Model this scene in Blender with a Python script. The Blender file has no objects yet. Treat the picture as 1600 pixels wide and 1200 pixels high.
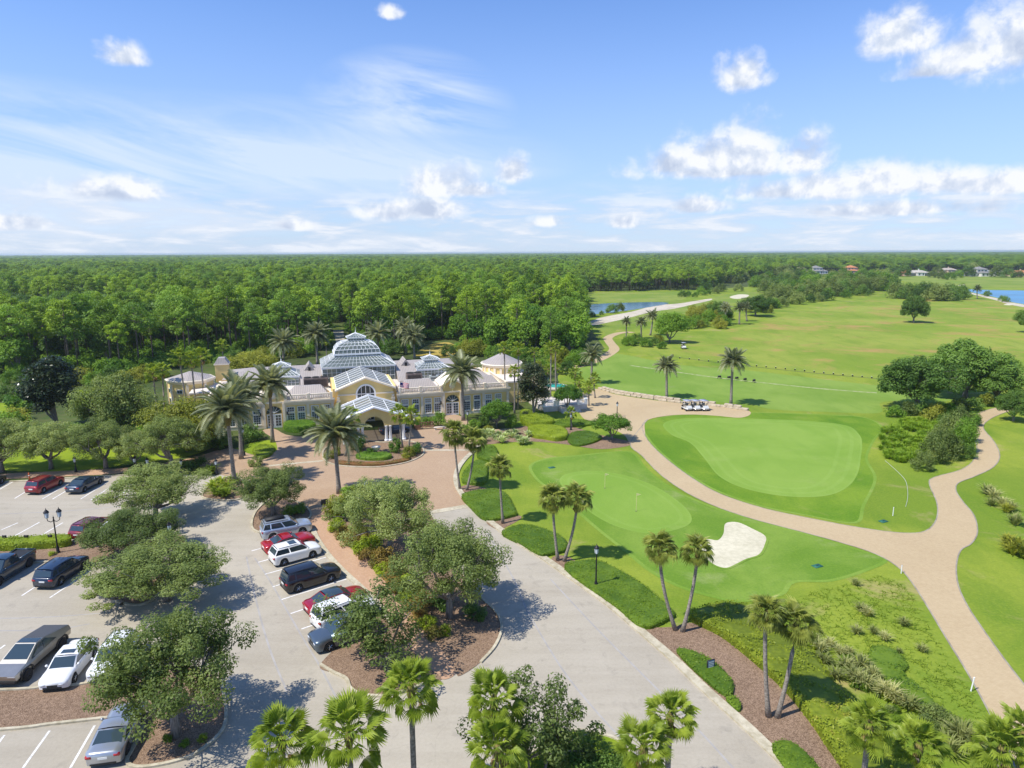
import bpy, bmesh, math, random
import numpy as np
from mathutils import Matrix, Vector, Euler
from mathutils.geometry import tessellate_polygon
PI = math.pi
SC = bpy.context.scene
COL = SC.collection
# ------------------------------------------------------------------ camera
F, H = 1060.0, 28.0                       # focal length in photo pixels (1600 wide), drone height in metres
ROLL, PITCH = math.atan(6/1600), math.atan(206/F)
CP, SP, CR, SR = math.cos(PITCH), math.sin(PITCH), math.cos(ROLL), math.sin(ROLL)
cam = bpy.data.cameras.new('camera'); cam.sensor_width = 36; cam.lens = F/1600*36; cam.clip_start = .5; cam.clip_end = 60000
camo = bpy.data.objects.new('camera', cam); COL.objects.link(camo)
camo.matrix_world = Matrix.Translation((0, 0, H)) @ Matrix.Rotation(PI/2-PITCH, 4, 'X') @ Matrix.Rotation(-ROLL, 4, 'Z')
SC.camera = camo
SC.view_settings.view_transform = 'Standard'; SC.view_settings.look = 'None'
SC.view_settings.exposure = EXPO = 0.38; SC.view_settings.gamma = 1; SC.view_settings.use_curve_mapping = False
SC.cycles.use_denoising = True
SC.cycles.max_bounces = 8; SC.cycles.diffuse_bounces = 5; SC.cycles.glossy_bounces = 3; SC.cycles.transmission_bounces = 4
SC.cycles.transparent_max_bounces = 8; SC.cycles.volume_bounces = 1; SC.cycles.caustics_reflective = False; SC.cycles.caustics_refractive = False
def ray(px, py):
    u, v = px-800, py-600
    u, v = u*CR-v*SR, v*CR+u*SR
    return (u, F*CP-v*SP, -(F*SP+v*CP))
def G(px, py, z=0.0):                     # where the line of sight through a photo pixel meets the height z
    d = ray(px, py); t = (H-z)/-d[2]
    return (d[0]*t, d[1]*t)
def pix(x, y, z=0.0):
    z = z-H; f = y*CP-z*SP; w = -(y*SP+z*CP)
    u, v = F*x/f, F*w/f
    return (800+u*CR+v*SR, 600+v*CR-u*SR)
def hgt(b, t):                            # height of an upright whose foot and top are seen at b and t
    g = G(*b); d = ray(*t); return H+d[2]*g[1]/d[1]
# ------------------------------------------------------------------ sun and sky
SUN_AZ, SUN_EL = math.radians(27), math.radians(56)
sdir = Vector((-math.cos(SUN_AZ)*math.cos(SUN_EL), -math.sin(SUN_AZ)*math.cos(SUN_EL), math.sin(SUN_EL)))
sl = bpy.data.lights.new('sun', 'SUN'); sl.energy = 4.3; sl.angle = math.radians(.53); sl.color = (1, .955, .88)
so = bpy.data.objects.new('sun', sl); COL.objects.link(so); so.rotation_euler = (-sdir).to_track_quat('-Z', 'Y').to_euler()
W = bpy.data.worlds.new('World'); SC.world = W; W.use_nodes = True; W.cycles.sampling_method = 'NONE'
class NT:                                 # a small wrapper for node trees
    def __init__(s, nt): s.nt = nt; s.n = nt.nodes; s.l = nt.links
    def put(s, sock, v):
        if hasattr(v, 'is_linked') or hasattr(v, 'links'): s.l.new(v, sock)
        else: sock.default_value = v
    def node(s, t, **k):
        n = s.n.new(t)
        for a, b in k.items(): setattr(n, a, b)
        return n
    def m(s, op, a, b=0.0, c=0.0, clamp=False):
        n = s.n.new('ShaderNodeMath'); n.operation = op; n.use_clamp = clamp
        for i, v in enumerate((a, b, c)): s.put(n.inputs[i], v)
        return n.outputs[0]
    def v(s, op, a, b=(0, 0, 0), c=(0, 0, 0)):
        n = s.n.new('ShaderNodeVectorMath'); n.operation = op
        s.put(n.inputs[0], a); s.put(n.inputs[1], b)
        if op == 'MULTIPLY_ADD': s.put(n.inputs[2], c)
        return n.outputs[1] if op in ('LENGTH', 'DOT_PRODUCT', 'DISTANCE') else n.outputs[0]
    def noise(s, vec, scale, detail=4.0, rough=.55, dist=0.0):
        n = s.n.new('ShaderNodeTexNoise'); n.inputs['Scale'].default_value = scale; n.inputs['Detail'].default_value = detail
        n.inputs['Roughness'].default_value = rough; n.inputs['Distortion'].default_value = dist
        if vec is not None: s.l.new(vec, n.inputs['Vector'])
        return n.outputs['Fac']
    def ramp(s, fac, stops, mode='LINEAR'):
        n = s.n.new('ShaderNodeValToRGB'); n.color_ramp.interpolation = mode; e = n.color_ramp.elements
        while len(e) < len(stops): e.new(.5)
        for el, (p, c) in zip(e, stops):
            el.position = p; el.color = (c[0], c[1], c[2], 1) if not isinstance(c, float) else (c, c, c, 1)
        s.l.new(fac, n.inputs[0]); return n.outputs[0]
    def mix(s, fac, a, b, blend='MIX'):
        n = s.n.new('ShaderNodeMix'); n.data_type = 'RGBA'; n.blend_type = blend
        s.put(n.inputs[0], fac)
        for i, v in ((6, a), (7, b)):
            s.put(n.inputs[i], (*v, 1) if isinstance(v, tuple) and len(v) == 3 else v)
        return n.outputs[2]
    def sep(s, vec):
        n = s.n.new('ShaderNodeSeparateXYZ'); s.l.new(vec, n.inputs[0]); return n.outputs
    def comb(s, x, y, z=0.0):
        n = s.n.new('ShaderNodeCombineXYZ')
        for i, v in enumerate((x, y, z)): s.put(n.inputs[i], v)
        return n.outputs[0]
w = NT(W.node_tree); w.n.clear()
wo = w.node('ShaderNodeOutputWorld'); bg = w.node('ShaderNodeBackground')
sky = w.node('ShaderNodeTexSky', sky_type='NISHITA', sun_disc=False, sun_elevation=SUN_EL, sun_rotation=math.atan2(sdir.x, sdir.y) % (2*PI))
sky.air_density = 1.0; sky.dust_density = .0; sky.ozone_density = 3.0; sky.altitude = 0
tc = w.node('ShaderNodeTexCoord').outputs['Generated']
x_, y_, z_ = w.sep(tc)
az = w.m('MULTIPLY', w.m('ARCTAN2', x_, y_), 180/PI)
azm = w.m('SUBTRACT', w.m('FLOORED_MODULO', w.m('ADD', az, 40.0), 80.0), 40.0)      # the clouds in view go on all round, every 80 degrees
el = w.m('MULTIPLY', w.m('ARCSINE', z_), 180/PI)
AE = w.comb(azm, el, 0.0)
def sky_ang(px, py):
    d = ray(px, py); return math.degrees(math.atan2(d[0], d[1])), math.degrees(math.atan2(d[2], math.hypot(d[0], d[1])))
def blob(px, py, wpx, hpx):               # distance from a cloud's middle in its own half-widths; the underside is flatter
    a, e = sky_ang(px, py); k = math.degrees(1/F); sx, sy = 1/(wpx*k), 1/(hpx*k)
    d = w.v('MULTIPLY_ADD', AE, (sx, sy, 0), (-a*sx, -e*sy, 0))
    return w.v('LENGTH', w.v('MAXIMUM', d, w.v('MULTIPLY', d, (-1, -2.2, 0))))
CU = [(1050, 262, 68, 36), (1105, 250, 73, 52), (1162, 250, 68, 77), (1130, 268, 165, 26), (1245, 256, 55, 47),
      (690, 293, 73, 45), (735, 300, 61, 22), (610, 334, 76, 26), (670, 332, 73, 30), (802, 273, 37, 36), (175, 301, 92, 28),
      (1160, 125, 41, 41), (1415, 66, 61, 50), (1500, 98, 84, 39), (1592, 75, 73, 96), (1450, 114, 55, 19),
      (1085, 325, 61, 22), (1205, 303, 81, 26), (1290, 296, 81, 33), (1385, 285, 105, 43), (1480, 288, 76, 30), (1580, 290, 88, 26),
      (855, 348, 37, 15), (25, 352, 55, 17), (460, 354, 40, 14), (975, 350, 33, 17), (610, 22, 20, 17), (195, 92, 37, 26), (1400, 330, 143, 17)]
cu = None
for c in CU:
    b_ = blob(*c); cu = b_ if cu is None else w.m('MINIMUM', cu, b_)
cu = w.m('SUBTRACT', 1.0, cu)
n1 = w.noise(AE, .36, 5.0, .58, .2)
n2 = w.noise(w.v('ADD', AE, (.45, .75, 0)), .36, 5.0, .58, .2)
dens = w.m('ADD', cu, w.m('MULTIPLY', w.m('SUBTRACT', n1, .47), 1.75))
mr = w.node('ShaderNodeMapRange', interpolation_type='SMOOTHSTEP'); w.l.new(dens, mr.inputs[0]); mr.inputs[1].default_value = -.02; mr.inputs[2].default_value = .78
cov = mr.outputs[0]
# light from the left above: thicker towards the lower right is greyer
shade = w.m('ADD', .62, w.m('MULTIPLY', w.m('SUBTRACT', n1, n2), 3.6), clamp=True)
thick = w.m('SUBTRACT', 1.0, w.m('MULTIPLY', w.m('MAXIMUM', w.m('SUBTRACT', dens, .5), 0.0), .10))
shade = w.m('MULTIPLY', shade, thick, clamp=True)
ccol = w.ramp(shade, [(0.0, (.42, .49, .63)), (.5, (.55, .61, .72)), (.9, (.74, .76, .80))])
# thin high cloud in long streaks
cv = w.v('MULTIPLY', w.comb(azm, w.m('ADD', el, w.m('MULTIPLY', azm, .16)), 3.0), (.045, .26, 1))
cn = w.noise(cv, 1.0, 6.0, .6, .9)
cm = None
for c in [(60, 262, 600, 100), (420, 255, 420, 85), (640, 185, 150, 90), (60, 340, 360, 60)]:
    b_ = blob(*c); cm = b_ if cm is None else w.m('MINIMUM', cm, b_)
cm = w.m('SUBTRACT', 1.0, cm)
ci = w.m('MULTIPLY', w.m('MULTIPLY', w.m('ADD', cm, .10, clamp=True), 2.2), w.m('MULTIPLY', w.m('SUBTRACT', cn, .36), 3.4, clamp=True), clamp=True)
ci = w.m('MULTIPLY', ci, .66)
# banks of far cloud low over the horizon
ln = w.noise(w.v('MULTIPLY', AE, (.14, .80, 1)), 1.0, 6.0, .6, .3)
lm = w.node('ShaderNodeMapRange', interpolation_type='SMOOTHSTEP'); w.l.new(el, lm.inputs[0]); lm.inputs[1].default_value = 6.0; lm.inputs[2].default_value = 3.0
lo = w.m('MULTIPLY', lm.outputs[0], w.m('MULTIPLY', w.m('SUBTRACT', ln, .40), 5.0, clamp=True), clamp=True)
lo = w.m('MULTIPLY', lo, .95)
sk = w.mix(1.0, sky.outputs[0], (.096, .116, .154), 'MULTIPLY')
hz = w.node('ShaderNodeMapRange', interpolation_type='SMOOTHSTEP'); w.l.new(el, hz.inputs[0]); hz.inputs[1].default_value = 22; hz.inputs[2].default_value = -2
sk = w.mix(w.m('MULTIPLY', hz.outputs[0], .75), sk, (.375, .475, .665))
sk = w.mix(ci, sk, (.60, .68, .80))
sk = w.mix(lo, sk, w.ramp(ln, [(.42, (.46, .54, .68)), (.62, (.66, .70, .77))]))
sk = w.mix(cov, sk, ccol)
w.l.new(sk, bg.inputs[0]); bg.inputs[1].default_value = 1.0; w.l.new(bg.outputs[0], wo.inputs[0])
# ------------------------------------------------------------------ materials
MATS = {}
def new_mat(name):
    m = bpy.data.materials.new(name); m.use_nodes = True; t = NT(m.node_tree)
    p = m.node_tree.nodes['Principled BSDF']; MATS[name] = m
    return m, t, p
def obj_co(t): return t.node('ShaderNodeTexCoord').outputs['Object']
def pos(t): return t.node('ShaderNodeNewGeometry').outputs['Position']
def plain(name, col, rough=.6, metal=0.0, var=.12, scale=3.0, spec=.4, bump=0.0, coat=0.0):
    if name in MATS: return MATS[name]
    m, t, p = new_mat(name)
    if var:
        n = t.noise(obj_co(t), scale, 5.0)
        lo_, hi_ = [tuple(c*(1+s*var) for c in col) for s in (-1.4, 1.2)]
        t.l.new(t.ramp(n, [(.3, lo_), (.7, hi_)]), p.inputs['Base Color'])
        if bump:
            b = t.node('ShaderNodeBump'); b.inputs['Strength'].default_value = bump; b.inputs['Distance'].default_value = .02
            t.l.new(t.noise(obj_co(t), scale*8, 4.0), b.inputs['Height']); t.l.new(b.outputs[0], p.inputs['Normal'])
    else: p.inputs['Base Color'].default_value = (*col, 1)
    p.inputs['Roughness'].default_value = rough; p.inputs['Metallic'].default_value = metal
    p.inputs['Specular IOR Level'].default_value = spec; p.inputs['Coat Weight'].default_value = coat; p.inputs['Coat Roughness'].default_value = .05
    return m
def ground_mat(name, layers, rough=.9, bump=.0, bscale=8.0, bdist=.05):
    # layers: (colour a, colour b, noise scale, low, high, share of the mix)
    m, t, p = new_mat(name); P_ = pos(t); c = None
    for i, (a, b, s, lo_, hi_, share) in enumerate(layers):
        n = t.noise(P_, s, 6.0, .6, .3 if s < .3 else 0.0); lo_, hi_ = .5-(.5-lo_)*.62, .5+(hi_-.5)*.62
        r = t.ramp(n, [(lo_, a), (hi_, b)])
        c = r if c is None else t.mix(share, c, r)
    t.l.new(c, p.inputs['Base Color']); p.inputs['Roughness'].default_value = rough; p.inputs['Specular IOR Level'].default_value = .15
    if bump:
        b = t.node('ShaderNodeBump'); b.inputs['Strength'].default_value = bump; b.inputs['Distance'].default_value = bdist
        t.l.new(t.noise(P_, bscale, 5.0, .7), b.inputs['Height']); t.l.new(b.outputs[0], p.inputs['Normal'])
    return m
def grass_mat(name, a, b, dark, dry, big=.05, dryness=.50, fine=.45, bump=.5):
    # two greens in drifts, darker lush spots, dry straw patches and blade-size speckle
    m, t, p = new_mat(name); P_ = pos(t)
    c = t.ramp(t.noise(P_, big, 5.0, .6, .5), [(.42, a), (.58, b)])
    st = t.noise(t.v('MULTIPLY', P_, (.22, .06, 1)), 1.0, 5.0, .65, .4); c = t.mix(t.m('MULTIPLY', t.m('SUBTRACT', st, .50), 3.0, clamp=True), c, dark)
    dm = t.m('MULTIPLY', t.m('SUBTRACT', t.noise(t.v('ADD', P_, (31, 7, 0)), big*2.2, 6.0, .68, .6), 1.02-dryness), 6.0, clamp=True); c = t.mix(t.m('MULTIPLY', dm, .8), c, dry)
    f1 = t.noise(P_, 1.1, 5.0, .7); c = t.mix(t.m('MULTIPLY', t.m('SUBTRACT', f1, .50), 3.0*fine, clamp=True), c, dark)
    f2 = t.noise(P_, 4.5, 4.0, .75); c = t.mix(t.m('MULTIPLY', t.m('SUBTRACT', f2, .50), 3.2*fine, clamp=True), c, tuple(x*1.45 for x in b)); c = t.mix(t.m('MULTIPLY', t.m('SUBTRACT', .47, f2), 3.2*fine, clamp=True), c, tuple(x*.6 for x in dark))
    t.l.new(c, p.inputs['Base Color']); p.inputs['Roughness'].default_value = .9; p.inputs['Specular IOR Level'].default_value = .12
    bm_ = t.node('ShaderNodeBump'); bm_.inputs['Strength'].default_value = bump; bm_.inputs['Distance'].default_value = .06; t.l.new(t.noise(P_, 6.0, 5.0, .75), bm_.inputs['Height']); t.l.new(bm_.outputs[0], p.inputs['Normal'])
    return m
def leaf_mat(name, a, b, scale=.6, trans=.35, rough=.5, c=None, gain=2.1):
    a, b = tuple(q*gain for q in a), tuple(q*gain for q in b); c = tuple(q*gain for q in c) if c else None; trans = min(.5, trans+.12)
    m, t, p = new_mat(name)
    inf = t.node('ShaderNodeObjectInfo')
    n = t.noise(obj_co(t), scale, 3.0)
    n2_ = t.noise(obj_co(t), scale*9, 2.0)
    f = t.m('ADD', t.m('MULTIPLY', n, .55), t.m('ADD', t.m('MULTIPLY', n2_, .45), t.m('MULTIPLY', t.m('SUBTRACT', inf.outputs['Random'], .5), .26)))
    st = [(.36, a), (.62, b)]
    if c: st.append((.74, c))
    col = t.ramp(f, st)
    t.l.new(col, p.inputs['Base Color']); p.inputs['Roughness'].default_value = rough; p.inputs['Specular IOR Level'].default_value = .25
    tr = t.node('ShaderNodeBsdfTranslucent'); t.l.new(t.mix(1.0, col, (1.15, 1.1, .55), 'MULTIPLY'), tr.inputs[0])
    mx = t.node('ShaderNodeMixShader'); mx.inputs[0].default_value = trans
    out = t.n['Material Output']; t.l.new(p.outputs[0], mx.inputs[1]); t.l.new(tr.outputs[0], mx.inputs[2]); t.l.new(mx.outputs[0], out.inputs[0])
    return m
# ------------------------------------------------------------------ objects and meshes
def tag(o, label=None, cat=None, group=None, kind=None):
    if label: o['label'] = label
    if cat: o['category'] = cat
    if group: o['group'] = group
    if kind: o['kind'] = kind
    return o
def link(name, data, parent=None, loc=None, rotz=None, scale=None):
    o = bpy.data.objects.new(name, data); COL.objects.link(o)
    if parent: o.parent = parent
    if loc: o.location = loc
    if rotz is not None: o.rotation_euler = (0, 0, rotz)
    if scale is not None: o.scale = (scale,)*3 if isinstance(scale, (int, float)) else scale
    return o
def thing(name, label, cat, loc=(0, 0, 0), rotz=0.0, group=None, scale=None):
    return tag(link(name, None, None, loc, rotz, scale), label, cat, group)
def np_mesh(name, verts, faces, mats, fm=None, smooth=False):
    # verts (n,3); faces (k,3 or 4) array; mats a list
    me = bpy.data.meshes.new(name); v = np.asarray(verts, np.float32); f = np.asarray(faces, np.int32); k = f.shape[1]
    me.vertices.add(len(v)); me.vertices.foreach_set('co', v.ravel())
    me.loops.add(f.size); me.loops.foreach_set('vertex_index', f.ravel())
    me.polygons.add(len(f)); me.polygons.foreach_set('loop_start', np.arange(0, f.size, k, dtype=np.int32))
    if fm is not None: me.polygons.foreach_set('material_index', np.asarray(fm, np.int32))
    if smooth: me.polygons.foreach_set('use_smooth', np.ones(len(f), bool))
    for m in (mats if isinstance(mats, (list, tuple)) else [mats]): me.materials.append(m)
    me.update(calc_edges=True); me.validate(); return me
class MB:                                 # collects shapes into one mesh
    def __init__(s): s.v = []; s.f = []
    def add(s, vs, fs):
        k = len(s.v); s.v += [tuple(p) for p in vs]; s.f += [tuple(i+k for i in q) for q in fs]; return s
    def box(s, x0, x1, y0, y1, z0, z1, tx=0.0, ty=0.0):       # tx, ty: how far the top draws in
        return s.add([(x0, y0, z0), (x1, y0, z0), (x1, y1, z0), (x0, y1, z0), (x0+tx, y0+ty, z1), (x1-tx, y0+ty, z1), (x1-tx, y1-ty, z1), (x0+tx, y1-ty, z1)],
                     [(3, 2, 1, 0), (4, 5, 6, 7), (0, 1, 5, 4), (1, 2, 6, 5), (2, 3, 7, 6), (3, 0, 4, 7)])
    def prism(s, poly, z0, z1):           # poly counter-clockwise
        n = len(poly); tri = tessellate_polygon([[Vector((p[0], p[1], 0)) for p in poly]])
        s.add([(p[0], p[1], z0) for p in poly]+[(p[0], p[1], z1) for p in poly], [(i, (i+1) % n, (i+1) % n+n, i+n) for i in range(n)])
        k = len(s.v)-2*n
        for a, b, c in tri:
            A, B, C = poly[a], poly[b], poly[c]
            if (B[0]-A[0])*(C[1]-A[1])-(B[1]-A[1])*(C[0]-A[0]) < 0: b, c = c, b
            s.f += [(a+n+k, b+n+k, c+n+k), (c+k, b+k, a+k)]
        return s
    def xprism(s, poly, y0, y1):          # poly in x, z swept along y
        n = len(poly); tri = tessellate_polygon([[Vector((p[0], p[1], 0)) for p in poly]]); k = len(s.v)
        s.v += [(p[0], y0, p[1]) for p in poly]+[(p[0], y1, p[1]) for p in poly]
        s.f += [(i+k, (i+1) % n+k, (i+1) % n+n+k, i+n+k) for i in range(n)]
        for a, b, c in tri: s.f += [(a+k, b+k, c+k), (c+n+k, b+n+k, a+n+k)]
        return s
    def tube(s, pts, rad, n=8, cap=True):
        pts = [Vector(p) for p in pts]; rad = rad if isinstance(rad, (list, tuple)) else [rad]*len(pts); k = len(s.v); up = Vector((0, 0, 1))
        for i, p in enumerate(pts):
            d = (pts[min(i+1, len(pts)-1)]-pts[max(i-1, 0)]).normalized()
            a = d.cross(up)
            if a.length < .05: a = d.cross(Vector((1, 0, 0)))
            a.normalize(); b = d.cross(a)
            for j in range(n):
                t = 2*PI*j/n; s.v.append(tuple(p+(a*math.cos(t)+b*math.sin(t))*rad[i]))
        for i in range(len(pts)-1):
            for j in range(n): s.f.append((k+i*n+j, k+i*n+(j+1) % n, k+(i+1)*n+(j+1) % n, k+(i+1)*n+j))
        if cap:
            s.f.append(tuple(k+j for j in range(n))[::-1]); e = k+(len(pts)-1)*n; s.f.append(tuple(e+j for j in range(n)))
        return s
    def bar(s, a, b, w_=.05, h_=None):
        h_ = h_ or w_; return s.tube([a, b], w_*.6, 4)
    def lathe(s, prof, n=16, cx=0.0, cy=0.0, sx=1.0, sy=1.0):       # prof of (radius, z)
        k = len(s.v)
        for r, z in prof:
            for j in range(n): s.v.append((cx+r*sx*math.cos(2*PI*j/n), cy+r*sy*math.sin(2*PI*j/n), z))
        for i in range(len(prof)-1):
            for j in range(n): s.f.append((k+i*n+j, k+i*n+(j+1) % n, k+(i+1)*n+(j+1) % n, k+(i+1)*n+j))
        s.f.append(tuple(k+j for j in range(n))[::-1]); e = k+(len(prof)-1)*n; s.f.append(tuple(e+j for j in range(n)))
        return s
    def quad(s, *p): return s.add(p, [tuple(range(len(p)))])
    def mesh(s, name, mat, smooth=False, bevel=0.0):
        me = bpy.data.meshes.new(name); me.from_pydata(s.v, [], s.f); me.materials.append(mat)
        if bevel:
            bm = bmesh.new(); bm.from_mesh(me); bmesh.ops.remove_doubles(bm, verts=bm.verts, dist=1e-4)
            bmesh.ops.bevel(bm, geom=[e for e in bm.edges if len(e.link_faces) == 2 and e.calc_face_angle(0) > .5], offset=bevel, segments=2, affect='EDGES', clamp_overlap=True)
            bm.to_mesh(me); bm.free()
        if smooth: me.polygons.foreach_set('use_smooth', [True]*len(me.polygons))
        me.update(); return me
    def build(s, name, mat, parent=None, smooth=False, bevel=0.0, loc=None, rotz=None):
        return link(name, s.mesh(name, mat, smooth, bevel), parent, loc, rotz)
def copy_tree(o, parent=None, kids=None):
    c = o.copy(); COL.objects.link(c)
    if parent: c.parent = parent
    for ch in (CH.get(o.name) or []): copy_tree(ch, c)
    return c
CH = {}
def index_children():
    CH.clear()
    for o in bpy.data.objects:
        if o.parent: CH.setdefault(o.parent.name, []).append(o)
def spline(pts, closed=True, per=6):
    P = [np.array(p, float) for p in pts]; n = len(P); out = []
    rng = range(n) if closed else range(n-1)
    for i in rng:
        if closed: a, b, c, d = P[(i-1) % n], P[i], P[(i+1) % n], P[(i+2) % n]
        else: a, b, c, d = P[max(i-1, 0)], P[i], P[i+1], P[min(i+2, n-1)]
        # centripetal spacing keeps uneven points from looping
        for k in range(per):
            t = k/per; out.append(.5*((2*b)+(c-a)*t+(2*a-5*b+4*c-d)*t*t+(3*b-a-3*c+d)*t**3))
    if not closed: out.append(P[-1])
    return [tuple(p) for p in out]
def ccw(poly):
    a = sum(p[0]*q[1]-q[0]*p[1] for p, q in zip(poly, poly[1:]+poly[:1])); return poly if a > 0 else poly[::-1]
def gpoly(pts, smooth=True, per=5):
    g = [G(*p) for p in pts]; return ccw(spline(g, True, per) if smooth else g)
def sheet(name, poly, z, mat, kind='structure', parent=None):
    n = len(poly); tri = tessellate_polygon([[Vector((p[0], p[1], 0)) for p in poly]]); f = []
    for a, b, c in tri:
        A, B, C = poly[a], poly[b], poly[c]
        f.append((a, b, c) if (B[0]-A[0])*(C[1]-A[1])-(B[1]-A[1])*(C[0]-A[0]) > 0 else (a, c, b))
    me = bpy.data.meshes.new(name); me.from_pydata([(p[0], p[1], z) for p in poly], [], f); me.materials.append(mat)
    o = link(name, me, parent)
    if kind and not parent: o['kind'] = kind
    return o
def strip(mb, line, w0, w1, z0, z1, closed=False):
    # a raised band along a line of ground points, from offset w0 to w1 on its left
    n = len(line); L_ = [np.array(p[:2], float) for p in line]; A = []
    for i in range(n):
        a = L_[(i-1) % n] if closed else L_[max(i-1, 0)]; b = L_[(i+1) % n] if closed else L_[min(i+1, n-1)]
        d = b-a; d /= (np.linalg.norm(d)+1e-9); nn = np.array((-d[1], d[0])); A.append((L_[i]+nn*w0, L_[i]+nn*w1))
    k = len(mb.v)
    for p, q in A: mb.v += [(p[0], p[1], z0), (p[0], p[1], z1), (q[0], q[1], z1), (q[0], q[1], z0)]
    for i in range(n if closed else n-1):
        j = (i+1) % n
        for e in range(3): mb.f.append((k+i*4+e+1, k+i*4+e, k+j*4+e, k+j*4+e+1))
    if not closed: mb.f += [(k, k+1, k+2, k+3), (k+(n-1)*4+3, k+(n-1)*4+2, k+(n-1)*4+1, k+(n-1)*4)]
def inside(poly, x, y):
    c = False; j = len(poly)-1
    for i in range(len(poly)):
        xi, yi = poly[i][:2]; xj, yj = poly[j][:2]
        if (yi > y) != (yj > y) and x < (xj-xi)*(y-yi)/(yj-yi+1e-12)+xi: c = not c
        j = i
    return c
# ================================================================== the setting
m_floor = ground_mat('undergrowth', [((.045, .075, .016), (.105, .150, .030), .08, .35, .65, 1), ((.09, .075, .04), (.035, .06, .014), .5, .42, .6, .4)], bump=.6, bscale=1.5)
m_rough = grass_mat('rough_grass', (0.149, 0.225, 0.021), (0.234, 0.289, 0.033), (0.097, 0.184, 0.015), (0.413, 0.300, 0.154), .05, .455, .5)
m_range = grass_mat('range_grass', (0.177, 0.254, 0.026), (0.258, 0.300, 0.047), (0.109, 0.200, 0.015), (0.413, 0.235, 0.096), .022, .505, .40)
m_tee = grass_mat('tee_turf', (0.159, 0.257, 0.036), (0.207, 0.301, 0.052), (0.122, 0.228, 0.026), (0.265, 0.281, 0.117), .05, .40, .25, .3)
m_fringe = grass_mat('fringe_turf', (0.122, 0.222, 0.022), (0.185, 0.282, 0.041), (0.083, 0.188, 0.018), (0.270, 0.316, 0.107), .07, .46, .40, .4)
m_green = grass_mat('green_turf', (0.180, 0.296, 0.040), (0.214, 0.327, 0.053), (0.156, 0.277, 0.034), (0.243, 0.327, 0.076), .06, .44, .16, .2)
m_collar = grass_mat('collar_turf', (0.108, 0.210, 0.015), (0.171, 0.265, 0.024), (0.073, 0.175, 0.010), (0.239, 0.270, 0.066), .08, .42, .45, .4)
m_lawn = grass_mat('lawn_grass', (.165, .235, .014), (.240, .310, .020), (.10, .18, .010), (.32, .28, .08), .12, .43, .5)
m_fair = grass_mat('fairway_grass', (0.164, 0.238, 0.032), (0.228, 0.276, 0.051), (0.122, 0.199, 0.024), (0.329, 0.262, 0.135), .03, .44, .3)
m_mow = grass_mat('mown_band', (0.194, 0.311, 0.048), (0.226, 0.338, 0.061), (0.171, 0.291, 0.040), (0.243, 0.336, 0.076), .06, .40, .16, .2)
m_pale = grass_mat('pale_turf_edge', (0.152, 0.260, 0.029), (0.201, 0.301, 0.047), (0.116, 0.230, 0.020), (0.256, 0.316, 0.072), .09, .44, .4, .3)
m_pedge = plain('shaded_path_edge', (.30, .265, .20), .9, 0, .25, .8)  # shadowed kerb beside the path: its shade is put into this darker colour
m_mulch = ground_mat('mulch', [((0.160, 0.098, 0.060), (0.280, 0.181, 0.116), .25, .36, .64, 1), ((0.110, 0.065, 0.040), (0.360, 0.251, 0.168), 4.0, .36, .64, .5), ((0.090, 0.056, 0.036), (0.400, 0.279, 0.184), 17.0, .36, .62, .55)], bump=.8, bscale=14)
m_sand = ground_mat('bunker_sand', [((0.526, 0.483, 0.335), (0.627, 0.577, 0.415), .3, .36, .64, 1), ((0.448, 0.411, 0.280), (0.650, 0.599, 0.440), 2.2, .36, .64, .35)], bump=.5, bscale=3)
m_waste = ground_mat('waste_sand', [((.44, .38, .28), (.60, .53, .41), .05, .36, .64, 1), ((.36, .31, .22), (.60, .54, .43), .4, .36, .64, .4)])
m_kerb = ground_mat('kerb_concrete', [((.42, .37, .25), (.56, .50, .36), .35, .36, .64, 1), ((.32, .28, .19), (.56, .51, .39), 2.5, .36, .64, .45)], bump=.2, bscale=12)
def asphalt(name):
    m, t, p = new_mat(name); P_ = pos(t)
    big = t.ramp(t.noise(P_, .045, 6.0, .62, .6), [(.40, (0.351, 0.310, 0.239)), (.60, (0.449, 0.405, 0.321))])
    streak = t.noise(t.v('MULTIPLY', P_, (.10, .9, 1)), 1.0, 5.0, .6)
    c = t.mix(.26, big, t.ramp(streak, [(.40, (0.337, 0.298, 0.227)), (.58, (0.461, 0.415, 0.327))]))
    fine = t.noise(P_, 5.0, 6.0, .7)
    c = t.mix(.16, c, t.ramp(fine, [(.40, (0.313, 0.278, 0.218)), (.58, (0.471, 0.424, 0.338))]))
    sp_ = t.noise(P_, .8, 5.0, .65, .4); c = t.mix(t.m('MULTIPLY', t.m('SUBTRACT', .43, sp_), 3.6, clamp=True), c, (0.259, 0.234, 0.188))
    # tar joints and hairline cracks
    vo = t.node('ShaderNodeTexVoronoi', feature='DISTANCE_TO_EDGE'); vo.inputs['Scale'].default_value = .075; t.l.new(t.v('ADD', P_, t.v('MULTIPLY', t.comb(t.noise(P_, .2, 3.0), t.noise(P_, .23, 3.0), 0.0), (7, 7, 0))), vo.inputs['Vector'])
    ck = t.m('MULTIPLY', t.m('LESS_THAN', vo.outputs['Distance'], .0028), .13); c = t.mix(ck, c, (0.217, 0.201, 0.162))
    t.l.new(c, p.inputs['Base Color']); p.inputs['Roughness'].default_value = .88; p.inputs['Specular IOR Level'].default_value = .2
    b = t.node('ShaderNodeBump'); b.inputs['Strength'].default_value = .15; b.inputs['Distance'].default_value = .02; t.l.new(t.noise(P_, 22, 3.0), b.inputs['Height']); t.l.new(b.outputs[0], p.inputs['Normal'])
    return m
m_asph = asphalt('weathered_asphalt')
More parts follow.
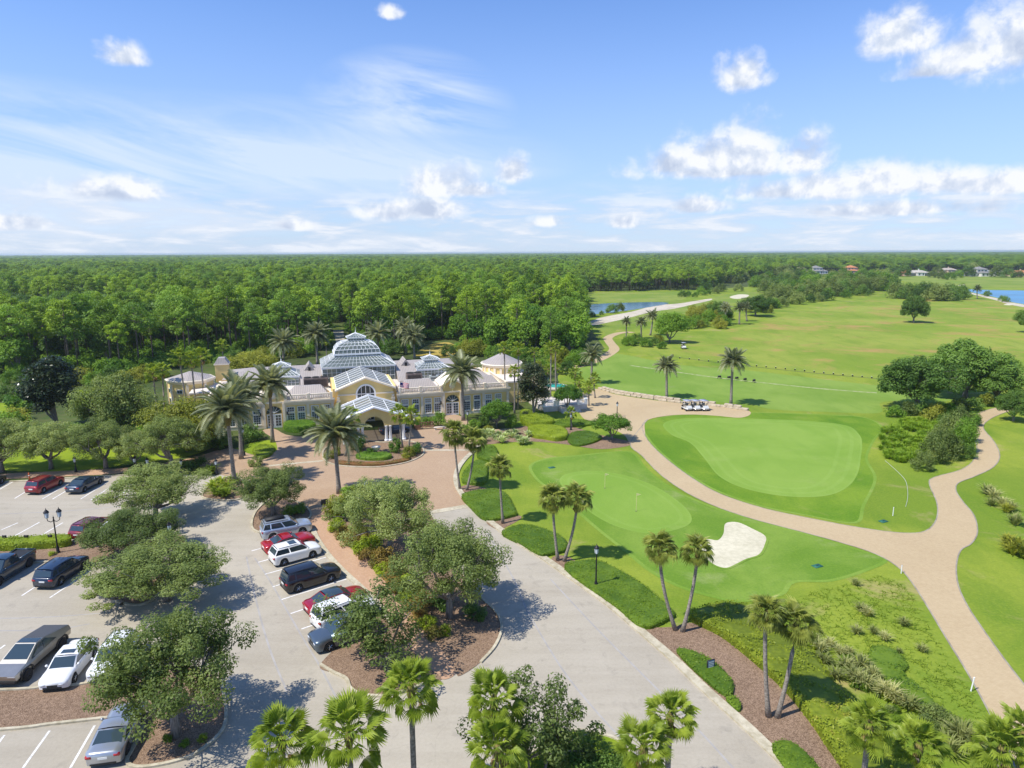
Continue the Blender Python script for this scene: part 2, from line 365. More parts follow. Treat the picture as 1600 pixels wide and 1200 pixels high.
def pavers(name, cols, mort, ang=.5, sx=.22, sy=.11, mottling=.35):
    m, t, p = new_mat(name); P_ = pos(t)
    mp = t.node('ShaderNodeMapping'); mp.inputs['Rotation'].default_value = (0, 0, ang); t.l.new(P_, mp.inputs[0])
    br = t.node('ShaderNodeTexBrick'); t.l.new(mp.outputs[0], br.inputs['Vector']); br.offset = .5
    br.inputs['Scale'].default_value = 1.0; br.inputs['Brick Width'].default_value = sx; br.inputs['Row Height'].default_value = sy; br.inputs['Mortar Size'].default_value = .008
    br.inputs['Color1'].default_value = (*cols[0], 1); br.inputs['Color2'].default_value = (*cols[1], 1); br.inputs['Mortar'].default_value = (*mort, 1)
    c = t.mix(mottling, br.outputs['Color'], t.ramp(t.noise(P_, .11, 6.0, .62, .4), [(.36, cols[2]), (.64, cols[3])]))
    c = t.mix(.25, c, t.ramp(t.noise(P_, 2.6, 5.0, .7), [(.36, cols[2]), (.64, cols[3])]))
    t.l.new(c, p.inputs['Base Color']); p.inputs['Roughness'].default_value = .85; p.inputs['Specular IOR Level'].default_value = .2
    b = t.node('ShaderNodeBump'); b.inputs['Strength'].default_value = .3; b.inputs['Distance'].default_value = .01; t.l.new(br.outputs['Fac'], b.inputs['Height']); b.invert = True; t.l.new(b.outputs[0], p.inputs['Normal'])
    return m
m_plaza = pavers('plaza_pavers', [(0.367, 0.229, 0.137), (0.458, 0.315, 0.199), (0.348, 0.238, 0.149), (0.485, 0.362, 0.237)], (0.275, 0.196, 0.123), .9)
m_brick = pavers('walk_pavers', [(0.413, 0.231, 0.133), (0.531, 0.331, 0.210), (0.413, 0.254, 0.153), (0.551, 0.382, 0.249)], (0.294, 0.190, 0.120), .55)
m_path = pavers('cart_path_pavers', [(0.440, 0.323, 0.180), (0.516, 0.395, 0.230), (0.409, 0.306, 0.175), (0.544, 0.431, 0.260)], (0.344, 0.258, 0.144), .2)
m_paint = ground_mat('road_paint', [((.58, .57, .54), (.80, .79, .76), 1.2, .36, .60, 1), ((.40, .38, .35), (.80, .79, .76), 6.0, .30, .46, .5)], rough=.7)
def water(name, deep, rough=.06, spec=.5):
    m, t, p = new_mat(name); P_ = pos(t)
    t.l.new(t.ramp(t.noise(P_, .02, 3.0), [(.4, deep), (.6, tuple(c*1.25 for c in deep))]), p.inputs['Base Color'])
    p.inputs['Roughness'].default_value = rough; p.inputs['Specular IOR Level'].default_value = spec
    b = t.node('ShaderNodeBump'); b.inputs['Strength'].default_value = .25; b.inputs['Distance'].default_value = .05; t.l.new(t.noise(P_, .8, 4.0), b.inputs['Height']); t.l.new(b.outputs[0], p.inputs['Normal'])
    return m
m_water = water('pond_water', (.06, .14, .22), .15, .25); m_lake = water('lake_water', (.045, .19, .34), .30, .15); m_pool = water('pool_water', (.03, .36, .33))
# ground to the horizon: fine rings near, wide rings far
gv, gf, nseg = [], [], 64; rad = [0, 60, 200, 600, 2000, 6000, 20000]
gv.append((0, 0, 0))
for r in rad[1:]: gv += [(r*math.cos(2*PI*j/nseg), r*math.sin(2*PI*j/nseg), 0) for j in range(nseg)]
gf += [(0, 1+j, 1+(j+1) % nseg) for j in range(nseg)]
for i in range(len(rad)-2):
    a = 1+i*nseg; b = a+nseg; gf += [(a+j, b+j, b+(j+1) % nseg, a+(j+1) % nseg) for j in range(nseg)]
gm = bpy.data.meshes.new('ground'); gm.from_pydata(gv, [], gf); gm.materials.append(m_floor); tag(link('ground', gm), kind='structure')
Z = [.004*i for i in range(1, 16)]
KERB = [(1320, 1275), (1240, 1208), (1170, 1140), (1100, 1077), (1050, 1029), (1000, 986), (950, 944), (900, 908), (850, 873), (800, 841), (765, 815), (735, 789), (717, 766), (712, 748), (716, 732), (728, 716), (744, 702), (750, 692)]
ROUGH = KERB + [(790, 668), (850, 640), (870, 590), (890, 565), (945, 545), (925, 517), (908, 500), (903, 470), (905, 455), (1060, 453), (1150, 450), (1250, 440), (1420, 431), (1640, 431), (1900, 440), (2100, 500), (2500, 700), (2900, 1275)]
sheet('rough_lawn', gpoly(ROUGH, False), Z[0], m_rough)
sheet('far_fairway', gpoly([(904, 474), (905, 459), (980, 457), (1062, 456), (1075, 460), (1060, 470), (1000, 472)]), Z[1], m_fair)
sheet('near_fairway', gpoly([(945, 520), (935, 510), (990, 494), (1060, 478), (1110, 466), (1150, 458), (1200, 456), (1205, 464), (1150, 474), (1090, 487), (1040, 492), (1000, 503), (968, 512), (950, 530)]), Z[1], m_fair)
sheet('far_fairway', gpoly([(1385, 436), (1420, 431), (1520, 431), (1640, 433), (1640, 449), (1560, 448), (1500, 447), (1430, 441)]), Z[1], m_fair)
RANGE = [(980, 548), (1040, 556), (1130, 566), (1250, 580), (1330, 588), (1420, 598), (1560, 612), (1800, 640), (2000, 640), (1900, 540), (1700, 490), (1610, 476), (1560, 470), (1500, 468), (1440, 464), (1380, 466), (1320, 474), (1270, 484), (1220, 495), (1170, 508), (1110, 520), (1070, 530), (1020, 535)]
sheet('driving_range', gpoly(RANGE), Z[2], m_range)
TEE = [(925, 556), (960, 552), (1060, 570), (1160, 578), (1280, 592), (1400, 606), (1500, 618), (1470, 628), (1380, 628), (1375, 645), (1300, 644), (1210, 640), (1170, 632), (1110, 628), (1040, 620), (980, 612), (935, 602), (900, 582)]
sheet('practice_tee', gpoly(TEE), Z[3], m_tee)
tl = spline([G(985, 571), G(1040, 579), G(1120, 590), G(1200, 599), G(1290, 608), G(1370, 614)], False)
mb = MB(); strip(mb, tl, -.45, .45, Z[4], Z[4]+.002); tag(mb.build('worn_tee_strip', ground_mat('worn_turf', [((.21, .29, .07), (.31, .35, .14), .3, .36, .64, 1), ((.20, .28, .06), (.46, .44, .28), 1.2, .36, .64, .5)])), kind='structure')
tl = spline([G(1050, 557), G(1130, 568), G(1250, 581), G(1372, 592)], False)
mb = MB(); strip(mb, tl, -.10, .10, Z[4], Z[4]+.03); tag(mb.build('range_rope', plain('rope', (.09, .10, .06))), 'dark low rope line across the driving range in front of the tee', 'rope')
BIGF = [(1004, 664), (1012, 686), (1035, 711), (1075, 742), (1120, 768), (1190, 792), (1260, 806), (1338, 818), (1352, 790), (1370, 748), (1356, 717), (1366, 690), (1380, 668), (1350, 652), (1290, 648), (1200, 645), (1100, 646), (1040, 651)]
sheet('green_collar', gpoly(BIGF), Z[4], m_collar)
BIGG = [(1036, 663), (1050, 680), (1078, 692), (1100, 716), (1122, 743), (1156, 761), (1206, 773), (1256, 777), (1300, 773), (1328, 758), (1341, 738), (1345, 715), (1347, 696), (1343, 680), (1322, 665), (1262, 658), (1190, 655), (1110, 653), (1060, 655)]
sheet('putting_green', gpoly(BIGG), Z[6], m_green)
def bands(name, poly, offs, z, mat):
    mb = MB()
    for a, b in offs: strip(mb, poly, a, b, z, z+.0015, True)
    tag(mb.build(name, mat), kind='structure')
bands('mown_band', gpoly(BIGG), ((.0, .25), (1.1, 1.6), (2.7, 3.2)), Z[6]+.001, m_mow); bands('mown_band', gpoly(BIGF), ((.0, .35),), Z[4]+.001, m_pale)
SMF = [(827, 727), (855, 716), (905, 711), (955, 706), (990, 707), (1012, 733), (1052, 763), (1105, 788), (1170, 809), (1240, 828), (1310, 848), (1360, 864), (1388, 876), (1355, 893), (1300, 909), (1243, 911), (1222, 931), (1155, 941), (1105, 932), (1055, 916), (1012, 892), (975, 862), (930, 826), (892, 793), (855, 764), (834, 746)]
sheet('green_fringe', gpoly(SMF), Z[4], m_fringe)
SMG = [(875, 748), (892, 739), (930, 736), (980, 744), (1025, 761), (1064, 787), (1081, 810), (1066, 825), (1017, 834), (967, 824), (930, 806), (900, 782), (880, 763)]
sheet('chipping_green', gpoly(SMG), Z[6], m_green); bands('mown_band', gpoly(SMG), ((.0, .2), (.9, 1.3)), Z[6]+.001, m_mow); bands('mown_band', gpoly(SMF), ((.0, .4),), Z[4]+.001, m_pale)
BK = [(1132, 820), (1140, 816), (1155, 817), (1175, 826), (1196, 838), (1195, 852), (1186, 867), (1166, 874), (1152, 881), (1135, 888), (1118, 884), (1105, 874), (1097, 860), (1091, 846), (1096, 842), (1110, 843), (1122, 844), (1130, 834)]
bk = gpoly(BK); sheet('bunker_sand', bk, Z[7], m_sand)
mb = MB(); strip(mb, bk, -.22, .02, Z[4], .05, True); tag(mb.build('bunker_lip', m_fringe), kind='structure')
sheet('waste_bunker', gpoly([(914, 507), (940, 496), (987, 487), (1025, 477), (1062, 474), (1107, 467), (1111, 469), (1085, 475), (1055, 482), (1020, 487), (985, 496), (950, 504), (922, 509)]), Z[3], m_waste)
for q in ([(1140, 464), (1155, 460), (1170, 461), (1165, 465), (1150, 467)], [(1442, 446), (1450, 444), (1454, 445), (1449, 447)], [(1497, 446), (1506, 444), (1508, 446), (1500, 447)], [(1568, 476), (1580, 474), (1588, 475), (1578, 477)]):
    sheet('far_bunker', gpoly(q), Z[5], m_sand)
sheet('pond', gpoly([(896, 481), (907, 478), (950, 474), (1025, 472), (1045, 474), (1020, 479), (975, 486), (910, 493), (890, 494)]), Z[4], m_water)
sheet('lake', gpoly([(1507, 452), (1540, 453), (1600, 454), (1700, 455), (1720, 478), (1640, 478), (1600, 475), (1577, 471), (1561, 466), (1540, 461), (1520, 457)]), Z[4], m_lake)
sheet('lake_shore', gpoly([(1505, 454), (1520, 458), (1540, 462), (1561, 467), (1577, 472), (1600, 476), (1600, 480), (1575, 475), (1555, 469), (1532, 463), (1512, 458)]), Z[3], m_waste)
# paths
PATH = [(985, 692), (1004, 713), (1030, 740), (1066, 766), (1112, 789), (1172, 810), (1240, 828), (1310, 847), (1368, 866), (1405, 888), (1428, 915), (1452, 953), (1480, 1000), (1512, 1052), (1545, 1112), (1580, 1180), (1620, 1260), (1800, 1260), (1700, 1170), (1630, 1105), (1580, 1045), (1540, 990), (1512, 948), (1497, 915), (1494, 884), (1501, 860), (1517, 850), (1527, 832), (1522, 806), (1506, 786), (1494, 768), (1497, 755), (1522, 745), (1552, 730), (1562, 712), (1553, 690), (1536, 668), (1547, 655), (1572, 644), (1590, 640), (1580, 634), (1545, 640), (1518, 652), (1514, 668), (1526, 696), (1522, 718), (1502, 734), (1460, 746), (1452, 756), (1464, 786), (1463, 812), (1446, 830), (1410, 833), (1345, 825), (1270, 811), (1195, 795), (1125, 772), (1078, 745), (1036, 713), (1012, 688), (1003, 666), (1012, 656)]
sheet('cart_path', gpoly(PATH, True, 4), Z[8], m_path); bands('shaded_path_edge', gpoly(PATH, True, 4), ((-.07, .05),), Z[9]-.001, m_pedge)
CPLAZA = [(1010, 658), (1042, 650), (1080, 648), (1120, 650), (1155, 653), (1172, 648), (1166, 641), (1120, 636), (1060, 630), (1010, 624), (960, 616), (935, 608), (915, 612), (900, 625), (905, 645), (918, 658), (950, 668), (975, 680), (985, 694), (1004, 700), (1008, 680)]
sheet('cart_plaza', gpoly(CPLAZA), Z[9], m_path)
pl = spline([G(*p) for p in [(870, 578), (905, 572), (935, 562), (952, 553), (960, 545), (953, 535), (950, 528), (962, 522), (978, 519), (988, 520)]], False)
mb = MB(); strip(mb, pl, -1.5, 1.5, Z[7], Z[8]); tag(mb.build('far_cart_path', m_path), kind='structure')
# asphalt: one lot and drive
ASPH = [(-700, 770), (0, 752), (110, 746), (190, 742), (260, 745), (330, 742), (400, 740), (520, 770), (600, 790), (675, 797), (734, 789)] + KERB[::-1][6:] + [(1320, 1500), (-1400, 1500), (-1400, 900)]
ASPH = [(-700, 770), (0, 752), (110, 746), (190, 742), (330, 742), (400, 740), (520, 770), (600, 790), (735, 789)] + KERB[:11][::-1] + [(1320, 1420), (-900, 1420)]
lot = sheet('parking_lot', gpoly(ASPH, False), Z[2], m_asph)
PLAZA = [(735, 789), (717, 766), (712, 748), (716, 732), (728, 716), (744, 702), (760, 692), (790, 683), (830, 675), (880, 668), (930, 664), (985, 668), (985, 655), (930, 655), (870, 660), (810, 668), (750, 672), (735, 664), (728, 655), (712, 648), (690, 651), (672, 660), (640, 668), (590, 672), (540, 674), (500, 678), (470, 682), (446, 679), (428, 670), (410, 673), (425, 684), (432, 694), (430, 706), (400, 712), (360, 700), (325, 712), (290, 722), (330, 735), (352, 744), (395, 752), (400, 768), (450, 795), (500, 802), (520, 790), (560, 775), (620, 795), (672, 800)]
sheet('entry_plaza', gpoly(PLAZA, True, 3), Z[5], m_plaza)
mb = MB(); strip(mb, [G(672, 801), G(735, 790)], -.5, .5, Z[6], Z[7]); strip(mb, [G(664, 703.5), G(742, 703.5)], -.3, .3, Z[6], Z[7]); strip(mb, [G(420, 728), G(505, 720)], -.3, .3, Z[6], Z[7]); tag(mb.build('plaza_edge_band', m_kerb), kind='structure')
# brick walks
mb = MB(); strip(mb, spline([G(*p) for p in [(-300, 760), (0, 745), (60, 742), (130, 739), (200, 735), (260, 727), (310, 717), (350, 705)]], False), -1.2, 1.2, Z[5], Z[6]); tag(mb.build('brick_walk', m_brick), kind='structure')
WALK = [(478, 800), (500, 797), (512, 805), (522, 825), (545, 850), (575, 876), (605, 905), (632, 938), (655, 968), (680, 1000), (700, 1030), (712, 1052), (690, 1062), (664, 1040), (640, 1010), (612, 975), (585, 940), (556, 912), (528, 885), (505, 858), (490, 832), (480, 815)]
sheet('brick_walk', gpoly(WALK), Z[9], m_brick)
# planting beds
BEDS = [('mulch_bed', [(512, 800), (535, 780), (580, 780), (640, 790), (672, 801), (690, 835), (712, 880), (747, 930), (775, 958), (783, 982), (773, 1010), (750, 1036), (720, 1056), (712, 1052), (700, 1030), (680, 1000), (655, 968), (632, 938), (605, 905), (575, 876), (545, 850), (522, 825)], 0),
        ('mulch_bed', [(500, 1040), (540, 1000), (590, 960), (612, 975), (640, 1010), (664, 1040), (690, 1062), (650, 1075), (610, 1088), (570, 1088), (548, 1078), (540, 1062), (520, 1052)], 0),
        ('mulch_bed', [(-260, 856), (0, 851), (90, 849), (180, 842), (240, 838), (284, 838), (288, 858), (268, 900), (235, 940), (196, 944), (152, 922), (172, 900), (186, 884), (110, 880), (58, 879), (0, 888), (-260, 900)], 0),
        ('mulch_bed', [(-350, 1090), (0, 1080), (70, 1075), (140, 1069), (220, 1050), (300, 1044), (338, 1056), (350, 1095), (350, 1135), (324, 1165), (288, 1186), (226, 1199), (200, 1192), (212, 1165), (224, 1134), (205, 1121), (172, 1122), (80, 1132), (0, 1141), (-350, 1165)], 0),
        ('mulch_bed', [(316, 776), (330, 758), (360, 745), (378, 752), (382, 770), (372, 781), (340, 782)], 0),
        ('mulch_bed', [(394, 822), (405, 832), (425, 828), (450, 816), (480, 812), (484, 800), (466, 786), (430, 778), (402, 798)], 0),
        ('mulch_bed', [(505, 714), (508, 702), (530, 692), (560, 688), (600, 692), (640, 690), (658, 699), (662, 707), (655, 715), (632, 724), (594, 730), (555, 730), (525, 727), (510, 721)], 0),
        ('grass_bed', [(835, 1175), (855, 1156), (884, 1145), (922, 1145), (965, 1158), (990, 1185), (1000, 1230), (900, 1280), (780, 1260), (760, 1215)], 1)]
kerbs = MB()
for i, (nm, q, g) in enumerate(BEDS):
    p_ = gpoly(q, True, 5); sheet(nm, p_, Z[10], m_lawn if g else m_mulch)
    if i > 1: strip(kerbs, p_, -.14, .06, 0, .14, True)
for q in (BEDS[0][1][4:12], [(490, 1036), (500, 1040), (520, 1052), (540, 1062), (548, 1078), (570, 1088), (610, 1088), (650, 1075), (676, 1066)][1:]): strip(kerbs, spline([G(*p) for p in q], False, 5), -.06, .14, 0, .14)
right_kerb = spline([G(*p) for p in KERB], False, 5)
strip(kerbs, right_kerb, -.36, .30, 0, .13)
strip(kerbs, spline([G(*p) for p in [(-700, 764), (0, 753), (110, 747), (190, 743), (215, 741)]], False), -.2, .05, 0, .13)
strip(kerbs, spline([G(*p) for p in [(488, 828), (496, 845), (512, 868), (535, 893), (560, 916), (588, 943), (612, 975)]], False), -.2, .3, 0, .13)
tag(kerbs.build('kerb', m_kerb), kind='structure')
for q in ([(1008, 986), (1050, 980), (1085, 974), (1135, 998), (1182, 1034), (1230, 1078), (1272, 1128), (1320, 1197), (1380, 1272), (1300, 1275), (1240, 1208), (1170, 1140), (1100, 1077), (1050, 1029)], [(868, 884), (862, 872), (876, 868), (892, 872), (900, 880), (888, 890), (878, 893)], [(716, 764), (730, 758), (756, 762), (760, 766), (735, 772), (722, 773)], [(760, 816), (786, 808), (812, 806), (812, 812), (790, 824), (778, 828)], [(806, 668), (870, 662), (940, 680), (990, 693), (940, 702), (880, 694), (820, 690), (745, 695), (760, 682)]):
    sheet('mulch_bed', gpoly(q), Z[6], m_mulch)
# strips of lawn
for q in ([(-500, 735), (0, 736), (80, 738), (160, 732), (230, 722), (290, 714), (330, 700), (330, 690), (250, 690), (0, 690), (-500, 690)], [(-300, 660), (0, 650), (60, 640), (60, 625), (0, 630), (-300, 640)], [(120, 640), (150, 640), (145, 612), (118, 612)], [(350, 712), (400, 690), (440, 690), (450, 700), (430, 716), (390, 738), (365, 738)], [(960, 672), (990, 668), (985, 676), (968, 678)], [(935, 635), (955, 632), (960, 640), (940, 642)]):
    sheet('lawn', gpoly(q), Z[4], m_lawn)
sheet('meadow', gpoly([(650, 556), (668, 540), (700, 535), (715, 545), (700, 558)]), Z[4], ground_mat('dry_grass', [((.33, .25, .05), (.45, .34, .09), .1, .36, .64, 1)]))
sheet('service_drive', gpoly([(527, 545), (534, 545), (539, 530), (536, 516), (520, 516), (524, 530)], False), Z[4], m_asph)
sheet('lawn', gpoly([(518, 515), (538, 515), (540, 508), (520, 508)], False), Z[4], m_fair)
# painted lines on the lot
def pline(a, b, wd=.13):
    A, B = np.array(G(*a)), np.array(G(*b)); d = B-A; d /= np.linalg.norm(d); n = np.array((-d[1], d[0]))*wd/2
    me = bpy.data.meshes.new('painted_line'); me.from_pydata([(*(A-n), .0), (*(B-n), 0), (*(B+n), 0), (*(A+n), 0)], [], [(0, 1, 2, 3)]); me.materials.append(m_paint)
    link('painted_line', me, lot, (0, 0, Z[3]))
for a, b in [((393, 861), (440, 848)), ((403.7, 878.7), (470, 860)), ((413.7, 897.5), (509, 871)), ((426, 917), (520, 889)), ((440, 937), (541, 905)), ((454, 959), (555, 925)), ((471, 983), (570, 950)), ((488, 1007), (580, 975)), ((506, 1033), (560, 1014)),
             ((36, 1200), (77.5, 1142)), ((110, 1200), (148, 1134)), ((-40, 1210), (7, 1149)), ((34, 931), (100, 888)), ((78, 934), (140, 893)), ((-20, 925), (40, 886)), ((0, 1014), (8, 1008)),
             ((23, 779), (52, 761)), ((66, 780), (106, 756)), ((82, 780), (112, 762)), ((126, 780), (170, 752)), ((142, 781), (185, 753)), ((178, 779), (215, 756)), ((-20, 776), (20, 753)), ((2, 828), (28, 817)), ((22, 838), (62, 816)), ((45, 848), (98, 817)), ((105, 834), (140, 812)), ((0, 857), (5, 854))]:
    pline(a, b)
m_seam = ground_mat('tar_seam', [((.335, .315, .285), (.40, .378, .345), .8, .36, .64, 1)])
for q in ([(760, 830), (800, 900), (822, 950), (850, 1000), (885, 1055), (930, 1110), (985, 1170), (1050, 1240)], [(860, 905), (930, 980), (1010, 1060), (1100, 1150), (1180, 1240)], [(398, 872), (420, 905), (446, 950), (475, 1000), (502, 1045), (530, 1100)], [(385, 870), (398, 930), (420, 1010), (448, 1080)], [(-100, 806), (80, 800), (200, 790)], [(-100, 968), (60, 965), (160, 958)], [(-150, 985), (60, 985), (140, 975)]):
    mb = MB(); strip(mb, spline([G(*p) for p in q], False, 6), -.07, .07, Z[2]+.002, Z[3]-.001); tag(mb.build('tar_seam', m_seam), kind='structure')
# ================================================================== plants: meshes shared between trees of a kind
m_oak = leaf_mat('oak_leaves', (.048, .072, .016), (.138, .170, .048), .55, .30, c=(.212, .240, .095), gain=2.3)
m_oakd = leaf_mat('dark_oak_leaves', (.034, .070, .012), (.100, .165, .030), .5, .28)
m_yel = leaf_mat('yellow_green_leaves', (.085, .105, .012), (.21, .215, .030), .5, .32)
m_grn = leaf_mat('fresh_green_leaves', (.040, .095, .010), (.125, .205, .022), .6, .32)
m_mag = leaf_mat('magnolia_leaves', (.008, .017, .006), (.030, .042, .016), .5, .10, .3, (.085, .060, .035))
m_hedge = leaf_mat('hedge_leaves', (.085, .125, .008), (.185, .235, .016), .8, .30)
m_ground = leaf_mat('groundcover_leaves', (.048, .092, .008), (.098, .152, .013), .5, .28)
m_jun = leaf_mat('juniper_leaves', (.085, .112, .009), (.160, .195, .016), .35, .28, c=(.21, .17, .04))
m_fan = leaf_mat('fan_palm_fronds', (.085, .130, .014), (.205, .250, .034), .8, .38, .42)
m_sab = leaf_mat('sabal_fronds', (.075, .098, .016), (.195, .215, .046), .8, .30, .42)
m_date = leaf_mat('date_palm_fronds', (.070, .085, .040), (.190, .200, .110), .5, .25, .42)
m_pine = leaf_mat('pine_needles', (.056, .104, .009), (.182, .255, .022), .25, .20)
m_pineb = leaf_mat('blue_pine_needles', (.046, .098, .012), (.150, .235, .028), .25, .20)
m_dead = leaf_mat('dead_fronds', (.15, .10, .05), (.30, .22, .12), .8, .2, .7)
m_tuft = leaf_mat('tall_grass_blades', (.115, .135, .038), (.27, .265, .115), .8, .3, .7)
m_red = leaf_mat('red_flowers', (.07, .085, .02), (.17, .075, .03), 1.2, .25, .6)
m_rus = leaf_mat('russet_leaves', (.070, .080, .014), (.165, .120, .030), .9, .28)
def bark(name, a, b, s=2.0, rings=0.0):
    m, t, p = new_mat(name); c = obj_co(t)
    n = t.noise(t.v('MULTIPLY', c, (6, 6, 1.0 if not rings else rings)), s, 5.0, .65)
    t.l.new(t.ramp(n, [(.34, a), (.66, b)]), p.inputs['Base Color']); p.inputs['Roughness'].default_value = .9
    bm_ = t.node('ShaderNodeBump'); bm_.inputs['Strength'].default_value = .8; bm_.inputs['Distance'].default_value = .04; t.l.new(n, bm_.inputs['Height']); t.l.new(bm_.outputs[0], p.inputs['Normal'])
    return m
m_bark = bark('oak_bark', (.12, .10, .085), (.33, .30, .26)); m_pbark = bark('pine_bark', (.07, .052, .042), (.19, .15, .125)); m_palmb = bark('palm_bark', (.15, .125, .10), (.36, .32, .27), 1.0, 9.0); m_boot = bark('palm_boots', (.10, .075, .02), (.26, .22, .06), 2.0, 4.0)
def unit(a): return a/(np.linalg.norm(a, axis=-1, keepdims=True)+1e-9)
def leaves(R_, P_, N_, size, aspect=.55, tilt=None):
    n = len(P_); t = unit(np.cross(N_, R_.normal(size=(n, 3)))); b = np.cross(N_, t)
    s = (size*R_.uniform(.65, 1.35, n))[:, None]; a = t*s*.5; c = b*s*.5*aspect
    v = np.stack([P_-a, P_+c*.9+N_*s*.06, P_+a, P_-c*.9+N_*s*.06], 1).reshape(-1, 3)
    return v, np.arange(4*n).reshape(n, 4)
def cloud(R_, C, rad, per, flat=.7, up=.55, rnd=.6):
    # leaf places and facings in puffs round the centres C
    k = len(C); D = unit(R_.normal(size=(k, per, 3))); r = R_.uniform(.35, 1, (k, per, 1))**.55
    P_ = C[:, None]+D*r*np.asarray(rad).reshape(-1, 1, 1)*np.array((1, 1, flat))
    N_ = unit(D*.9+np.array((0, 0, up*1.5))+R_.normal(size=D.shape)*rnd*.8)
    return P_.reshape(-1, 3), N_.reshape(-1, 3)
def shell(R_, k, rx, rz, cz, inner=.5, low=-.55):
    # centres spread through an egg-shaped crown, more to its outside
    out = []; ph = R_.uniform(0, 6.28)
    i = 0
    while len(out) < k:
        g = R_.uniform(0, 2*PI); zz = low+(1-low)*(i+R_.uniform(0, 1))/k; q = math.sqrt(max(0, 1-zz*zz)); r = R_.uniform(inner, 1)**.6
        lob = 1+.16*math.sin(3*g+ph)+.10*math.sin(5*g+2*ph)
        out.append((q*math.cos(g)*rx*r*lob*R_.uniform(.85, 1.1), q*math.sin(g)*rx*r*lob*R_.uniform(.85, 1.1), cz+zz*rz*r*R_.uniform(.85, 1.1))); i += 1
    return np.array(out)
def limbs(R_, C, base, trunk_h, r0, nl=6, thick=.5):
    mb = MB(); mb.tube([(0, 0, -.1), (.03, .02, trunk_h*.5), (0, 0, trunk_h)], [r0*1.35, r0, r0*.85], 9)
    idx = R_.choice(len(C), nl, replace=False); node = [np.array((0, 0, trunk_h))*.4+C[j]*.55+np.array((0, 0, .1)) for j in idx]
    for q in node:
        mid = np.array((0, 0, trunk_h*.8))*.55+q*.45+np.array((q[0]*.12, q[1]*.12, -.15)); mb.tube([(0, 0, trunk_h*.8), mid, q], [r0*.75, r0*.5, r0*.34], 6, False)
    for c in C:
        j = min(range(nl), key=lambda i: np.linalg.norm(node[i]-c)); q = node[j]; mid = (q+c)*.5+np.array((0, 0, .12)); mb.tube([q, mid, c], [r0*.30, r0*.18, r0*.07], 4, False)
    return mb
def tree_meshes(name, seed, rx, rz, cz, trunk_h, r0, k, prad, per, size, mat, bmat, flat=.72, inner=.45, low=-.5, aspect=.55):
    R_ = np.random.default_rng(seed); C = shell(R_, k, rx-prad*.6, rz-prad*.5, cz, inner, low)
    P_, N_ = cloud(R_, C, prad*R_.uniform(.7, 1.25, k), per, flat); v, f = leaves(R_, P_, N_, size, aspect)
    return np_mesh('crown', v, f, mat), limbs(R_, C, 0, trunk_h, r0).mesh('trunk', bmat, True)
def pine_meshes(seed, mat, ht=17.0, sp=1.0, per=140):
    R_ = np.random.default_rng(seed); C = []; rr = []
    for i in range(24):
        t = (i+.5)/24; z = ht*(.60+.38*t); r = sp*2.55*math.sin(PI*(.22+.74*t))**.8*R_.uniform(.45, 1.08); a = i*2.4+R_.uniform(-.6, .6); C.append((r*math.cos(a), r*math.sin(a), z+R_.uniform(-.5, .5))); rr.append(sp*R_.uniform(.65, 1.15))
    C = np.array(C); P_, N_ = cloud(R_, C, np.array(rr), per, .62, .5, .9); v, f = leaves(R_, P_, N_, .46, .50)
    mb = MB(); mb.tube([(0, 0, -.2), (R_.uniform(-.1, .1), R_.uniform(-.1, .1), ht*.5), (0, 0, ht*.96)], [.24, .18, .06], 6)
    for c in C: mb.tube([(0, 0, c[2]-.7), c], [.06, .03], 4, False)
    return np_mesh('crown', v, f, mat), mb.mesh('trunk', m_pbark, True)
def fan_frond(seed, mat, pet=1.0, rad_=1.0, nseg=17, droop=.5, spread=2.5):
    # a stalk and a pleated fan of blades whose tips droop; along +X, face up
    R_ = random.Random(seed); v, f = [], []
    def q(*p):
        k = len(v); v.extend(p); f.append((k, k+1, k+2, k+3))
    q((0, -.025, 0), (pet, -.018, .03), (pet, .018, .03), (0, .025, 0))
    for i in range(nseg):
        a0 = -spread/2+spread*i/nseg; a1 = a0+spread/nseg; am = (a0+a1)/2
        L_ = rad_*(1-.35*abs(am)/(spread/2))*R_.uniform(.88, 1.08); z1 = .03+(.05 if i % 2 else -.02)
        def pt(r, a, dz): return (pet+r*math.cos(a)*1.0, r*math.sin(a), dz)
        c = .10*abs(am)
        m0, m1, mm = pt(L_*.58, a0, .06+c-.04*droop), pt(L_*.58, a1, .06+c-.04*droop), pt(L_*.60, am, .115+c)
        o = pt(.02, am, .03); tip = pt(L_*.93, am+R_.uniform(-.05, .05), .05-droop*R_.uniform(.25, .62)*L_)
        k = len(v); v += [o, m0, mm, m1, tip]; f += [(k, k+1, k+2), (k, k+2, k+3), (k+1, k+4, k+2), (k+2, k+4, k+3)]
    me = bpy.data.meshes.new('frond'); me.from_pydata(v, [], f); me.materials.append(mat); me.update(); return me
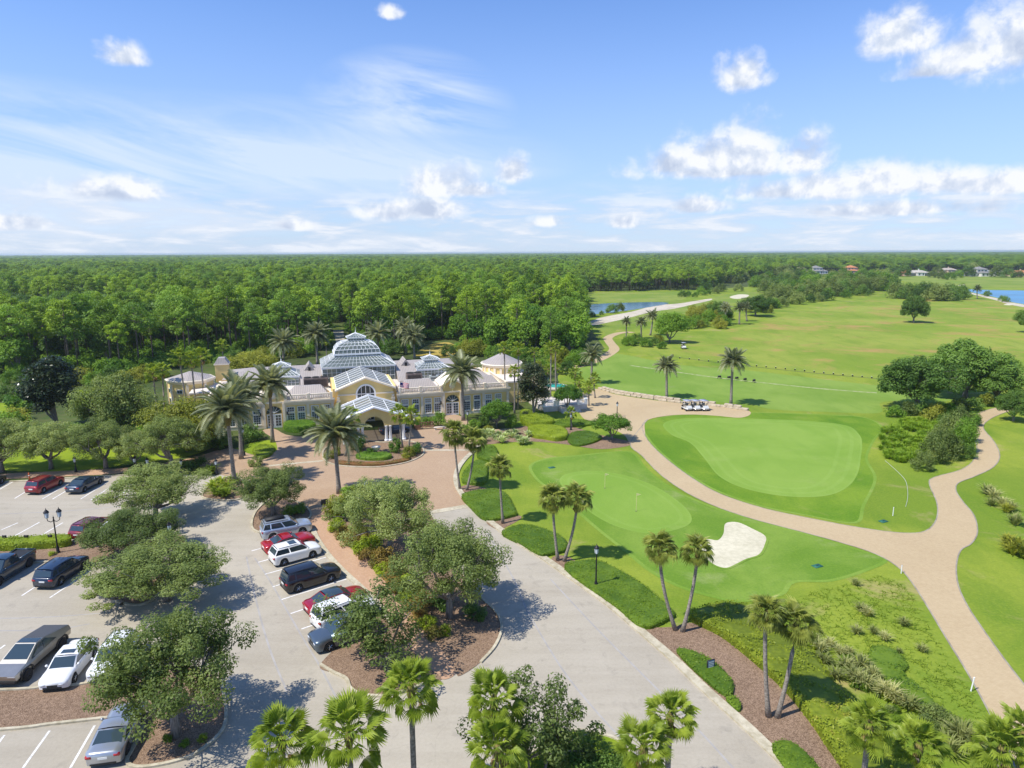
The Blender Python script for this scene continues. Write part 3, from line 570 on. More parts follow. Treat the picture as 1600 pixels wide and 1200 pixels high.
def date_frond(seed, L_=3.0, n=24, arch=1.0, mat=None, wid=.72):
    R_ = random.Random(seed); v, f = [], []
    def at(t): return Vector((L_*(t-.16*arch*t*t), 0, L_*arch*(.16*t-.50*t**2.2)))
    for i in range(6):
        a, b = at(i/6), at((i+1)/6); k = len(v); w_ = .035*(1-i/7); v += [a+Vector((0, -w_, 0)), b+Vector((0, -w_*.8, 0)), b+Vector((0, w_*.8, 0)), a+Vector((0, w_, 0))]; f.append((k, k+1, k+2, k+3))
    for i in range(n):
        t = .12+.87*i/n; p = at(t); d = (at(min(t+.02, 1))-at(t)).normalized()
        ln = wid*math.sin(PI*min(1, .22+.75*t))**.7*R_.uniform(.85, 1.1)
        for s in (-1, 1):
            o = d*.55*ln+Vector((0, s*ln*.82, 0))+Vector((0, 0, .16*ln-.10*t*ln)); wv = d*.06; k = len(v)
            v += [p-wv, p+wv, p+o*.6+wv*.8+Vector((0, 0, .03)), p+o*1.0-Vector((0, 0, .14*ln))]; f.append((k, k+1, k+2, k+3))
    me = bpy.data.meshes.new('frond'); me.from_pydata([tuple(p) for p in v], [], f); me.materials.append(mat or m_date); me.update(); return me
FANS = {'fan': [fan_frond(i, m_fan, 1.0, 1.0, 17, d) for i, d in enumerate((.25, .5, .85))], 'sabal': [fan_frond(10+i, m_sab, .75, .95, 17, d, 2.9) for i, d in enumerate((.5, .9, 1.2))]}
DATES = [date_frond(i, 3.0, 24, a) for i, a in enumerate((.55, .95, 1.35))]
FANDEAD = fan_frond(30, m_dead, .7, .75, 11, 1.3, 1.6)
def frond_matrix(a, e, s, roll=0.0): return Matrix.Rotation(a, 4, 'Z') @ Matrix.Rotation(-e, 4, 'Y') @ Matrix.Rotation(roll, 4, 'X') @ Matrix.Scale(s, 4)
PALM_T = {}
def palm(kind, name, label, foot, ht, lean=(0, 0), r0=.16, cr=1.75, nf=30, seed=0, group=None, boots=None, joined=False):
    # foot: ground point; ht: height of the crown's heart; lean: how far the heart stands off from the foot
    R_ = random.Random(seed); t = thing(name, label, 'palm tree', (foot[0], foot[1], 0), 0, group)
    top = Vector((lean[0], lean[1], ht)); n = 7
    pts = [Vector((lean[0]*(1-(1-k/n)**1.7), lean[1]*(1-(1-k/n)**1.7), ht*k/n)) for k in range(n+1)]; pts[0].z = -.1
    rr = [r0*(1.55-.5*min(1, k/1.2) if k < 2 else 1.0-.12*k/n) for k in range(n+1)]
    MB().tube(pts, rr, 10).build('trunk', m_palmb, t, True)
    if boots or kind == 'date':
        bl = boots or 1.6; mb = MB(); prof = [(r0*.95, -bl), (r0*1.5, -bl*.72), (r0*1.9, -bl*.4), (r0*2.0, -.15), (r0*1.1, .25)]
        k0 = Vector((0, 0, 1)); mb.lathe(prof, 10); o = mb.build('boot', m_boot, t, True); o.location = top
    else:
        MB().lathe([(r0*.9, -.55), (r0*1.35, -.3), (r0*1.5, 0), (r0*.7, .35)], 8).build('boot', m_boot, t, True).location = top
    base = 1.95 if kind != 'date' else 3.0
    if kind == 'sabal': base = 1.7
    frs = []
    for i in range(nf):
        u = (i+.5)/nf; a = i*2.399963+R_.uniform(-.25, .25)
        if kind == 'date': e = math.radians(82-98*u**.85+R_.uniform(-6, 6)); me = DATES[0 if u < .3 else (1 if u < .7 else 2)]
        elif kind == 'sabal': e = math.radians(78-118*u+R_.uniform(-10, 10)); me = FANS['sabal'][0 if u < .35 else (1 if u < .75 else 2)]
        else: e = math.radians(80-125*u+R_.uniform(-10, 10)); me = FANS['fan'][0 if u < .35 else (1 if u < .75 else 2)]
        frs.append((me, frond_matrix(a, e, cr/base*R_.uniform(.74, 1.12), R_.uniform(-.35, .35))))
    if kind != 'date' and not joined:
        for i in range(R_.randint(2, 5) if kind == 'fan' else R_.randint(3, 6)): frs.append((FANDEAD, frond_matrix(R_.uniform(0, 6.28), math.radians(R_.uniform(-82, -58)), cr/base*.9)))
    if joined:
        V_, F_ = [], []
        for me, mx in frs:
            k = len(V_); V_ += [tuple(mx @ v.co) for v in me.vertices]; F_ += [tuple(i+k for i in p.vertices) for p in me.polygons]
        me = bpy.data.meshes.new('crown'); me.from_pydata(V_, [], F_); me.materials.append(frs[0][0].materials[0]); link('crown', me, t, tuple(top))
    else:
        for me, mx in frs:
            o = link('frond', me, t); o.matrix_local = Matrix.Translation(top) @ mx
    return t
def palm_px(kind, name, label, foot, heart, **k):
    # foot and heart given as the photo shows them; the trunk stands in the plane facing the camera
    g = G(*foot); d = ray(*heart); s = g[1]/d[1]; return palm(kind, name, label, g, H+d[2]*s, (d[0]*s-g[0], 0), **k)
def palm_top(kind, name, label, heart, ht, **k):          # foot out of sight: only the heart and the height are known
    return palm(kind, name, label, G(*heart, ht), ht, **k)
def plant(name, label, cat, loc, meshes, s=1.0, rotz=0.0, group=None, parts=('crown', 'trunk')):
    t = thing(name, label, cat, (loc[0], loc[1], 0), rotz, group, s)
    for pn, me in zip(parts, meshes): link(pn, me, t)
    return t
# oaks: unit size is metres as built
OAK = [tree_meshes('oak', 40+i, 4.7, 3.2, 4.3, 1.9, .24, 90, .82, 380, .17, m_oak, m_bark, .8, .15, -.62) for i in range(3)]
OAKS = [tree_meshes('oak', 50+i, 3.3, 3.0, 3.6, 1.2, .15, 50, .62, 170, .18, m_oak, m_bark, .85, .15, -.75) for i in range(2)]     # open, thin crowns
OAKD = [tree_meshes('oak', 60+i, 5.0, 3.4, 4.0, 1.4, .28, 130, .98, 230, .29, m_oakd, m_bark, .78, .2, -.62) for i in range(2)]
YELT = tree_meshes('tree', 70, 4.2, 2.5, 2.8, .8, .14, 90, 1.1, 230, .26, m_yel, m_bark, .85, .15, -.85)
GRNT = [tree_meshes('tree', 72+i, 4.0, 3.2, 4.3, 1.2, .22, 64, 1.25, 220, .34, m_grn, m_bark, .85) for i in range(2)]
MAGN = tree_meshes('magnolia', 75, 2.6, 4.4, 4.9, .9, .2, 74, 1.05, 170, .32, m_mag, m_bark, .85)
OLIV = tree_meshes('tree', 77, 5.4, 3.9, 4.0, .6, .26, 130, 1.3, 260, .30, m_oak, m_bark, .85, .15, -.9)
DOME = tree_meshes('tree', 79, 2.6, 1.5, 2.1, .75, .12, 60, .62, 170, .20, m_grn, m_bark, .7, .3, -.25)
def bush_mesh(seed, mat, rx=1.0, rz=.85, k=22, per=70, size=.16, prad=.36, aspect=.55):
    R_ = np.random.default_rng(seed); C = shell(R_, k, rx-prad*.5, rz-prad*.4, rz*.55, .35, -.45); C[:, 2] = np.maximum(C[:, 2], .12)
    P_, N_ = cloud(R_, C, prad*R_.uniform(.75, 1.25, k), per, .85); P_[:, 2] = np.maximum(P_[:, 2], .02); v, f = leaves(R_, P_, N_, size, aspect); return np_mesh('shrub', v, f, mat)
BUSH = {n: [bush_mesh(90+i, m) for i in range(2)] for n, m in dict(green=m_grn, dark=m_oakd, olive=m_oak, yellow=m_yel, hedge=m_hedge, russet=m_rus, ground=m_ground, mag=m_mag).items()}
BUSHBIG = {n: [bush_mesh(190+i, m, 1.0, .9, 44, 90, .10, .27) for i in range(2)] for n, m in dict(green=m_grn, dark=m_oakd, olive=m_oak, yellow=m_yel).items()}
def blade_mesh(seed, mat, n=70, h=1.0, spread=.55, wd=.035):
    R_ = random.Random(seed); v, f = [], []
    for i in range(n):
        a = R_.uniform(0, 2*PI); s = R_.uniform(.15, 1)*spread; hh = h*R_.uniform(.6, 1.1)*(1-.35*s/spread); c, d = math.cos(a), math.sin(a); b = R_.uniform(0, .16)
        k = len(v); px_, py_ = -d*wd, c*wd
        v += [(c*b-px_, d*b-py_, 0), (c*b+px_, d*b+py_, 0), (c*(b+s*.5)+px_, d*(b+s*.5)+py_, hh*.75), (c*(b+s*.5)-px_, d*(b+s*.5)-py_, hh*.75), (c*(b+s*1.15), d*(b+s*1.15), hh*R_.uniform(.8, 1.0))]
        f += [(k, k+1, k+2, k+3), (k+3, k+2, k+4)]
    me = bpy.data.meshes.new('tuft'); me.from_pydata(v, [], f); me.materials.append(mat); me.update(); return me
TUFT = [blade_mesh(i, m_tuft, 90, 1.0, .75, .03) for i in range(2)]; STRAP = [blade_mesh(5+i, m_fan, 60, .8, .75, .06) for i in range(2)]; FERN = [blade_mesh(8+i, m_yel, 80, 1.0, .8, .05) for i in range(2)]; STRAPW = [blade_mesh(12+i, leaf_mat('variegated_leaves', (.12, .16, .06), (.34, .38, .18), 1.5, .3), 60, .8, .8, .06) for i in range(2)]
def hedge(name, label, poly, h, mat, cat='hedge', per=70, size=.14, rnd=.12, kind=None, lumps=.08):
    # a clipped mass: a rounded body and the leaves that stand on its faces
    R_ = np.random.default_rng(len(label)*7+len(poly)); p = np.array(poly, float); n = len(p)
    prv, nxt = np.roll(p, 1, 0), np.roll(p, -1, 0); d = unit(nxt-prv); nrm = np.stack([-d[:, 1], d[:, 0]], 1)
    rings = [(0, .02), (0, h*.72), (rnd, h*.93), (rnd*2.4, h)]; v, f = [], []
    for off, z in rings:
        q = p+nrm*off; v += [(a, b, z) for a, b in q]
    for i in range(3):
        for j in range(n): f.append((i*n+j, i*n+(j+1) % n, (i+1)*n+(j+1) % n, (i+1)*n+j))
    tri = tessellate_polygon([[Vector((a, b, 0)) for a, b, _ in v[3*n:]]])
    body = bpy.data.meshes.new('body'); body.from_pydata(v, [], f+[tuple(i+3*n for i in t) for t in tri]); body.materials.append(mat); body.update()
    lo_, hi_ = p.min(0), p.max(0); A = abs(np.sum(p[:, 0]*nxt[:, 1]-nxt[:, 0]*p[:, 1]))/2; m_ = int(A*per*(hi_-lo_).prod()/max(A, .1))
    Q = R_.uniform(lo_, hi_, (min(m_, 160000), 2)); c = np.zeros(len(Q), bool); j = n-1
    for i in range(n):
        xi, yi, xj, yj = *p[i], *p[j]; c ^= ((yi > Q[:, 1]) != (yj > Q[:, 1])) & (Q[:, 0] < (xj-xi)*(Q[:, 1]-yi)/(yj-yi+1e-12)+xi); j = i
    Q = Q[c]; T = np.column_stack([Q, h+R_.uniform(-.03, .05, len(Q))+lumps*np.sin(Q[:, 0]*1.7+Q[:, 1])*np.sin(Q[:, 1]*2.1)*.6]); NT_ = unit(np.array((0, 0, 1.0))+R_.normal(size=T.shape)*.55)
    ln = np.linalg.norm(nxt-p, axis=1); S, NS = [], []
    for i in range(n):
        k = int(ln[i]*h*per*1.3); u = R_.uniform(0, 1, k)[:, None]; S.append(np.column_stack([p[i]*(1-u)+nxt[i]*u-nrm[i]*R_.uniform(-.08, .05, (k, 1)), R_.uniform(.03, h*1.02, k)])); NS.append(unit(np.column_stack([np.repeat(-nrm[i][None], k, 0), np.full(k, .35)])+R_.normal(size=(k, 3))*.5))
    P_ = np.concatenate([T]+S); N_ = np.concatenate([NT_]+NS); lv, lf = leaves(R_, P_, N_, size, .6)
    t = tag(link(name, None), label, cat, None, kind); link('body', body, t); link('foliage', np_mesh('foliage', lv, lf, mat), t)
    return t
# ================================================================== trees, palms and shrubs where they stand
rnd = random.Random(5)
def oak_px(label, foot, meshes, width_px, top_y=None, name='oak_tree', cat='tree', group=None, base_w=9.2, base_h=7.5, rotz=None, sz=None):
    g = G(*foot); k = (H-0)/-ray(*foot)[2]; s = width_px*k/base_w
    t = plant(name, label, cat, g, meshes, s, rnd.uniform(0, 6.28) if rotz is None else rotz, group)
    if top_y is not None: t.scale.z = hgt(foot, (foot[0], top_y))/base_h
    return t
oak_px('olive oak nearest the dark blue sedan, casting its shade on the lane', (245, 812), OAK[0], 152, 724)
oak_px('oak on the hedge island that hides the front of the maroon car', (215, 872), OAK[1], 158, 795, base_w=9.0)
oak_px('oak at the tip of the island above the parked white cars', (262, 938), OAK[2], 205, 846)
oak_px('big low oak with pale forked trunk between the white cars and silver coupe', (276, 1150), OAK[0], 240, 950, rotz=2.1)
oak_px('second oak crown crowding the row behind the dark blue wagon', (190, 945), OAKS[0], 130, 880, base_w=6.4, base_h=6.6)
oak_px('small oak in the bed at the head of the silver blue car', (428, 806), OAK[2], 118, 726, rotz=4)
oak_px('oak in the long bed close to the entry plaza', (610, 868), OAK[1], 150, 742, rotz=1.0)
oak_px('shrubby oak behind the small dark sign', (560, 838), OAKS[0], 100, 758, base_w=6.4, base_h=6.6)
oak_px('full round oak beside the drive with its shade falling on the road', (702, 966), OAK[2], 192, 812, rotz=.5)
oak_px('thin crowned oak covering the grey blue car at the row end', (598, 1046), OAKS[1], 190, 905, base_w=6.4, base_h=6.6, rotz=2.5)
oak_px('airy oak among the fan palms at the bottom of the picture', (838, 1262), OAKS[0], 200, 1052, base_w=6.4, base_h=6.6)
oak_px('dark green small tree on the grass bed at the bottom', (892, 1240), OAKD[0], 130, 1142, base_w=9.2, base_h=7.9)
for x, y, wd, ty, lb in [(4, 738, 120, 652, 'leftmost oak behind the upper brick walk'), (80, 733, 110, 655, 'oak on the lawn straight behind the red car'), (166, 732, 112, 652, 'oak with thick trunk on the lawn right of the sedan'), (212, 734, 74, 668, 'slim young oak between two larger lawn oaks'), (269, 734, 112, 645, 'rightmost oak of the lawn row near the palms')]:
    oak_px(lb, (x, y), OAK[(x//40) % 3], wd, ty, group='oaks in a row on the lawn')
oak_px('broad grey green tree left of the yellow clubhouse', (186, 684), OLIV, 118, 576, 'olive_tree', base_w=10.8, base_h=8)
oak_px('yellow green spreading tree at the left end of the clubhouse', (292, 706), YELT, 132, 618, 'spreading_tree', base_w=8.4, base_h=5.4)
oak_px('yellow green flat topped tree behind the clubhouse left roof', (400, 590), YELT, 86, 546, 'spreading_tree', base_w=8.4, base_h=5.4)
oak_px('dark purple brown magnolia on the far left lawn', (90, 668), MAGN, 82, 552, 'magnolia_tree', base_w=5.2, base_h=9.3)
oak_px('dark magnolia standing at the right end of the clubhouse', (834, 652), MAGN, 50, 563, 'magnolia_tree', base_w=5.2, base_h=9.3, rotz=1.2)
oak_px('dome shaped small tree beside the cart path junction with the plaza', (956, 688), DOME, 66, 646, 'dome_tree', base_w=5.2, base_h=3.6)
oak_px('rounded dark green bush tree before the right wing windows', (776, 668), DOME, 56, 624, 'dome_tree', base_w=5.2, base_h=3.6, rotz=1.5)
oak_px('round green tree beside the small teal pool', (886, 642), DOME, 48, 600, 'dome_tree', base_w=5.2, base_h=3.6, rotz=3)
oak_px('wide dark oak at the left of the big clump by the right path', (1432, 640), OAKD[0], 118, 548, base_w=9.2, base_h=7.9)
oak_px('tallest dark oak in the clump right of the driving range', (1508, 622), OAKD[1], 124, 522, base_w=9.2, base_h=7.9)
oak_px('dark oak at the right rear of the clump', (1556, 628), OAKD[0], 88, 560, base_w=9.2, base_h=7.9, rotz=2)
oak_px('small round tree on the grass right of the curving path', (1583, 658), OAKD[1], 46, 606, base_w=9.2, base_h=7.9, rotz=1)
oak_px('lone tree standing out on the driving range', (1427, 504), OAKD[1], 40, 458, base_w=9.2, base_h=7.9)
oak_px('tree cut by the right edge of the picture above the range', (1602, 520), OAKD[0], 34, 476, base_w=9.2, base_h=7.9)
oak_px('broad fresh green tree beside the palms near the single golf cart', (1046, 536), GRNT[0], 54, 486, 'broadleaf_tree', base_w=8, base_h=7.6)
oak_px('dark round oak right of the pair of date palms beyond the range', (1180, 494), OAKD[0], 46, 458, base_w=9.2, base_h=7.9)
oak_px('dark bushy oak left of the pair of date palms', (1122, 500), OAKD[1], 34, 468, base_w=9.2, base_h=7.9)
# sabal palms along the drive
SB = [((719, 765), (710, 679), 'left of two slender palms at the plaza kerb bend', 1.9), ((729, 766), (741, 690), 'right of two slender palms at the plaza kerb bend', 1.9), ((786, 818), (781, 731), 'single straight palm on the verge below the kerb bend', 1.55), ((872, 876), (864, 780), 'left palm of the pair by the lamp post on the verge', 1.65), ((881, 877), (902, 780), 'right leaning palm of the pair by the lamp post', 1.65),
      ((1056, 985), (1031, 858), 'left leaning palm of the pair below the sand bunker', 1.5), ((1066, 987), (1090, 863), 'right leaning palm of the pair below the sand bunker', 1.45), ((1201, 1120), (1197, 961), 'upright palm of the pair beside the small blue sign', 1.45), ((1214, 1121), (1244, 976), 'leaning palm of the pair right of the small blue sign', 1.55)]
for i, (f_, h_, lb, cr) in enumerate(SB): palm_px('sabal', 'sabal_palm', lb, f_, h_, r0=.13, cr=cr*1.08, nf=38, seed=i, group='palms along the drive')
# fan palms in the foreground
for i, (h_, ht, lb, cr) in enumerate([((642, 1078), 7.0, 'bright fan palm with bare grey trunk at bottom centre left', 1.85), ((545, 1152), 6.0, 'large bright fan palm cut by the bottom edge over the lane', 2.1), ((440, 1160), 5.0, 'leftmost bright fan palm at the bottom edge', 1.9), ((772, 1096), 6.5, 'upper fan palm of the two left of the airy oak', 1.75), ((778, 1172), 5.5, 'lower fan palm of the two left of the airy oak', 1.8),
      ((1047, 1122), 5.4, 'right fan palm of the pair over the lower road', 1.55), ((1006, 1170), 5.0, 'left fan palm of the pair over the lower road', 1.7), ((1358, 1136), 4.6, 'fan palm with grey trunk at the lower right corner area', 1.6), ((1436, 1168), 3.2, 'fan palm right of the lower right trunk, half cut off', 1.7), ((1565, 1172), 2.6, 'low yellow green fan palm beside the end of the path', 1.9), ((1600, 1150), 3.0, 'fan palm cut by the right edge at the bottom', 1.7)]):
    palm_top('fan', 'fan_palm', lb, h_, ht, r0=.15, cr=cr, nf=44, seed=50+i, group='fan palms in the foreground')
# fan palms round the clubhouse
for i, (f_, h_, lb, cr) in enumerate([((247, 650), (239, 584), 'leftmost fan palm at the clubhouse left end', 2.1), ((257, 646), (253, 580), 'second fan palm from the left at the clubhouse', 2.0), ((296, 654), (281, 560), 'left of three tall fan palms before the round pavilion', 2.2), ((308, 654), (299, 563), 'middle of three tall fan palms before the round pavilion', 2.2), ((318, 654), (314, 558), 'right of three tall fan palms before the round pavilion', 2.2), ((350, 580), (347, 541), 'fan palm behind the chimney block', 2.1), ((511, 560), (509, 534), 'fan palm left of the glass dome', 1.9),
      ((790, 632), (788, 545), 'thin tall fan palm before the right rotunda', 1.7), ((809, 640), (810, 547), 'tall fan palm at the right wing corner', 1.7), ((804, 646), (804, 582), 'short fan palm at the right wing corner', 1.6), ((838, 600), (835, 552), 'fan palm behind the dark magnolia', 1.7), ((860, 626), (861, 546), 'left of two tall fan palms by the teal pool', 1.8), ((869, 622), (868, 543), 'right of two tall fan palms by the teal pool', 1.8), ((855, 606), (857, 578), 'short fan palm left of the teal pool', 1.6), ((872, 604), (870, 577), 'short fan palm above the teal pool', 1.6),
      ((898, 610), (899, 584), 'fan palm left of the cart plaza entrance', 1.8), ((920, 634), (920, 606), 'fan palm at the cart plaza corner', 1.7), ((930, 622), (928, 592), 'taller fan palm at the cart plaza corner', 1.6), ((893, 668), (892, 647), 'small fan palm by the terrace stairs', 1.5), ((908, 612), (905, 598), 'low fan palm beside the cart plaza', 1.6),
      ((629, 700), (624, 648), 'left of two palms right of the porch', 1.9), ((638, 702), (642, 650), 'right of two palms right of the porch', 1.9), ((539, 713), (549, 652), 'palm left of the porch behind the date palm', 1.9)]):
    palm_px('fan', 'fan_palm', lb, f_, h_, r0=.14, cr=cr, nf=26, seed=80+i, group='fan palms round the clubhouse')
# date palms
for i, (f_, h_, lb, cr, r0) in enumerate([((367, 756), (355, 644), 'big date palm nearest the parking lot bed', 4.7, .24), ((377, 717), (372, 624), 'date palm just behind the one by the lot', 4.3, .24), ((426, 691), (421, 604), 'date palm beside the left arched door', 4.2, .24), ((530, 771), (523, 680), 'date palm standing on the plaza left of the round bed', 4.5, .24), ((724, 657), (722, 584), 'date palm beside the right arched door', 4.4, .26),
      ((443, 575), (442, 537), 'date palm behind the left small glasshouse', 4.6, .3), ((496, 570), (494, 524), 'date palm at the left rear of the glass dome', 4.8, .3), ((592, 565), (590, 524), 'date palm at the right rear of the glass dome', 4.8, .3), ((648, 560), (646, 528), 'nearer date palm above the right small glasshouse', 4.6, .3), ((634, 553), (632, 515), 'farther date palm above the right small glasshouse', 4.4, .3),
      ((1042, 622), (1042, 574), 'left date palm above the stone wall by the cart plaza', 3.0, .24), ((1142, 633), (1145, 566), 'right taller date palm above the stone wall by the golf carts', 3.5, .24), ((924, 600), (925, 556), 'date palm at the tree edge left of the tee', 3.2, .26), ((978, 537), (979, 503), 'slender date palm left of the green tree on the range side', 2.2, .2), ((1002, 529), (1002, 505), 'date palm left of the broad green tree', 3.0, .28), ((1016, 524), (1020, 495), 'date palm behind the broad green tree', 3.4, .28), ((1134, 507), (1134, 482), 'left date palm of the pair beyond the range', 3.3, .3), ((1155, 507), (1156, 482), 'right date palm of the pair beyond the range', 3.3, .3), ((1167, 502), (1166, 480), 'date palm tucked behind the pair beyond the range', 2.8, .3), ((1527, 467), (1527, 452), 'small palm alone before the blue lake', 3.4, .3)]):
    palm_px('date', 'date_palm', lb, f_, h_, r0=r0, cr=cr, nf=58 if i < 12 else 40, seed=120+i, boots=1.7 if i < 10 else 1.2, group='date palms', joined=i > 12)
# clipped hedges and ground cover beds
def hpx(name, label, q, h, mat, **k): return hedge(name, label, gpoly(q, True, 4), h, mat, **k)
hpx('clipped_hedge', 'long clipped hedge before the terrace stairs', [(813, 650), (822, 646), (845, 652), (862, 659), (865, 665), (850, 668), (825, 667), (814, 660)], .9, m_hedge)
hpx('clipped_hedge', 'rounded clipped hedge at the top of the putting lawn', [(825, 674), (838, 670), (862, 670), (880, 674), (887, 682), (884, 688), (868, 690), (850, 687), (832, 684)], .8, m_hedge)
hpx('clipped_hedge', 'low flat hedge left of the dome tree', [(887, 684), (898, 677), (920, 676), (940, 684), (930, 692), (905, 698), (890, 694)], .35, m_ground)
hpx('clipped_hedge', 'thin hedge strip between the terrace wall and walk', [(866, 662), (890, 657), (925, 661), (925, 665), (895, 668), (868, 668)], .4, m_ground)
hpx('clipped_hedge', 'square clipped patch at the top of the plaza kerb', [(745, 714), (755, 701), (772, 701), (778, 712), (774, 722), (758, 721)], .5, m_ground)
hpx('clipped_hedge', 'clipped patch behind the two slender palms', [(721, 752), (728, 736), (744, 724), (760, 727), (761, 745), (756, 758), (730, 758)], .5, m_ground)
hpx('clipped_hedge', 'clipped patch before the single straight palm', [(722, 776), (760, 768), (790, 774), (806, 802), (803, 808), (760, 815), (735, 795)], .4, m_ground)
hpx('clipped_hedge', 'clipped patch left of the pair of palms by the lamp post', [(784, 835), (815, 824), (850, 830), (882, 846), (884, 862), (860, 869), (842, 870), (812, 852)], .4, m_ground)
hpx('clipped_hedge', 'long clipped patch beside the kerb below the lamp post', [(882, 892), (912, 880), (945, 884), (1000, 915), (1050, 958), (1046, 970), (1004, 984), (960, 950)], .4, m_ground)
hpx('clipped_hedge', 'low clipped patch behind the small blue sign', [(1058, 1022), (1072, 1018), (1110, 1034), (1140, 1062), (1146, 1082), (1134, 1090), (1100, 1064)], .3, m_ground)
hpx('clipped_hedge', 'tiny clipped patch between sign and leaning palms', [(1134, 1094), (1148, 1092), (1158, 1106), (1152, 1113)], .3, m_ground)
hpx('clipped_hedge', 'clipped patch at the bottom edge right of the road', [(1206, 1170), (1232, 1162), (1268, 1190), (1300, 1240), (1270, 1250), (1226, 1204)], .3, m_ground)
JUN = [(1078, 970), (1100, 957), (1140, 950), (1180, 960), (1225, 990), (1262, 1020), (1285, 1050), (1310, 1085), (1345, 1120), (1400, 1170), (1450, 1250), (1370, 1270), (1310, 1195), (1262, 1125), (1220, 1075), (1170, 1030), (1125, 995)]
hpx('spreading_hedge', 'wide yellow green spreading hedge above the mulch strip at right', JUN, .7, m_jun, per=60, size=.17, rnd=.3, lumps=.3)
hpx('clipped_hedge', 'yellow green hedge on the left parking island', [(-260, 866), (0, 862), (45, 860), (100, 856), (112, 850), (95, 846), (0, 851), (-260, 856)], .85, m_hedge, size=.16)
hpx('clipped_hedge', 'clipped green bush under the left wing windows', [(444, 673), (450, 667), (478, 665), (492, 668), (490, 674), (465, 677)], 1.1, m_grn)
hpx('clipped_hedge', 'dense hedge belt behind the lawn oaks', [(-200, 705), (0, 703), (100, 700), (200, 696), (240, 690), (230, 680), (120, 684), (0, 688), (-200, 690)], 2.2, m_oakd, per=26, size=.34, rnd=.5, lumps=.6)
hpx('clipped_hedge', 'low yellow green bed left of the big date palms', [(395, 706), (410, 697), (428, 700), (424, 712), (405, 718)], .35, m_hedge)
hpx('flower_bed', 'red flower band round the front of the round bed', [(526, 726), (530, 722), (560, 724), (600, 724), (632, 718), (640, 716), (640, 720), (628, 723), (594, 728), (556, 728)], .3, m_red, cat='flower bed', per=50)
hpx('clipped_hedge', 'row of low green box bushes in the round bed', [(556, 716), (570, 711), (605, 712), (612, 716), (600, 720), (570, 720)], .55, m_grn)
def bush(kind, label, p, w_, h_=None, name='shrub', cat='shrub', group=None, big=False):
    g = G(*p); k = H/-ray(*p)[2]; s = w_*k/2; me = rnd.choice((BUSHBIG if big and kind in BUSHBIG else BUSH)[kind]); o = link(name, me, None, (*g, 0), rnd.uniform(0, 6.28), (s, s, (h_*k if h_ else s)))
    return tag(o, label, cat, group)
for kd, lb, p, w_, h_ in [('yellow', 'yellow green shrub at the left tip of the round bed', (514, 717), 18, 12), ('yellow', 'shrub behind the left tip of the round bed', (526, 712), 16, 12), ('dark', 'dark round tree like shrub in the middle of the round bed', (556, 705), 36, 26), ('green', 'green shrub between dark shrub and porch column', (578, 712), 22, 9), ('green', 'leafy shrub right of the front porch column', (618, 707), 22, 18), ('yellow', 'yellow green shrub near the right tip of the round bed', (640, 713), 24, 14), ('green', 'shrub at the right tip of the round bed', (652, 709), 20, 14), ('yellow', 'low shrub at the front right of the round bed', (634, 718), 16, 8),
      ('green', 'large leafy shrub left of the right arched door', (686, 664), 26, 16), ('green', 'leafy shrub under the first right window', (668, 666), 20, 12), ('dark', 'dark shrub right of the porch', (650, 668), 18, 10), ('green', 'shrub right of the date palm at the door', (742, 668), 22, 10), ('dark', 'dark shrub under the right wing windows', (757, 664), 24, 12), ('green', 'shrub left of the clipped hedge', (800, 668), 24, 16), ('yellow', 'low shrub before the dome bush', (762, 672), 16, 6), ('green', 'light shrub by the lamp near the door', (728, 672), 20, 8),
      ('mag', 'dark shrub at the corner of the right wing', (820, 654), 16, 10), ('green', 'bushy shrub behind the hedge near the stairs', (845, 650), 14, 8), ('yellow', 'yellow green shrub on the left lawn', (24, 658), 44, 16), ('green', 'green shrub mass at the far left', (40, 640), 56, 26), ('green', 'shrub left of the dark magnolia', (14, 670), 50, 24), ('yellow', 'small yellow hedge ball left of the magnolia', (30, 664), 30, 8), ('dark', 'dark shrub behind the lawn oaks', (130, 690), 60, 24), ('green', 'leafy shrub between the lawn oaks and olive tree', (236, 690), 60, 24),
      ('dark', 'dark shrub under the yellow green tree', (350, 700), 44, 22), ('dark', 'shrub right of the yellow green tree', (392, 688), 40, 20), ('olive', 'shrub at the foot of the left date palms', (400, 728), 26, 12), ('dark', 'dark mound in the walk bed by the lawn oaks', (290, 735), 34, 14), ('dark', 'dark mound right of the rightmost lawn oak', (310, 730), 30, 14), ('green', 'shrub at the head of the silver blue car', (455, 806), 34, 14), ('dark', 'dark shrub under the small oak', (470, 800), 26, 12), ('hedge', 'yellow shrub beside the double lamp post', (81, 868), 12, 6), ('ground', 'green shrub in the island tip by the wagon', (200, 908), 22, 16),
      ('dark', 'dark green shrub under the full round oak', (742, 965), 46, 16), ('dark', 'dark shrub left of the round oak trunk', (690, 950), 40, 20), ('hedge', 'olive yellow shrub at the walk edge lower end', (697, 992), 22, 14), ('ground', 'shrub at the foot of the big low oak', (262, 1160), 16, 12), ('hedge', 'yellow shrub right of the big low oak trunk', (318, 1158), 16, 10), ('ground', 'low shrub left of the big low oak trunk', (290, 1165), 20, 8), ('yellow', 'shrub under the wood edge beside the service drive', (548, 540), 26, 12)]:
    bush(kd, lb, p, w_, h_)
for i, (x, y) in enumerate([(527, 828), (537, 840), (549, 852), (562, 862), (575, 873), (588, 884), (600, 897), (612, 910), (622, 924), (634, 938), (645, 952), (656, 966), (668, 980), (680, 996), (560, 845), (580, 860), (600, 880), (620, 900), (640, 925), (660, 950)]):
    bush('russet' if i % 3 else 'hedge', 'russet shrub in the border along the brick walk', (x, y), 34 if i < 14 else 44, 14 if i < 14 else 22, group='border shrubs along the brick walk')
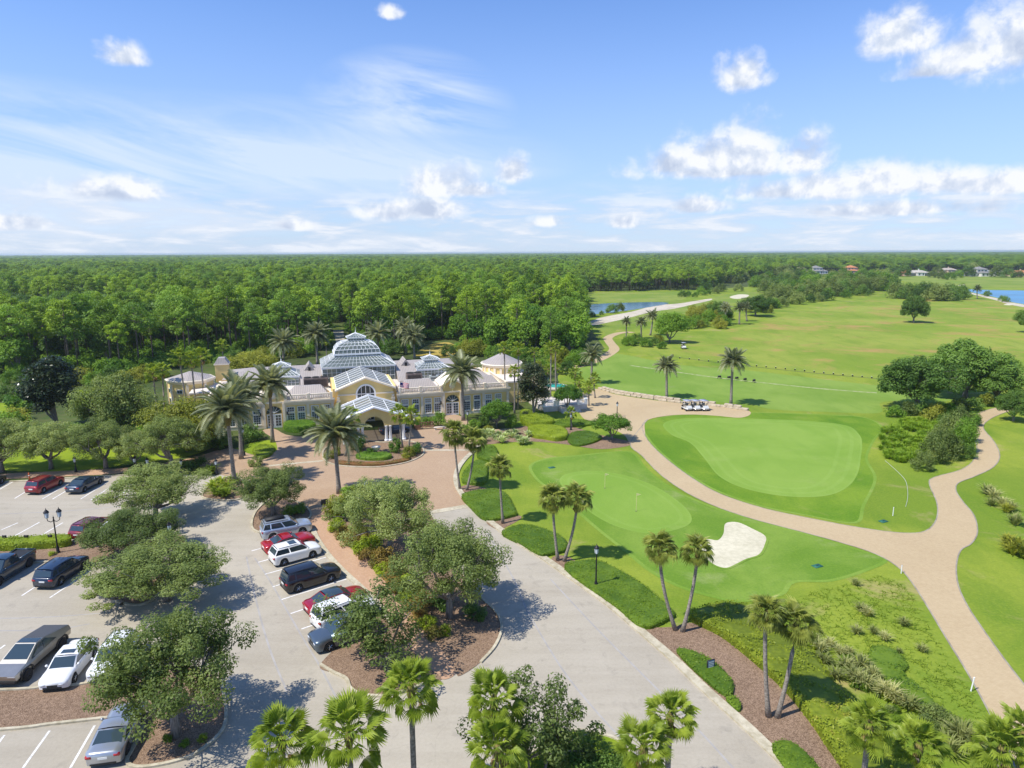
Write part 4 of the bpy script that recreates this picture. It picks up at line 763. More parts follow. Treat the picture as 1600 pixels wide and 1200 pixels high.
for i, (x, y) in enumerate([(530, 800), (545, 790), (560, 785), (540, 812), (575, 790), (600, 785), (525, 810)]): bush('green' if i % 2 else 'yellow', 'leafy shrub under the trees at the head of the long bed', (x, y), 40, 24, group='shrubs at the head of the long bed')
for i in range(17):
    x = 748+i*5.2; y = 678+rnd.uniform(-5, 12)+i*.4; g = G(x, y); tag(link('variegated_shrub', STRAPW[i % 2], None, (*g, 0), rnd.uniform(0, 6), rnd.uniform(1.1, 1.7)), 'pale striped leafy clump in the bed beside the plaza', 'shrub', 'pale striped clumps beside the plaza')
for i, (x, y) in enumerate([(334, 764), (345, 758), (356, 765), (366, 755), (340, 774), (352, 776), (330, 738), (326, 742)]): tag(link('strap_plant', STRAP[i % 2], None, (*G(x, y), 0), rnd.uniform(0, 6), 1.7), 'bright strap leaved clump in the small bed by the brick walk', 'plant', 'strap leaved clumps by the brick walk')
for i, (x, y, s) in enumerate([(1280, 1018, 1.2), (1296, 1010, .9), (1312, 1022, .9), (1326, 1022, .8), (1322, 1046, 1.2), (1344, 1044, 1.3), (1306, 1060, 1.1), (1336, 1068, 1.5), (1350, 1074, 1.4), (1378, 1085, 1.3), (1390, 1092, 1.4), (1400, 1098, 1.1), (1345, 955, 1.0), (1355, 962, 1.0), (1338, 990, .9), (1365, 990, .8), (1382, 1000, .9), (1412, 978, .9), (1440, 1018, .8), (1404, 1020, .5), (1337, 914, .8), (1270, 1006, 1.1), (1420, 1108, 1.3), (1500, 1160, 1.7), (1480, 1180, 1.6), (1520, 1170, 1.5), (1288, 1036, 1.0), (1362, 1060, 1.1)]):
    tag(link('ornamental_grass', TUFT[i % 2], None, (*G(x, y), 0), rnd.uniform(0, 6), s*.95), 'wispy tan tuft of ornamental grass on the right slope', 'grass tuft', 'wispy tan grass tufts on the slope')
for i, (x, y) in enumerate([(1398, 652), (1418, 648), (1440, 648), (1462, 650), (1482, 648), (1500, 642), (1522, 640), (1540, 634), (1566, 636), (1588, 632), (1478, 664), (1452, 658)]): bush(['green', 'olive', 'dark', 'yellow'][i % 4], 'bush in the shade at the foot of the right oak clump', (x, y), 30, 16, group='bushes under the right oaks')
hpx('creeping_cover', 'bright green creeping ground cover among the grass tufts', [(1358, 1020), (1376, 1012), (1400, 1022), (1418, 1042), (1412, 1056), (1440, 1080), (1460, 1105), (1440, 1112), (1405, 1085), (1380, 1062), (1362, 1045)], .3, m_ground, cat='ground cover', lumps=.25, rnd=.25)
for i, (x, y) in enumerate([(1455, 1120), (1470, 1128), (1488, 1140), (1500, 1148), (1450, 1140)]): bush('olive', 'olive shrub at the lower right behind the fan palms', (x, y), 36, 18, group='olive shrubs at the lower right')
for i, (kd, x, y, w_, h_) in enumerate([('olive', 1440, 735, 32, 22), ('olive', 1458, 722, 40, 34), ('olive', 1478, 716, 42, 36), ('green', 1500, 706, 40, 38), ('olive', 1485, 690, 40, 34), ('green', 1510, 690, 30, 30), ('olive', 1500, 668, 36, 26), ('green', 1520, 665, 24, 16), ('olive', 1465, 700, 36, 28), ('dark', 1510, 716, 24, 18)]): bush(kd, 'mounded olive green shrub in the clump inside the path bend', (x, y), w_*1.15, h_, group='shrubs inside the path bend', big=True)
FB = [(1374, 700), (1380, 675), (1400, 662), (1440, 656), (1470, 660), (1465, 685), (1450, 705), (1430, 722), (1400, 722), (1380, 715)]
fp_ = gpoly(FB); V_, F_ = [], []; R4 = random.Random(9); xs_, ys_ = [p[0] for p in fp_], [p[1] for p in fp_]
while len(V_) < 90000:
    x, y = R4.uniform(min(xs_), max(xs_)), R4.uniform(min(ys_), max(ys_))
    if not inside(fp_, x, y): continue
    me = R4.choice(FERN); k = len(V_); a = R4.uniform(0, 6.28); q = R4.uniform(.7, 1.35); c_, s_ = math.cos(a)*q, math.sin(a)*q
    V_ += [(x+c_*v.co.x-s_*v.co.y, y+s_*v.co.x+c_*v.co.y, v.co.z*q) for v in me.vertices]; F_ += [tuple(i+k for i in p.vertices) for p in me.polygons]
me = bpy.data.meshes.new('fern_bed'); me.from_pydata(V_, [], F_); me.materials.append(leaf_mat('fern_leaves', (.085, .150, .012), (.170, .240, .022), .5, .38)); tag(link('fern_bed', me), 'tall yellow green fern bed beside the big putting green', 'ferns', None, 'stuff')
for i, (x, y, s) in enumerate([(1542, 772, 1.6), (1552, 780, 1.6), (1566, 790, 1.4), (1580, 798, 1.4), (1548, 790, 1.2), (1586, 820, 1.6), (1572, 800, 1.2), (1575, 855, 1.6), (1590, 862, 1.8), (1600, 872, 1.8), (1582, 866, 1.5)]): tag(link('ornamental_grass', (FERN if i > 5 else TUFT)[i % 2], None, (*G(x, y), 0), rnd.uniform(0, 6), s), 'clump of coarse grass right of the wide path', 'grass tuft', 'coarse grass clumps right of the path')
bp = gpoly([(1240, 985), (1225, 940), (1300, 918), (1370, 900), (1410, 915), (1440, 960), (1500, 1060), (1545, 1130), (1480, 1150), (1400, 1110), (1330, 1050), (1280, 1020)]); V_, F_ = [], []; xs_, ys_ = [p[0] for p in bp], [p[1] for p in bp]; SM = blade_mesh(77, m_rus, 9, .11, .20, .018)
while len(V_) < 50000:
    x, y = R4.uniform(min(xs_), max(xs_)), R4.uniform(min(ys_), max(ys_))
    if not inside(bp, x, y) or math.sin(x*.8)*math.sin(y*.7+x*.3)+R4.uniform(-1.6, 1.6) < -.2: continue
    k = len(V_); a = R4.uniform(0, 6.28); q = R4.uniform(.5, 1.5); c_, s_ = math.cos(a)*q, math.sin(a)*q
    V_ += [(x+c_*v.co.x-s_*v.co.y, y+s_*v.co.x+c_*v.co.y, v.co.z*q) for v in SM.vertices]; F_ += [tuple(i+k for i in p.vertices) for p in SM.polygons]
me = bpy.data.meshes.new('rough_grass'); me.from_pydata(V_, [], F_); me.materials.append(leaf_mat('rough_blades', (.100, .165, .012), (.180, .235, .026), .3, .36, .7, c=(.26, .24, .09), gain=1.7)); tag(link('rough_grass', me), 'unmown rough grass on the slope below the path', 'grass', None, 'stuff')
for i in range(26):
    x, y = 1258+i*8.2+R4.uniform(-8, 8), 1000+i*6.6+R4.uniform(-12, 12); bush(R4.choice(['ground', 'olive', 'hedge']), 'low rounded shrub among the tan tufts on the slope', (x, y), R4.uniform(12, 26), R4.uniform(6, 12), group='low shrubs on the right slope')
# scrub beside the range, house gardens
def scatter(label, group, pts, kinds, wr, name='shrub', cat='shrub'):
    for x, y in pts: bush(rnd.choice(kinds), label, (x, y), rnd.uniform(*wr), None, name, cat, group, True)
P1 = [(rnd.uniform(1192, 1400), 0) for _ in range(105)]; P1 = [(x, 482-(x-1192)*.128+rnd.uniform(-26, 2)*(1-(x-1192)/420)) for x, _ in P1]
scatter('rounded bush in the belt of scrub along the far side of the range', 'scrub belt beyond the range', P1, ['olive', 'dark', 'green', 'olive'], (18, 38))
P1 = [(rnd.uniform(1090, 1330), rnd.uniform(436, 456)) for _ in range(75)]
scatter('dark bush in the far scrub before the houses', 'far scrub before the houses', P1, ['dark', 'olive', 'green'], (14, 28))
P1 = [(rnd.uniform(1060, 1140), rnd.uniform(490, 514)) for _ in range(30)]+[(rnd.uniform(1170, 1200), rnd.uniform(486, 496)) for _ in range(4)]
scatter('low yellow green brush below the pair of date palms', 'brush below the date palms', P1, ['yellow', 'green', 'yellow'], (18, 30))
scatter('bush at the foot of the palms near the golf cart', 'bushes near the golf cart', [(978, 538), (985, 540), (994, 537), (1010, 542), (1022, 540), (1035, 545), (1028, 536)], ['dark', 'yellow', 'green'], (16, 26))
scatter('dark tree in the grove before the lake', 'grove before the lake', [(1402, 466), (1412, 467), (1424, 466), (1436, 468), (1446, 466), (1462, 470), (1474, 470), (1486, 470), (1496, 468), (1500, 464), (1480, 462), (1455, 462)], ['dark', 'olive', 'dark'], (26, 40), 'round_tree', 'tree')
scatter('dark bush on the pond bank', 'bushes on the pond bank', [(1065, 464), (1075, 463), (1085, 464), (1096, 461), (1106, 460), (1118, 459), (1126, 456), (910, 497), (918, 496), (926, 495), (940, 492), (955, 489), (968, 486)], ['dark', 'green', 'olive'], (10, 22))
scatter('round tree in the gardens of the far houses', 'garden trees by the far houses', [(1225, 433), (1248, 436), (1262, 438), (1300, 438), (1318, 434), (1345, 433), (1362, 432), (1378, 432), (1392, 431), (1410, 432), (1456, 434), (1470, 436), (1484, 437), (1496, 434), (1510, 432), (1560, 433), (1575, 434), (1590, 434), (1465, 430), (1440, 430), (1520, 430)], ['dark', 'olive', 'green'], (16, 30), 'round_tree', 'tree')
scatter('palm or shrub clump on the lake shore', 'clumps on the lake shore', [(1566, 470), (1572, 472), (1542, 463)], ['green', 'dark'], (10, 18))
scatter('leafy bush at the wood edge behind the clubhouse right end', 'bushes at the wood edge behind the right end', [(770, 560), (790, 562), (812, 566), (836, 572), (850, 580), (865, 572), (880, 566), (895, 572), (905, 565), (915, 570), (885, 585), (842, 590), (700, 556), (730, 555), (745, 556)], ['green', 'dark', 'yellow', 'green'], (26, 40))
scatter('leafy bush at the wood edge behind the clubhouse left side', 'bushes at the wood edge behind the left side', [(370, 572), (350, 574), (390, 566), (415, 568), (430, 562), (460, 558), (475, 556), (560, 552), (576, 550), (604, 552), (618, 554), (20, 600), (50, 606), (75, 600), (130, 600), (150, 604), (175, 596), (200, 600), (225, 596), (250, 590), (10, 625), (110, 604)], ['green', 'dark', 'green', 'yellow'], (28, 44))
# ------------------------------------------------------------------ the wood
PV = [pine_meshes(300+i, m_pine if i % 3 else m_pineb, 17, sp) for i, sp in enumerate((1.2, 1.5, 1.05, 1.65, 1.35))]
BV = [tree_meshes('broadleaf', 320+i, 3.4, 3.4, 5.6, 2.2, .18, 34, 1.4, 110, .62, [m_oakd, m_grn][i], m_bark, .85) for i in range(2)]
EDGE = np.array([(-900, 592), (-300, 592), (0, 592), (60, 588), (180, 590), (240, 578), (340, 566), (440, 556), (510, 548), (516, 505), (543, 505), (552, 547), (600, 548), (648, 552), (655, 531), (712, 531), (720, 552), (760, 556), (830, 560), (875, 567), (908, 560), (910, 545), (896, 526), (880, 508), (862, 500), (858, 478), (880, 457), (1000, 455), (1060, 454), (1100, 452), (1130, 445), (1200, 434), (1280, 427), (1400, 424), (1640, 424), (2600, 424)], float)
R_ = np.random.default_rng(11)
def ring(d0, d1, sp, side=.95):
    xs = np.arange(-d1*side, d1*side, sp); ys = np.arange(d0*.7, d1, sp); X, Y = np.meshgrid(xs, ys); X = X.ravel()+R_.uniform(-.48, .48, X.size)*sp; Y = Y.ravel()+R_.uniform(-.48, .48, Y.size)*sp
    D = np.hypot(X, Y); f = Y*CP+H*SP; w_ = H*CP-Y*SP; u, v = F*X/f, F*w_/f; px, py = 800+u*CR+v*SR, 600+v*CR-u*SR
    e = np.interp(px, EDGE[:, 0], EDGE[:, 1]); ok = (D > d0) & (D < d1) & (py < e) & (np.abs(X) < Y*side+20)
    return X[ok], Y[ok], px[ok], py[ok]
X1, Y1, px1, py1 = ring(100, 430, 6.0)
keep = R_.uniform(size=len(X1)) < .90; X1, Y1, px1, py1 = X1[keep], Y1[keep], px1[keep], py1[keep]
D1 = np.hypot(X1, Y1); vis = (px1 > -25) & (px1 < 1625); order = np.argsort(np.where(vis, D1, 1e9)); near = set(order[:300].tolist())
def patch(X, Y): return np.sin(X*.013+1.2)*np.cos(Y*.011+.4)+.5*np.sin(X*.031+Y*.027)+.35*np.sin(Y*.06-X*.02)
def pick(X, Y):
    q = patch(X, Y)+R_.normal(size=len(X))*.55; return np.where(q > .85, 5, np.where(q < -1.0, 6, R_.integers(0, 5, len(X))))
k1 = pick(X1, Y1)
pg = 'pines of the dense wood behind the clubhouse'
FIRST = {}
for i in order[:300]:
    k = int(k1[i]); s = float(R_.uniform(.74, 1.10)); me = PV[k] if k < 5 else BV[k-5]
    wh = 'left of the clubhouse' if px1[i] < 265 else ('behind the glass domes' if px1[i] < 640 else ('behind the right wing' if px1[i] < 850 else 'beside the far cart path and pond'))
    t = plant('pine_tree' if k < 5 else 'broadleaf_tree', ('tall pine with bare trunk at the wood front '+wh) if k < 5 else ('leafy tree among the pines at the wood front '+wh), 'tree', (X1[i], Y1[i]), me, s if k < 5 else s*1.35, float(R_.uniform(0, 6.28)), ('pines '+wh) if k < 5 else ('leafy trees '+wh))
    t.scale.z *= float(R_.uniform(.9, 1.08)); FIRST.setdefault(k, t)
# trees too many to count: one object that stands copies of the same crowns and trunks on points
pts, rot, scl, idx = [], [], [], []
def add_pts(X, Y, k, s_xy, s_z, jit=.3):
    n = len(X)
    for a, b in ((pts, np.column_stack([X, Y, np.zeros(n)])), (rot, np.column_stack([np.zeros(n), np.zeros(n), R_.uniform(0, 6.28, n)])), (idx, k)): a.append(b)
    j = R_.uniform(1-jit, 1+jit, n); b_ = np.where(k >= 5, 1.35, 1.0); scl.append(np.column_stack([s_xy*j*b_, s_xy*j*b_, s_z*b_*R_.uniform(.70, 1.12, n)*(1+.13*patch(X*1.7, Y*1.7+90))]))
rest = np.array([i for i in range(len(X1)) if i not in near]); add_pts(X1[rest], Y1[rest], k1[rest], .95, .95)
X, Y, _, _ = ring(430, 1000, 7.6); add_pts(X, Y, pick(X, Y), 1.15, .90)
X, Y, _, _ = ring(1000, 2600, 13.0, .9); add_pts(X, Y, pick(X, Y), 2.0, .86)
X, Y, _, _ = ring(2600, 8000, 34.0, .85); add_pts(X, Y, pick(X, Y), 5.0, .80)
X, Y, _, _ = ring(110, 420, 5.5); s_ = R_.uniform(size=len(X)) < .95
ux, uy = X[s_], Y[s_]; add_pts(ux, uy, np.full(len(ux), 7), 2.1, 2.4, .45)
def attr(me, nm, tp, arr):
    a = me.attributes.new(nm, tp, 'POINT'); a.data.foreach_set('vector' if tp == 'FLOAT_VECTOR' else 'value', np.ascontiguousarray(arr).ravel())
pm = bpy.data.meshes.new('woodland'); PT = np.concatenate(pts); pm.vertices.add(len(PT)); pm.vertices.foreach_set('co', PT.astype(np.float32).ravel())
attr(pm, 'rot', 'FLOAT_VECTOR', np.concatenate(rot).astype(np.float32)); attr(pm, 'scl', 'FLOAT_VECTOR', np.concatenate(scl).astype(np.float32)); attr(pm, 'idx', 'INT', np.concatenate(idx).astype(np.int32))
wood = tag(link('woodland', pm), 'pine woodland reaching back to the horizon', 'woodland', None, 'stuff')
gn = bpy.data.node_groups.new('woodland_nodes', 'GeometryNodeTree'); gn.interface.new_socket('Geometry', in_out='INPUT', socket_type='NodeSocketGeometry'); gn.interface.new_socket('Geometry', in_out='OUTPUT', socket_type='NodeSocketGeometry')
gi, go = gn.nodes.new('NodeGroupInput'), gn.nodes.new('NodeGroupOutput'); J = gn.nodes.new('GeometryNodeJoinGeometry')
def named(nm, tp):
    n = gn.nodes.new('GeometryNodeInputNamedAttribute'); n.data_type = tp; n.inputs[0].default_value = nm; return n.outputs[0]
und = bpy.data.objects.get('shrub')
for k in range(8):
    srcs = list(FIRST[k].children) if k in FIRST else ([o for o in bpy.data.objects if o.name.startswith('shrub') and o.data in BUSH['green']][:1] if k == 7 else [])
    for sobj in srcs:
        inf = gn.nodes.new('GeometryNodeObjectInfo'); inf.transform_space = 'ORIGINAL'; inf.inputs[0].default_value = sobj; inf.inputs[1].default_value = True
        cmp_ = gn.nodes.new('FunctionNodeCompare'); cmp_.data_type = 'INT'; cmp_.operation = 'EQUAL'; gn.links.new(named('idx', 'INT'), cmp_.inputs[2]); cmp_.inputs[3].default_value = k
        ip = gn.nodes.new('GeometryNodeInstanceOnPoints'); gn.links.new(gi.outputs[0], ip.inputs['Points']); gn.links.new(cmp_.outputs[0], ip.inputs['Selection']); gn.links.new(inf.outputs['Geometry'], ip.inputs['Instance'])
        gn.links.new(named('rot', 'FLOAT_VECTOR'), ip.inputs['Rotation']); gn.links.new(named('scl', 'FLOAT_VECTOR'), ip.inputs['Scale']); gn.links.new(ip.outputs[0], J.inputs[0])
gn.links.new(J.outputs[0], go.inputs[0]); md = wood.modifiers.new('woodland', 'NODES'); md.node_group = gn
# ================================================================== the clubhouse
m_stuc = plain('yellow_stucco', (.80, .61, .25), .9, 0, .06, .6, .2, .15); m_trim = plain('cream_trim', (.80, .70, .54), .8, 0, .05, .8, .3); m_white = plain('white_frame', (.82, .83, .82), .5, 0, .03, 2, .4)
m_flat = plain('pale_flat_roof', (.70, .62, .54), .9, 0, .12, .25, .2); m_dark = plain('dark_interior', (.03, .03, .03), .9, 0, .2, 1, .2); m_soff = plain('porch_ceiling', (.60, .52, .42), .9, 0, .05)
def seam_roof():
    m, t, p = new_mat('seamed_metal_roof'); c = obj_co(t); wv = t.node('ShaderNodeTexWave'); wv.inputs['Scale'].default_value = 1.05; wv.inputs['Distortion'].default_value = 0; t.l.new(c, wv.inputs['Vector'])
    t.l.new(t.mix(.35, t.ramp(wv.outputs['Fac'], [(.02, (.22, .19, .165)), (.12, (.45, .395, .345))]), t.ramp(t.noise(c, .5, 4.0), [(.3, (.34, .30, .26)), (.7, (.50, .445, .395))])), p.inputs['Base Color']); p.inputs['Roughness'].default_value = .5; p.inputs['Metallic'].default_value = .15
    b = t.node('ShaderNodeBump'); b.inputs['Strength'].default_value = .5; b.inputs['Distance'].default_value = .03; t.l.new(wv.outputs['Fac'], b.inputs['Height']); t.l.new(b.outputs[0], p.inputs['Normal']); return m
m_roof = seam_roof()
def glassm(name, tint, tr=.45, rough=.06):
    m, t, p = new_mat(name); t.n.remove(p); g = t.node('ShaderNodeBsdfGlossy'); g.inputs['Roughness'].default_value = rough; g.inputs[0].default_value = (.82, .86, .82, 1)
    d = t.node('ShaderNodeBsdfDiffuse'); d.inputs[0].default_value = (*tint, 1); tp = t.node('ShaderNodeBsdfTransparent'); tp.inputs[0].default_value = (.72, .80, .82, 1)
    a = t.node('ShaderNodeMixShader'); a.inputs[0].default_value = tr; t.l.new(d.outputs[0], a.inputs[1]); t.l.new(tp.outputs[0], a.inputs[2])
    lw = t.node('ShaderNodeLayerWeight'); lw.inputs[0].default_value = .35; b = t.node('ShaderNodeMixShader'); t.l.new(t.m('MULTIPLY', lw.outputs['Fresnel'], .35), b.inputs[0]); t.l.new(a.outputs[0], b.inputs[1]); t.l.new(g.outputs[0], b.inputs[2]); t.l.new(b.outputs[0], t.n['Material Output'].inputs[0]); return m
m_sky_glass = glassm('skylight_glass', (.25, .27, .26), .35); m_gh = glassm('greenhouse_glass', (.20, .24, .225), .42)
m_blind = plain('window_blind', (.34, .32, .27), .15, 0, .1, 1, .7); m_win = plain('window_glass', (.045, .065, .075), .06, 0, 0, 1, .8)
LD, RD = G(430, 668), G(707, 648); BA = math.atan2(RD[1]-LD[1], RD[0]-LD[0]); BC = ((LD[0]+RD[0])/2, (LD[1]+RD[1])/2)
club = thing('clubhouse', 'yellow clubhouse with balustrades, gabled porch and white glass dome roofs', 'building', (*BC, 0), BA)
def B(x, y): c, s = math.cos(BA), math.sin(BA); return (BC[0]+c*x-s*y, BC[1]+s*x+c*y)
def bx(name, mat, *b, parent=None, bevel=0.0): mb = MB(); mb.box(*b); return mb.build(name, mat, parent or club, False, bevel)
def sym(fn):
    for s in (-1, 1): fn(s)
def sbx(name, mat, s, x0, x1, y0, y1, z0, z1, **k):
    a, b = sorted((s*x0, s*x1)); return bx(name, mat, a, b, y0, y1, z0, z1, **k)
def gable_poly(cx, hw, z0, ze, za): return [(cx-hw, z0), (cx+hw, z0), (cx+hw, ze), (cx, za), (cx-hw, ze)]
def arch_pts(cx, r, zc, n=12): return [(cx+r*math.cos(PI*k/n), zc+r*math.sin(PI*k/n)) for k in range(n+1)]
# --- two front wings
def wing(s):
    wall = sbx('wall', m_stuc, s, 5.3, 25.0, 0, 22, -.6, 4.2)
    sbx('roof_deck', m_flat, s, 5.42, 24.8, .4, 21.8, 4.2, 4.33)
    mb = MB()
    for x0, x1 in ((5.2, 13.1), (16.4, 25.2)):
        a, b = sorted((s*x0, s*x1)); mb.box(a, b, -.16, .10, 3.55, 3.80); mb.box(a-.05, b+.05, -.30, .12, 3.80, 4.10); mb.box(a-.1, b+.1, -.42, .14, 4.10, 4.36)
    a, b = sorted((s*24.86, s*25.3)); mb.box(a, b, .16, 22.1, 3.80, 4.36); mb.build('cornice', m_trim, club)
    mb = MB(); [mb.box(*sorted((s*x0, s*x1)), -.10, .02, -.6, .45) for x0, x1 in ((5.2, 13.1), (16.4, 25.1))]; mb.build('plinth', m_trim, club)
    for x in (5.5, 9.45, 13.0, 16.5, 20.4, 24.85):
        o = sbx('pilaster', m_trim, s, x-.22, x+.22, -.16, .02, .45, 3.55)
    # balustrade: rails, piers and a row of turned balusters
    for x0, x1 in ((5.4, 13.1), (16.4, 24.9)):
        a, b = sorted((s*x0, s*x1)); mb = MB(); mb.box(a, b, -.30, -.02, 4.36, 4.50); mb.box(a, b, -.32, 0, 5.12, 5.30); bal = mb.build('balustrade', m_trim, club)
        for px_ in (a, (a+b)/2-.25, b-.5): bx('pier', m_trim, px_, px_+.5, -.38, .06, 4.37, 5.45, parent=bal, bevel=.04)
        mb = MB(); n = int((b-a)/.26)
        for i in range(n):
            cx = a+(b-a)*(i+.5)/n
            if any(px_-.1 < cx < px_+.6 for px_ in (a, (a+b)/2-.25, b-.5)): continue
            mb.lathe([(.05, 4.50), (.085, 4.62), (.085, 4.75), (.04, 4.95), (.06, 5.12)], 6, cx, -.16)
        tag(mb.build('balusters', m_trim, bal, True), kind='stuff')
    a, b = sorted((s*24.62, s*24.9)); mb = MB(); mb.box(a, b, 0, 12, 4.36, 4.5); mb.box(a, b, 0, 12, 5.12, 5.3); bal = mb.build('balustrade', m_trim, club)
    mb = MB(); [mb.lathe([(.05, 4.50), (.085, 4.62), (.04, 4.95), (.06, 5.12)], 6, s*24.76, .4+i*.27) for i in range(42)]; tag(mb.build('balusters', m_trim, bal, True), kind='stuff')
    # seamed metal roofs set behind the balustrades
    for x0, x1 in ((5.7, 12.9), (16.6, 24.2)):
        a, b = sorted((s*x0, s*x1)); mb = MB(); z0, z1 = 4.40, 6.15; y0, y1 = .9, 5.4; ym = 3.1; i = 1.5
        mb.add([(a, y0, z0), (b, y0, z0), (b, y1, z0), (a, y1, z0), (a+i, ym-.25, z1), (b-i, ym-.25, z1), (b-i, ym+.25, z1), (a+i, ym+.25, z1)], [(0, 1, 5, 4), (1, 2, 6, 5), (2, 3, 7, 6), (3, 0, 4, 7), (4, 5, 6, 7)]); mb.build('hip_roof', m_roof, club)
    # windows: lower sash, transom, muntins and a cream surround
    for x in (6.5, 8.35, 10.5, 12.15, 17.4, 19.2, 21.3, 23.1):
        cx = s*x; mb = MB()
        for z0, z1 in ((.72, 2.2), (2.5, 3.2)):
            mb.box(cx-.62, cx-.5, -.07, .02, z0-.1, z1+.1); mb.box(cx+.5, cx+.62, -.07, .02, z0-.1, z1+.1); mb.box(cx-.5, cx+.5, -.07, .02, z0-.1, z0); mb.box(cx-.5, cx+.5, -.07, .02, z1, z1+.1)
        wd = mb.build('window', m_white, club)
        for z0, z1 in ((.72, 2.2), (2.5, 3.2)):
            bx('pane', m_blind if (int(x*7)+int(z0)+(s > 0)) % 4 == 0 else m_win, cx-.5, cx+.5, -.03, -.01, z0, z1, parent=wd); mb = MB()
            for k in (-1, 1): mb.box(cx+k*.17-.02, cx+k*.17+.02, -.05, -.03, z0, z1)
            for q in range(1, 4 if z0 < 1 else 2): zz = z0+(z1-z0)*q/(4 if z0 < 1 else 2); mb.box(cx-.5, cx+.5, -.055, -.03, zz-.02, zz+.02)
            mb.build('muntin', m_white, wd)
        bx('sill', m_trim, cx-.72, cx+.72, -.14, .0, .5, .61, parent=wd)
    # pedimented door bay
    cx = s*14.75; op = arch_pts(cx, 1.32, 2.35)
    prof = [(cx-1.65, -.6), (cx-1.32, -.6)]+op[::-1]+[(cx+1.32, -.6), (cx+1.65, -.6), (cx+1.65, 5.3), (cx, 6.45), (cx-1.65, 5.3)]
    mb = MB(); mb.xprism(prof, -.22, .9); bay = mb.build('door_bay', m_stuc, club)
    mb = MB()
    for k in (-1, 1): mb.xprism([(cx, 6.46), (cx, 6.78), (cx+k*2.05, 5.36), (cx+k*2.05, 5.10)], -.45, 5.5)
    mb.build('pediment_trim', m_trim, bay); bx('cornice_band', m_trim, cx-1.72, cx+1.72, -.30, -.22, 4.05, 4.32, parent=bay)
    mb = MB(); mb.xprism([(cx-1.9, 5.12), (cx, 6.42), (cx+1.9, 5.12)], .92, 5.4); mb.build('bay_roof', m_roof, bay)
    MB().lathe([(.55, 0), (.55, .08), (.42, .12)], 18).build('medallion', m_trim, bay, True).matrix_local = Matrix.Translation((cx, -.23, 5.25)) @ Matrix.Rotation(PI/2, 4, 'X')
    for k in (-1, 1): bx('pilaster', m_trim, cx+k*1.52-.2, cx+k*1.52+.2, -.34, -.22, -.5, 4.05, parent=bay)
    bx('vestibule', m_stuc, cx-1.6, cx+1.6, .9, 1.0, -.5, 4.6, parent=bay)
    for k in (-1, 1):
        d = bx('door', m_white, cx+k*.58-.56, cx+k*.58+.56, -.12, -.04, -.05, 2.25)
        for q in range(4):
            for c_ in (-1, 1): bx('pane', m_win, cx+k*.58+c_*.22-.18, cx+k*.58+c_*.22+.18, -.135, -.12, .32+q*.46, .70+q*.46, parent=d)
    mb = MB(); mb.xprism([(p[0]*1.0, p[1]) for p in arch_pts(cx, 1.15, 2.40)], -.10, -.05); fl = mb.build('fanlight', m_win, club)
    mb = MB(); [mb.bar((cx, -.12, 2.42), (cx+1.13*math.cos(PI*q/6), -.12, 2.42+1.13*math.sin(PI*q/6)), .05) for q in range(1, 6)]; mb.build('muntin', m_white, fl)
    for k in (-1, 1):
        lp = bx('wall_lantern', plain('black_iron', (.02, .02, .022), .5, .3, 0), cx+k*2.05-.1, cx+k*2.05+.1, -.42, -.22, 2.1, 2.6)
sym(wing)
# --- middle hall
bx('recess_wall', m_stuc, -5.3, 5.3, 1.6, 13.0, -.5, 5.5); bx('roof_deck', m_flat, -5.2, 5.2, 13.02, 14.0, 4.2, 4.4)
aw = arch_pts(0, 1.45, 4.75, 14)
mb = MB(); mb.xprism([(-4.5, -.5), (4.5, -.5), (4.5, 5.55), (1.45, 6.80), (1.45, 4.75)]+aw[1:-1]+[(-1.45, 4.75), (-1.45, 6.80), (-4.5, 5.55)], -.2, .5) if False else None
mb = MB()
mb.xprism([(-4.5, -.5), (4.5, -.5), (4.5, 3.9), (-4.5, 3.9)], -.2, 1.6)
mb.xprism([(-4.5, 3.9), (-1.45, 3.9)]+aw[::-1]+[(1.45, 3.9), (4.5, 3.9), (4.5, 5.55), (0, 7.30), (-4.5, 5.55)], -.2, .45); hall = mb.build('gable_front', m_stuc, club)
mb = MB()
for k in (-1, 1): mb.xprism([(0, 7.32), (0, 7.58), (k*5.0, 5.62), (k*5.0, 5.36)], -.5, .6)
mb.box(-4.62, -1.62, -.30, -.2, 4.62, 4.86); mb.box(1.62, 4.62, -.30, -.2, 4.62, 4.86); mb.build('rake_trim', m_trim, hall)
for k in (-1, 1):
    for q in range(9): bx('quoin', m_trim, k*4.52-.22-(.1 if q % 2 else 0), k*4.52+.22+(.1 if q % 2 else 0), -.27, -.2, .2+q*.48, .60+q*.48, parent=hall)
mb = MB(); n = 14; ro, ri = arch_pts(0, 1.66, 4.75, n), arch_pts(0, 1.40, 4.75, n)
for i in range(n): a, b, c, d = ro[i], ro[i+1], ri[i+1], ri[i]; mb.xprism([a, b, c, d], -.28, -.1)
mb.box(-1.66, -1.40, -.28, -.1, 3.9, 4.75); mb.box(1.40, 1.66, -.28, -.1, 3.9, 4.75); mb.box(-1.66, 1.66, -.30, -.1, 3.72, 3.9); mb.box(-1.4, 1.4, -.2, -.08, 4.68, 4.80); mb.box(-.05, .05, -.2, -.08, 3.9, 6.1); mb.box(-.75, -.68, -.2, -.08, 3.9, 5.9); mb.box(.68, .75, -.2, -.08, 3.9, 5.9)
aw_ = mb.build('arched_window', m_white, club); mb = MB(); mb.xprism([(-1.42, 3.9), (1.42, 3.9)]+arch_pts(0, 1.42, 4.75, n), 0, .04); mb.build('pane', m_win, aw_)
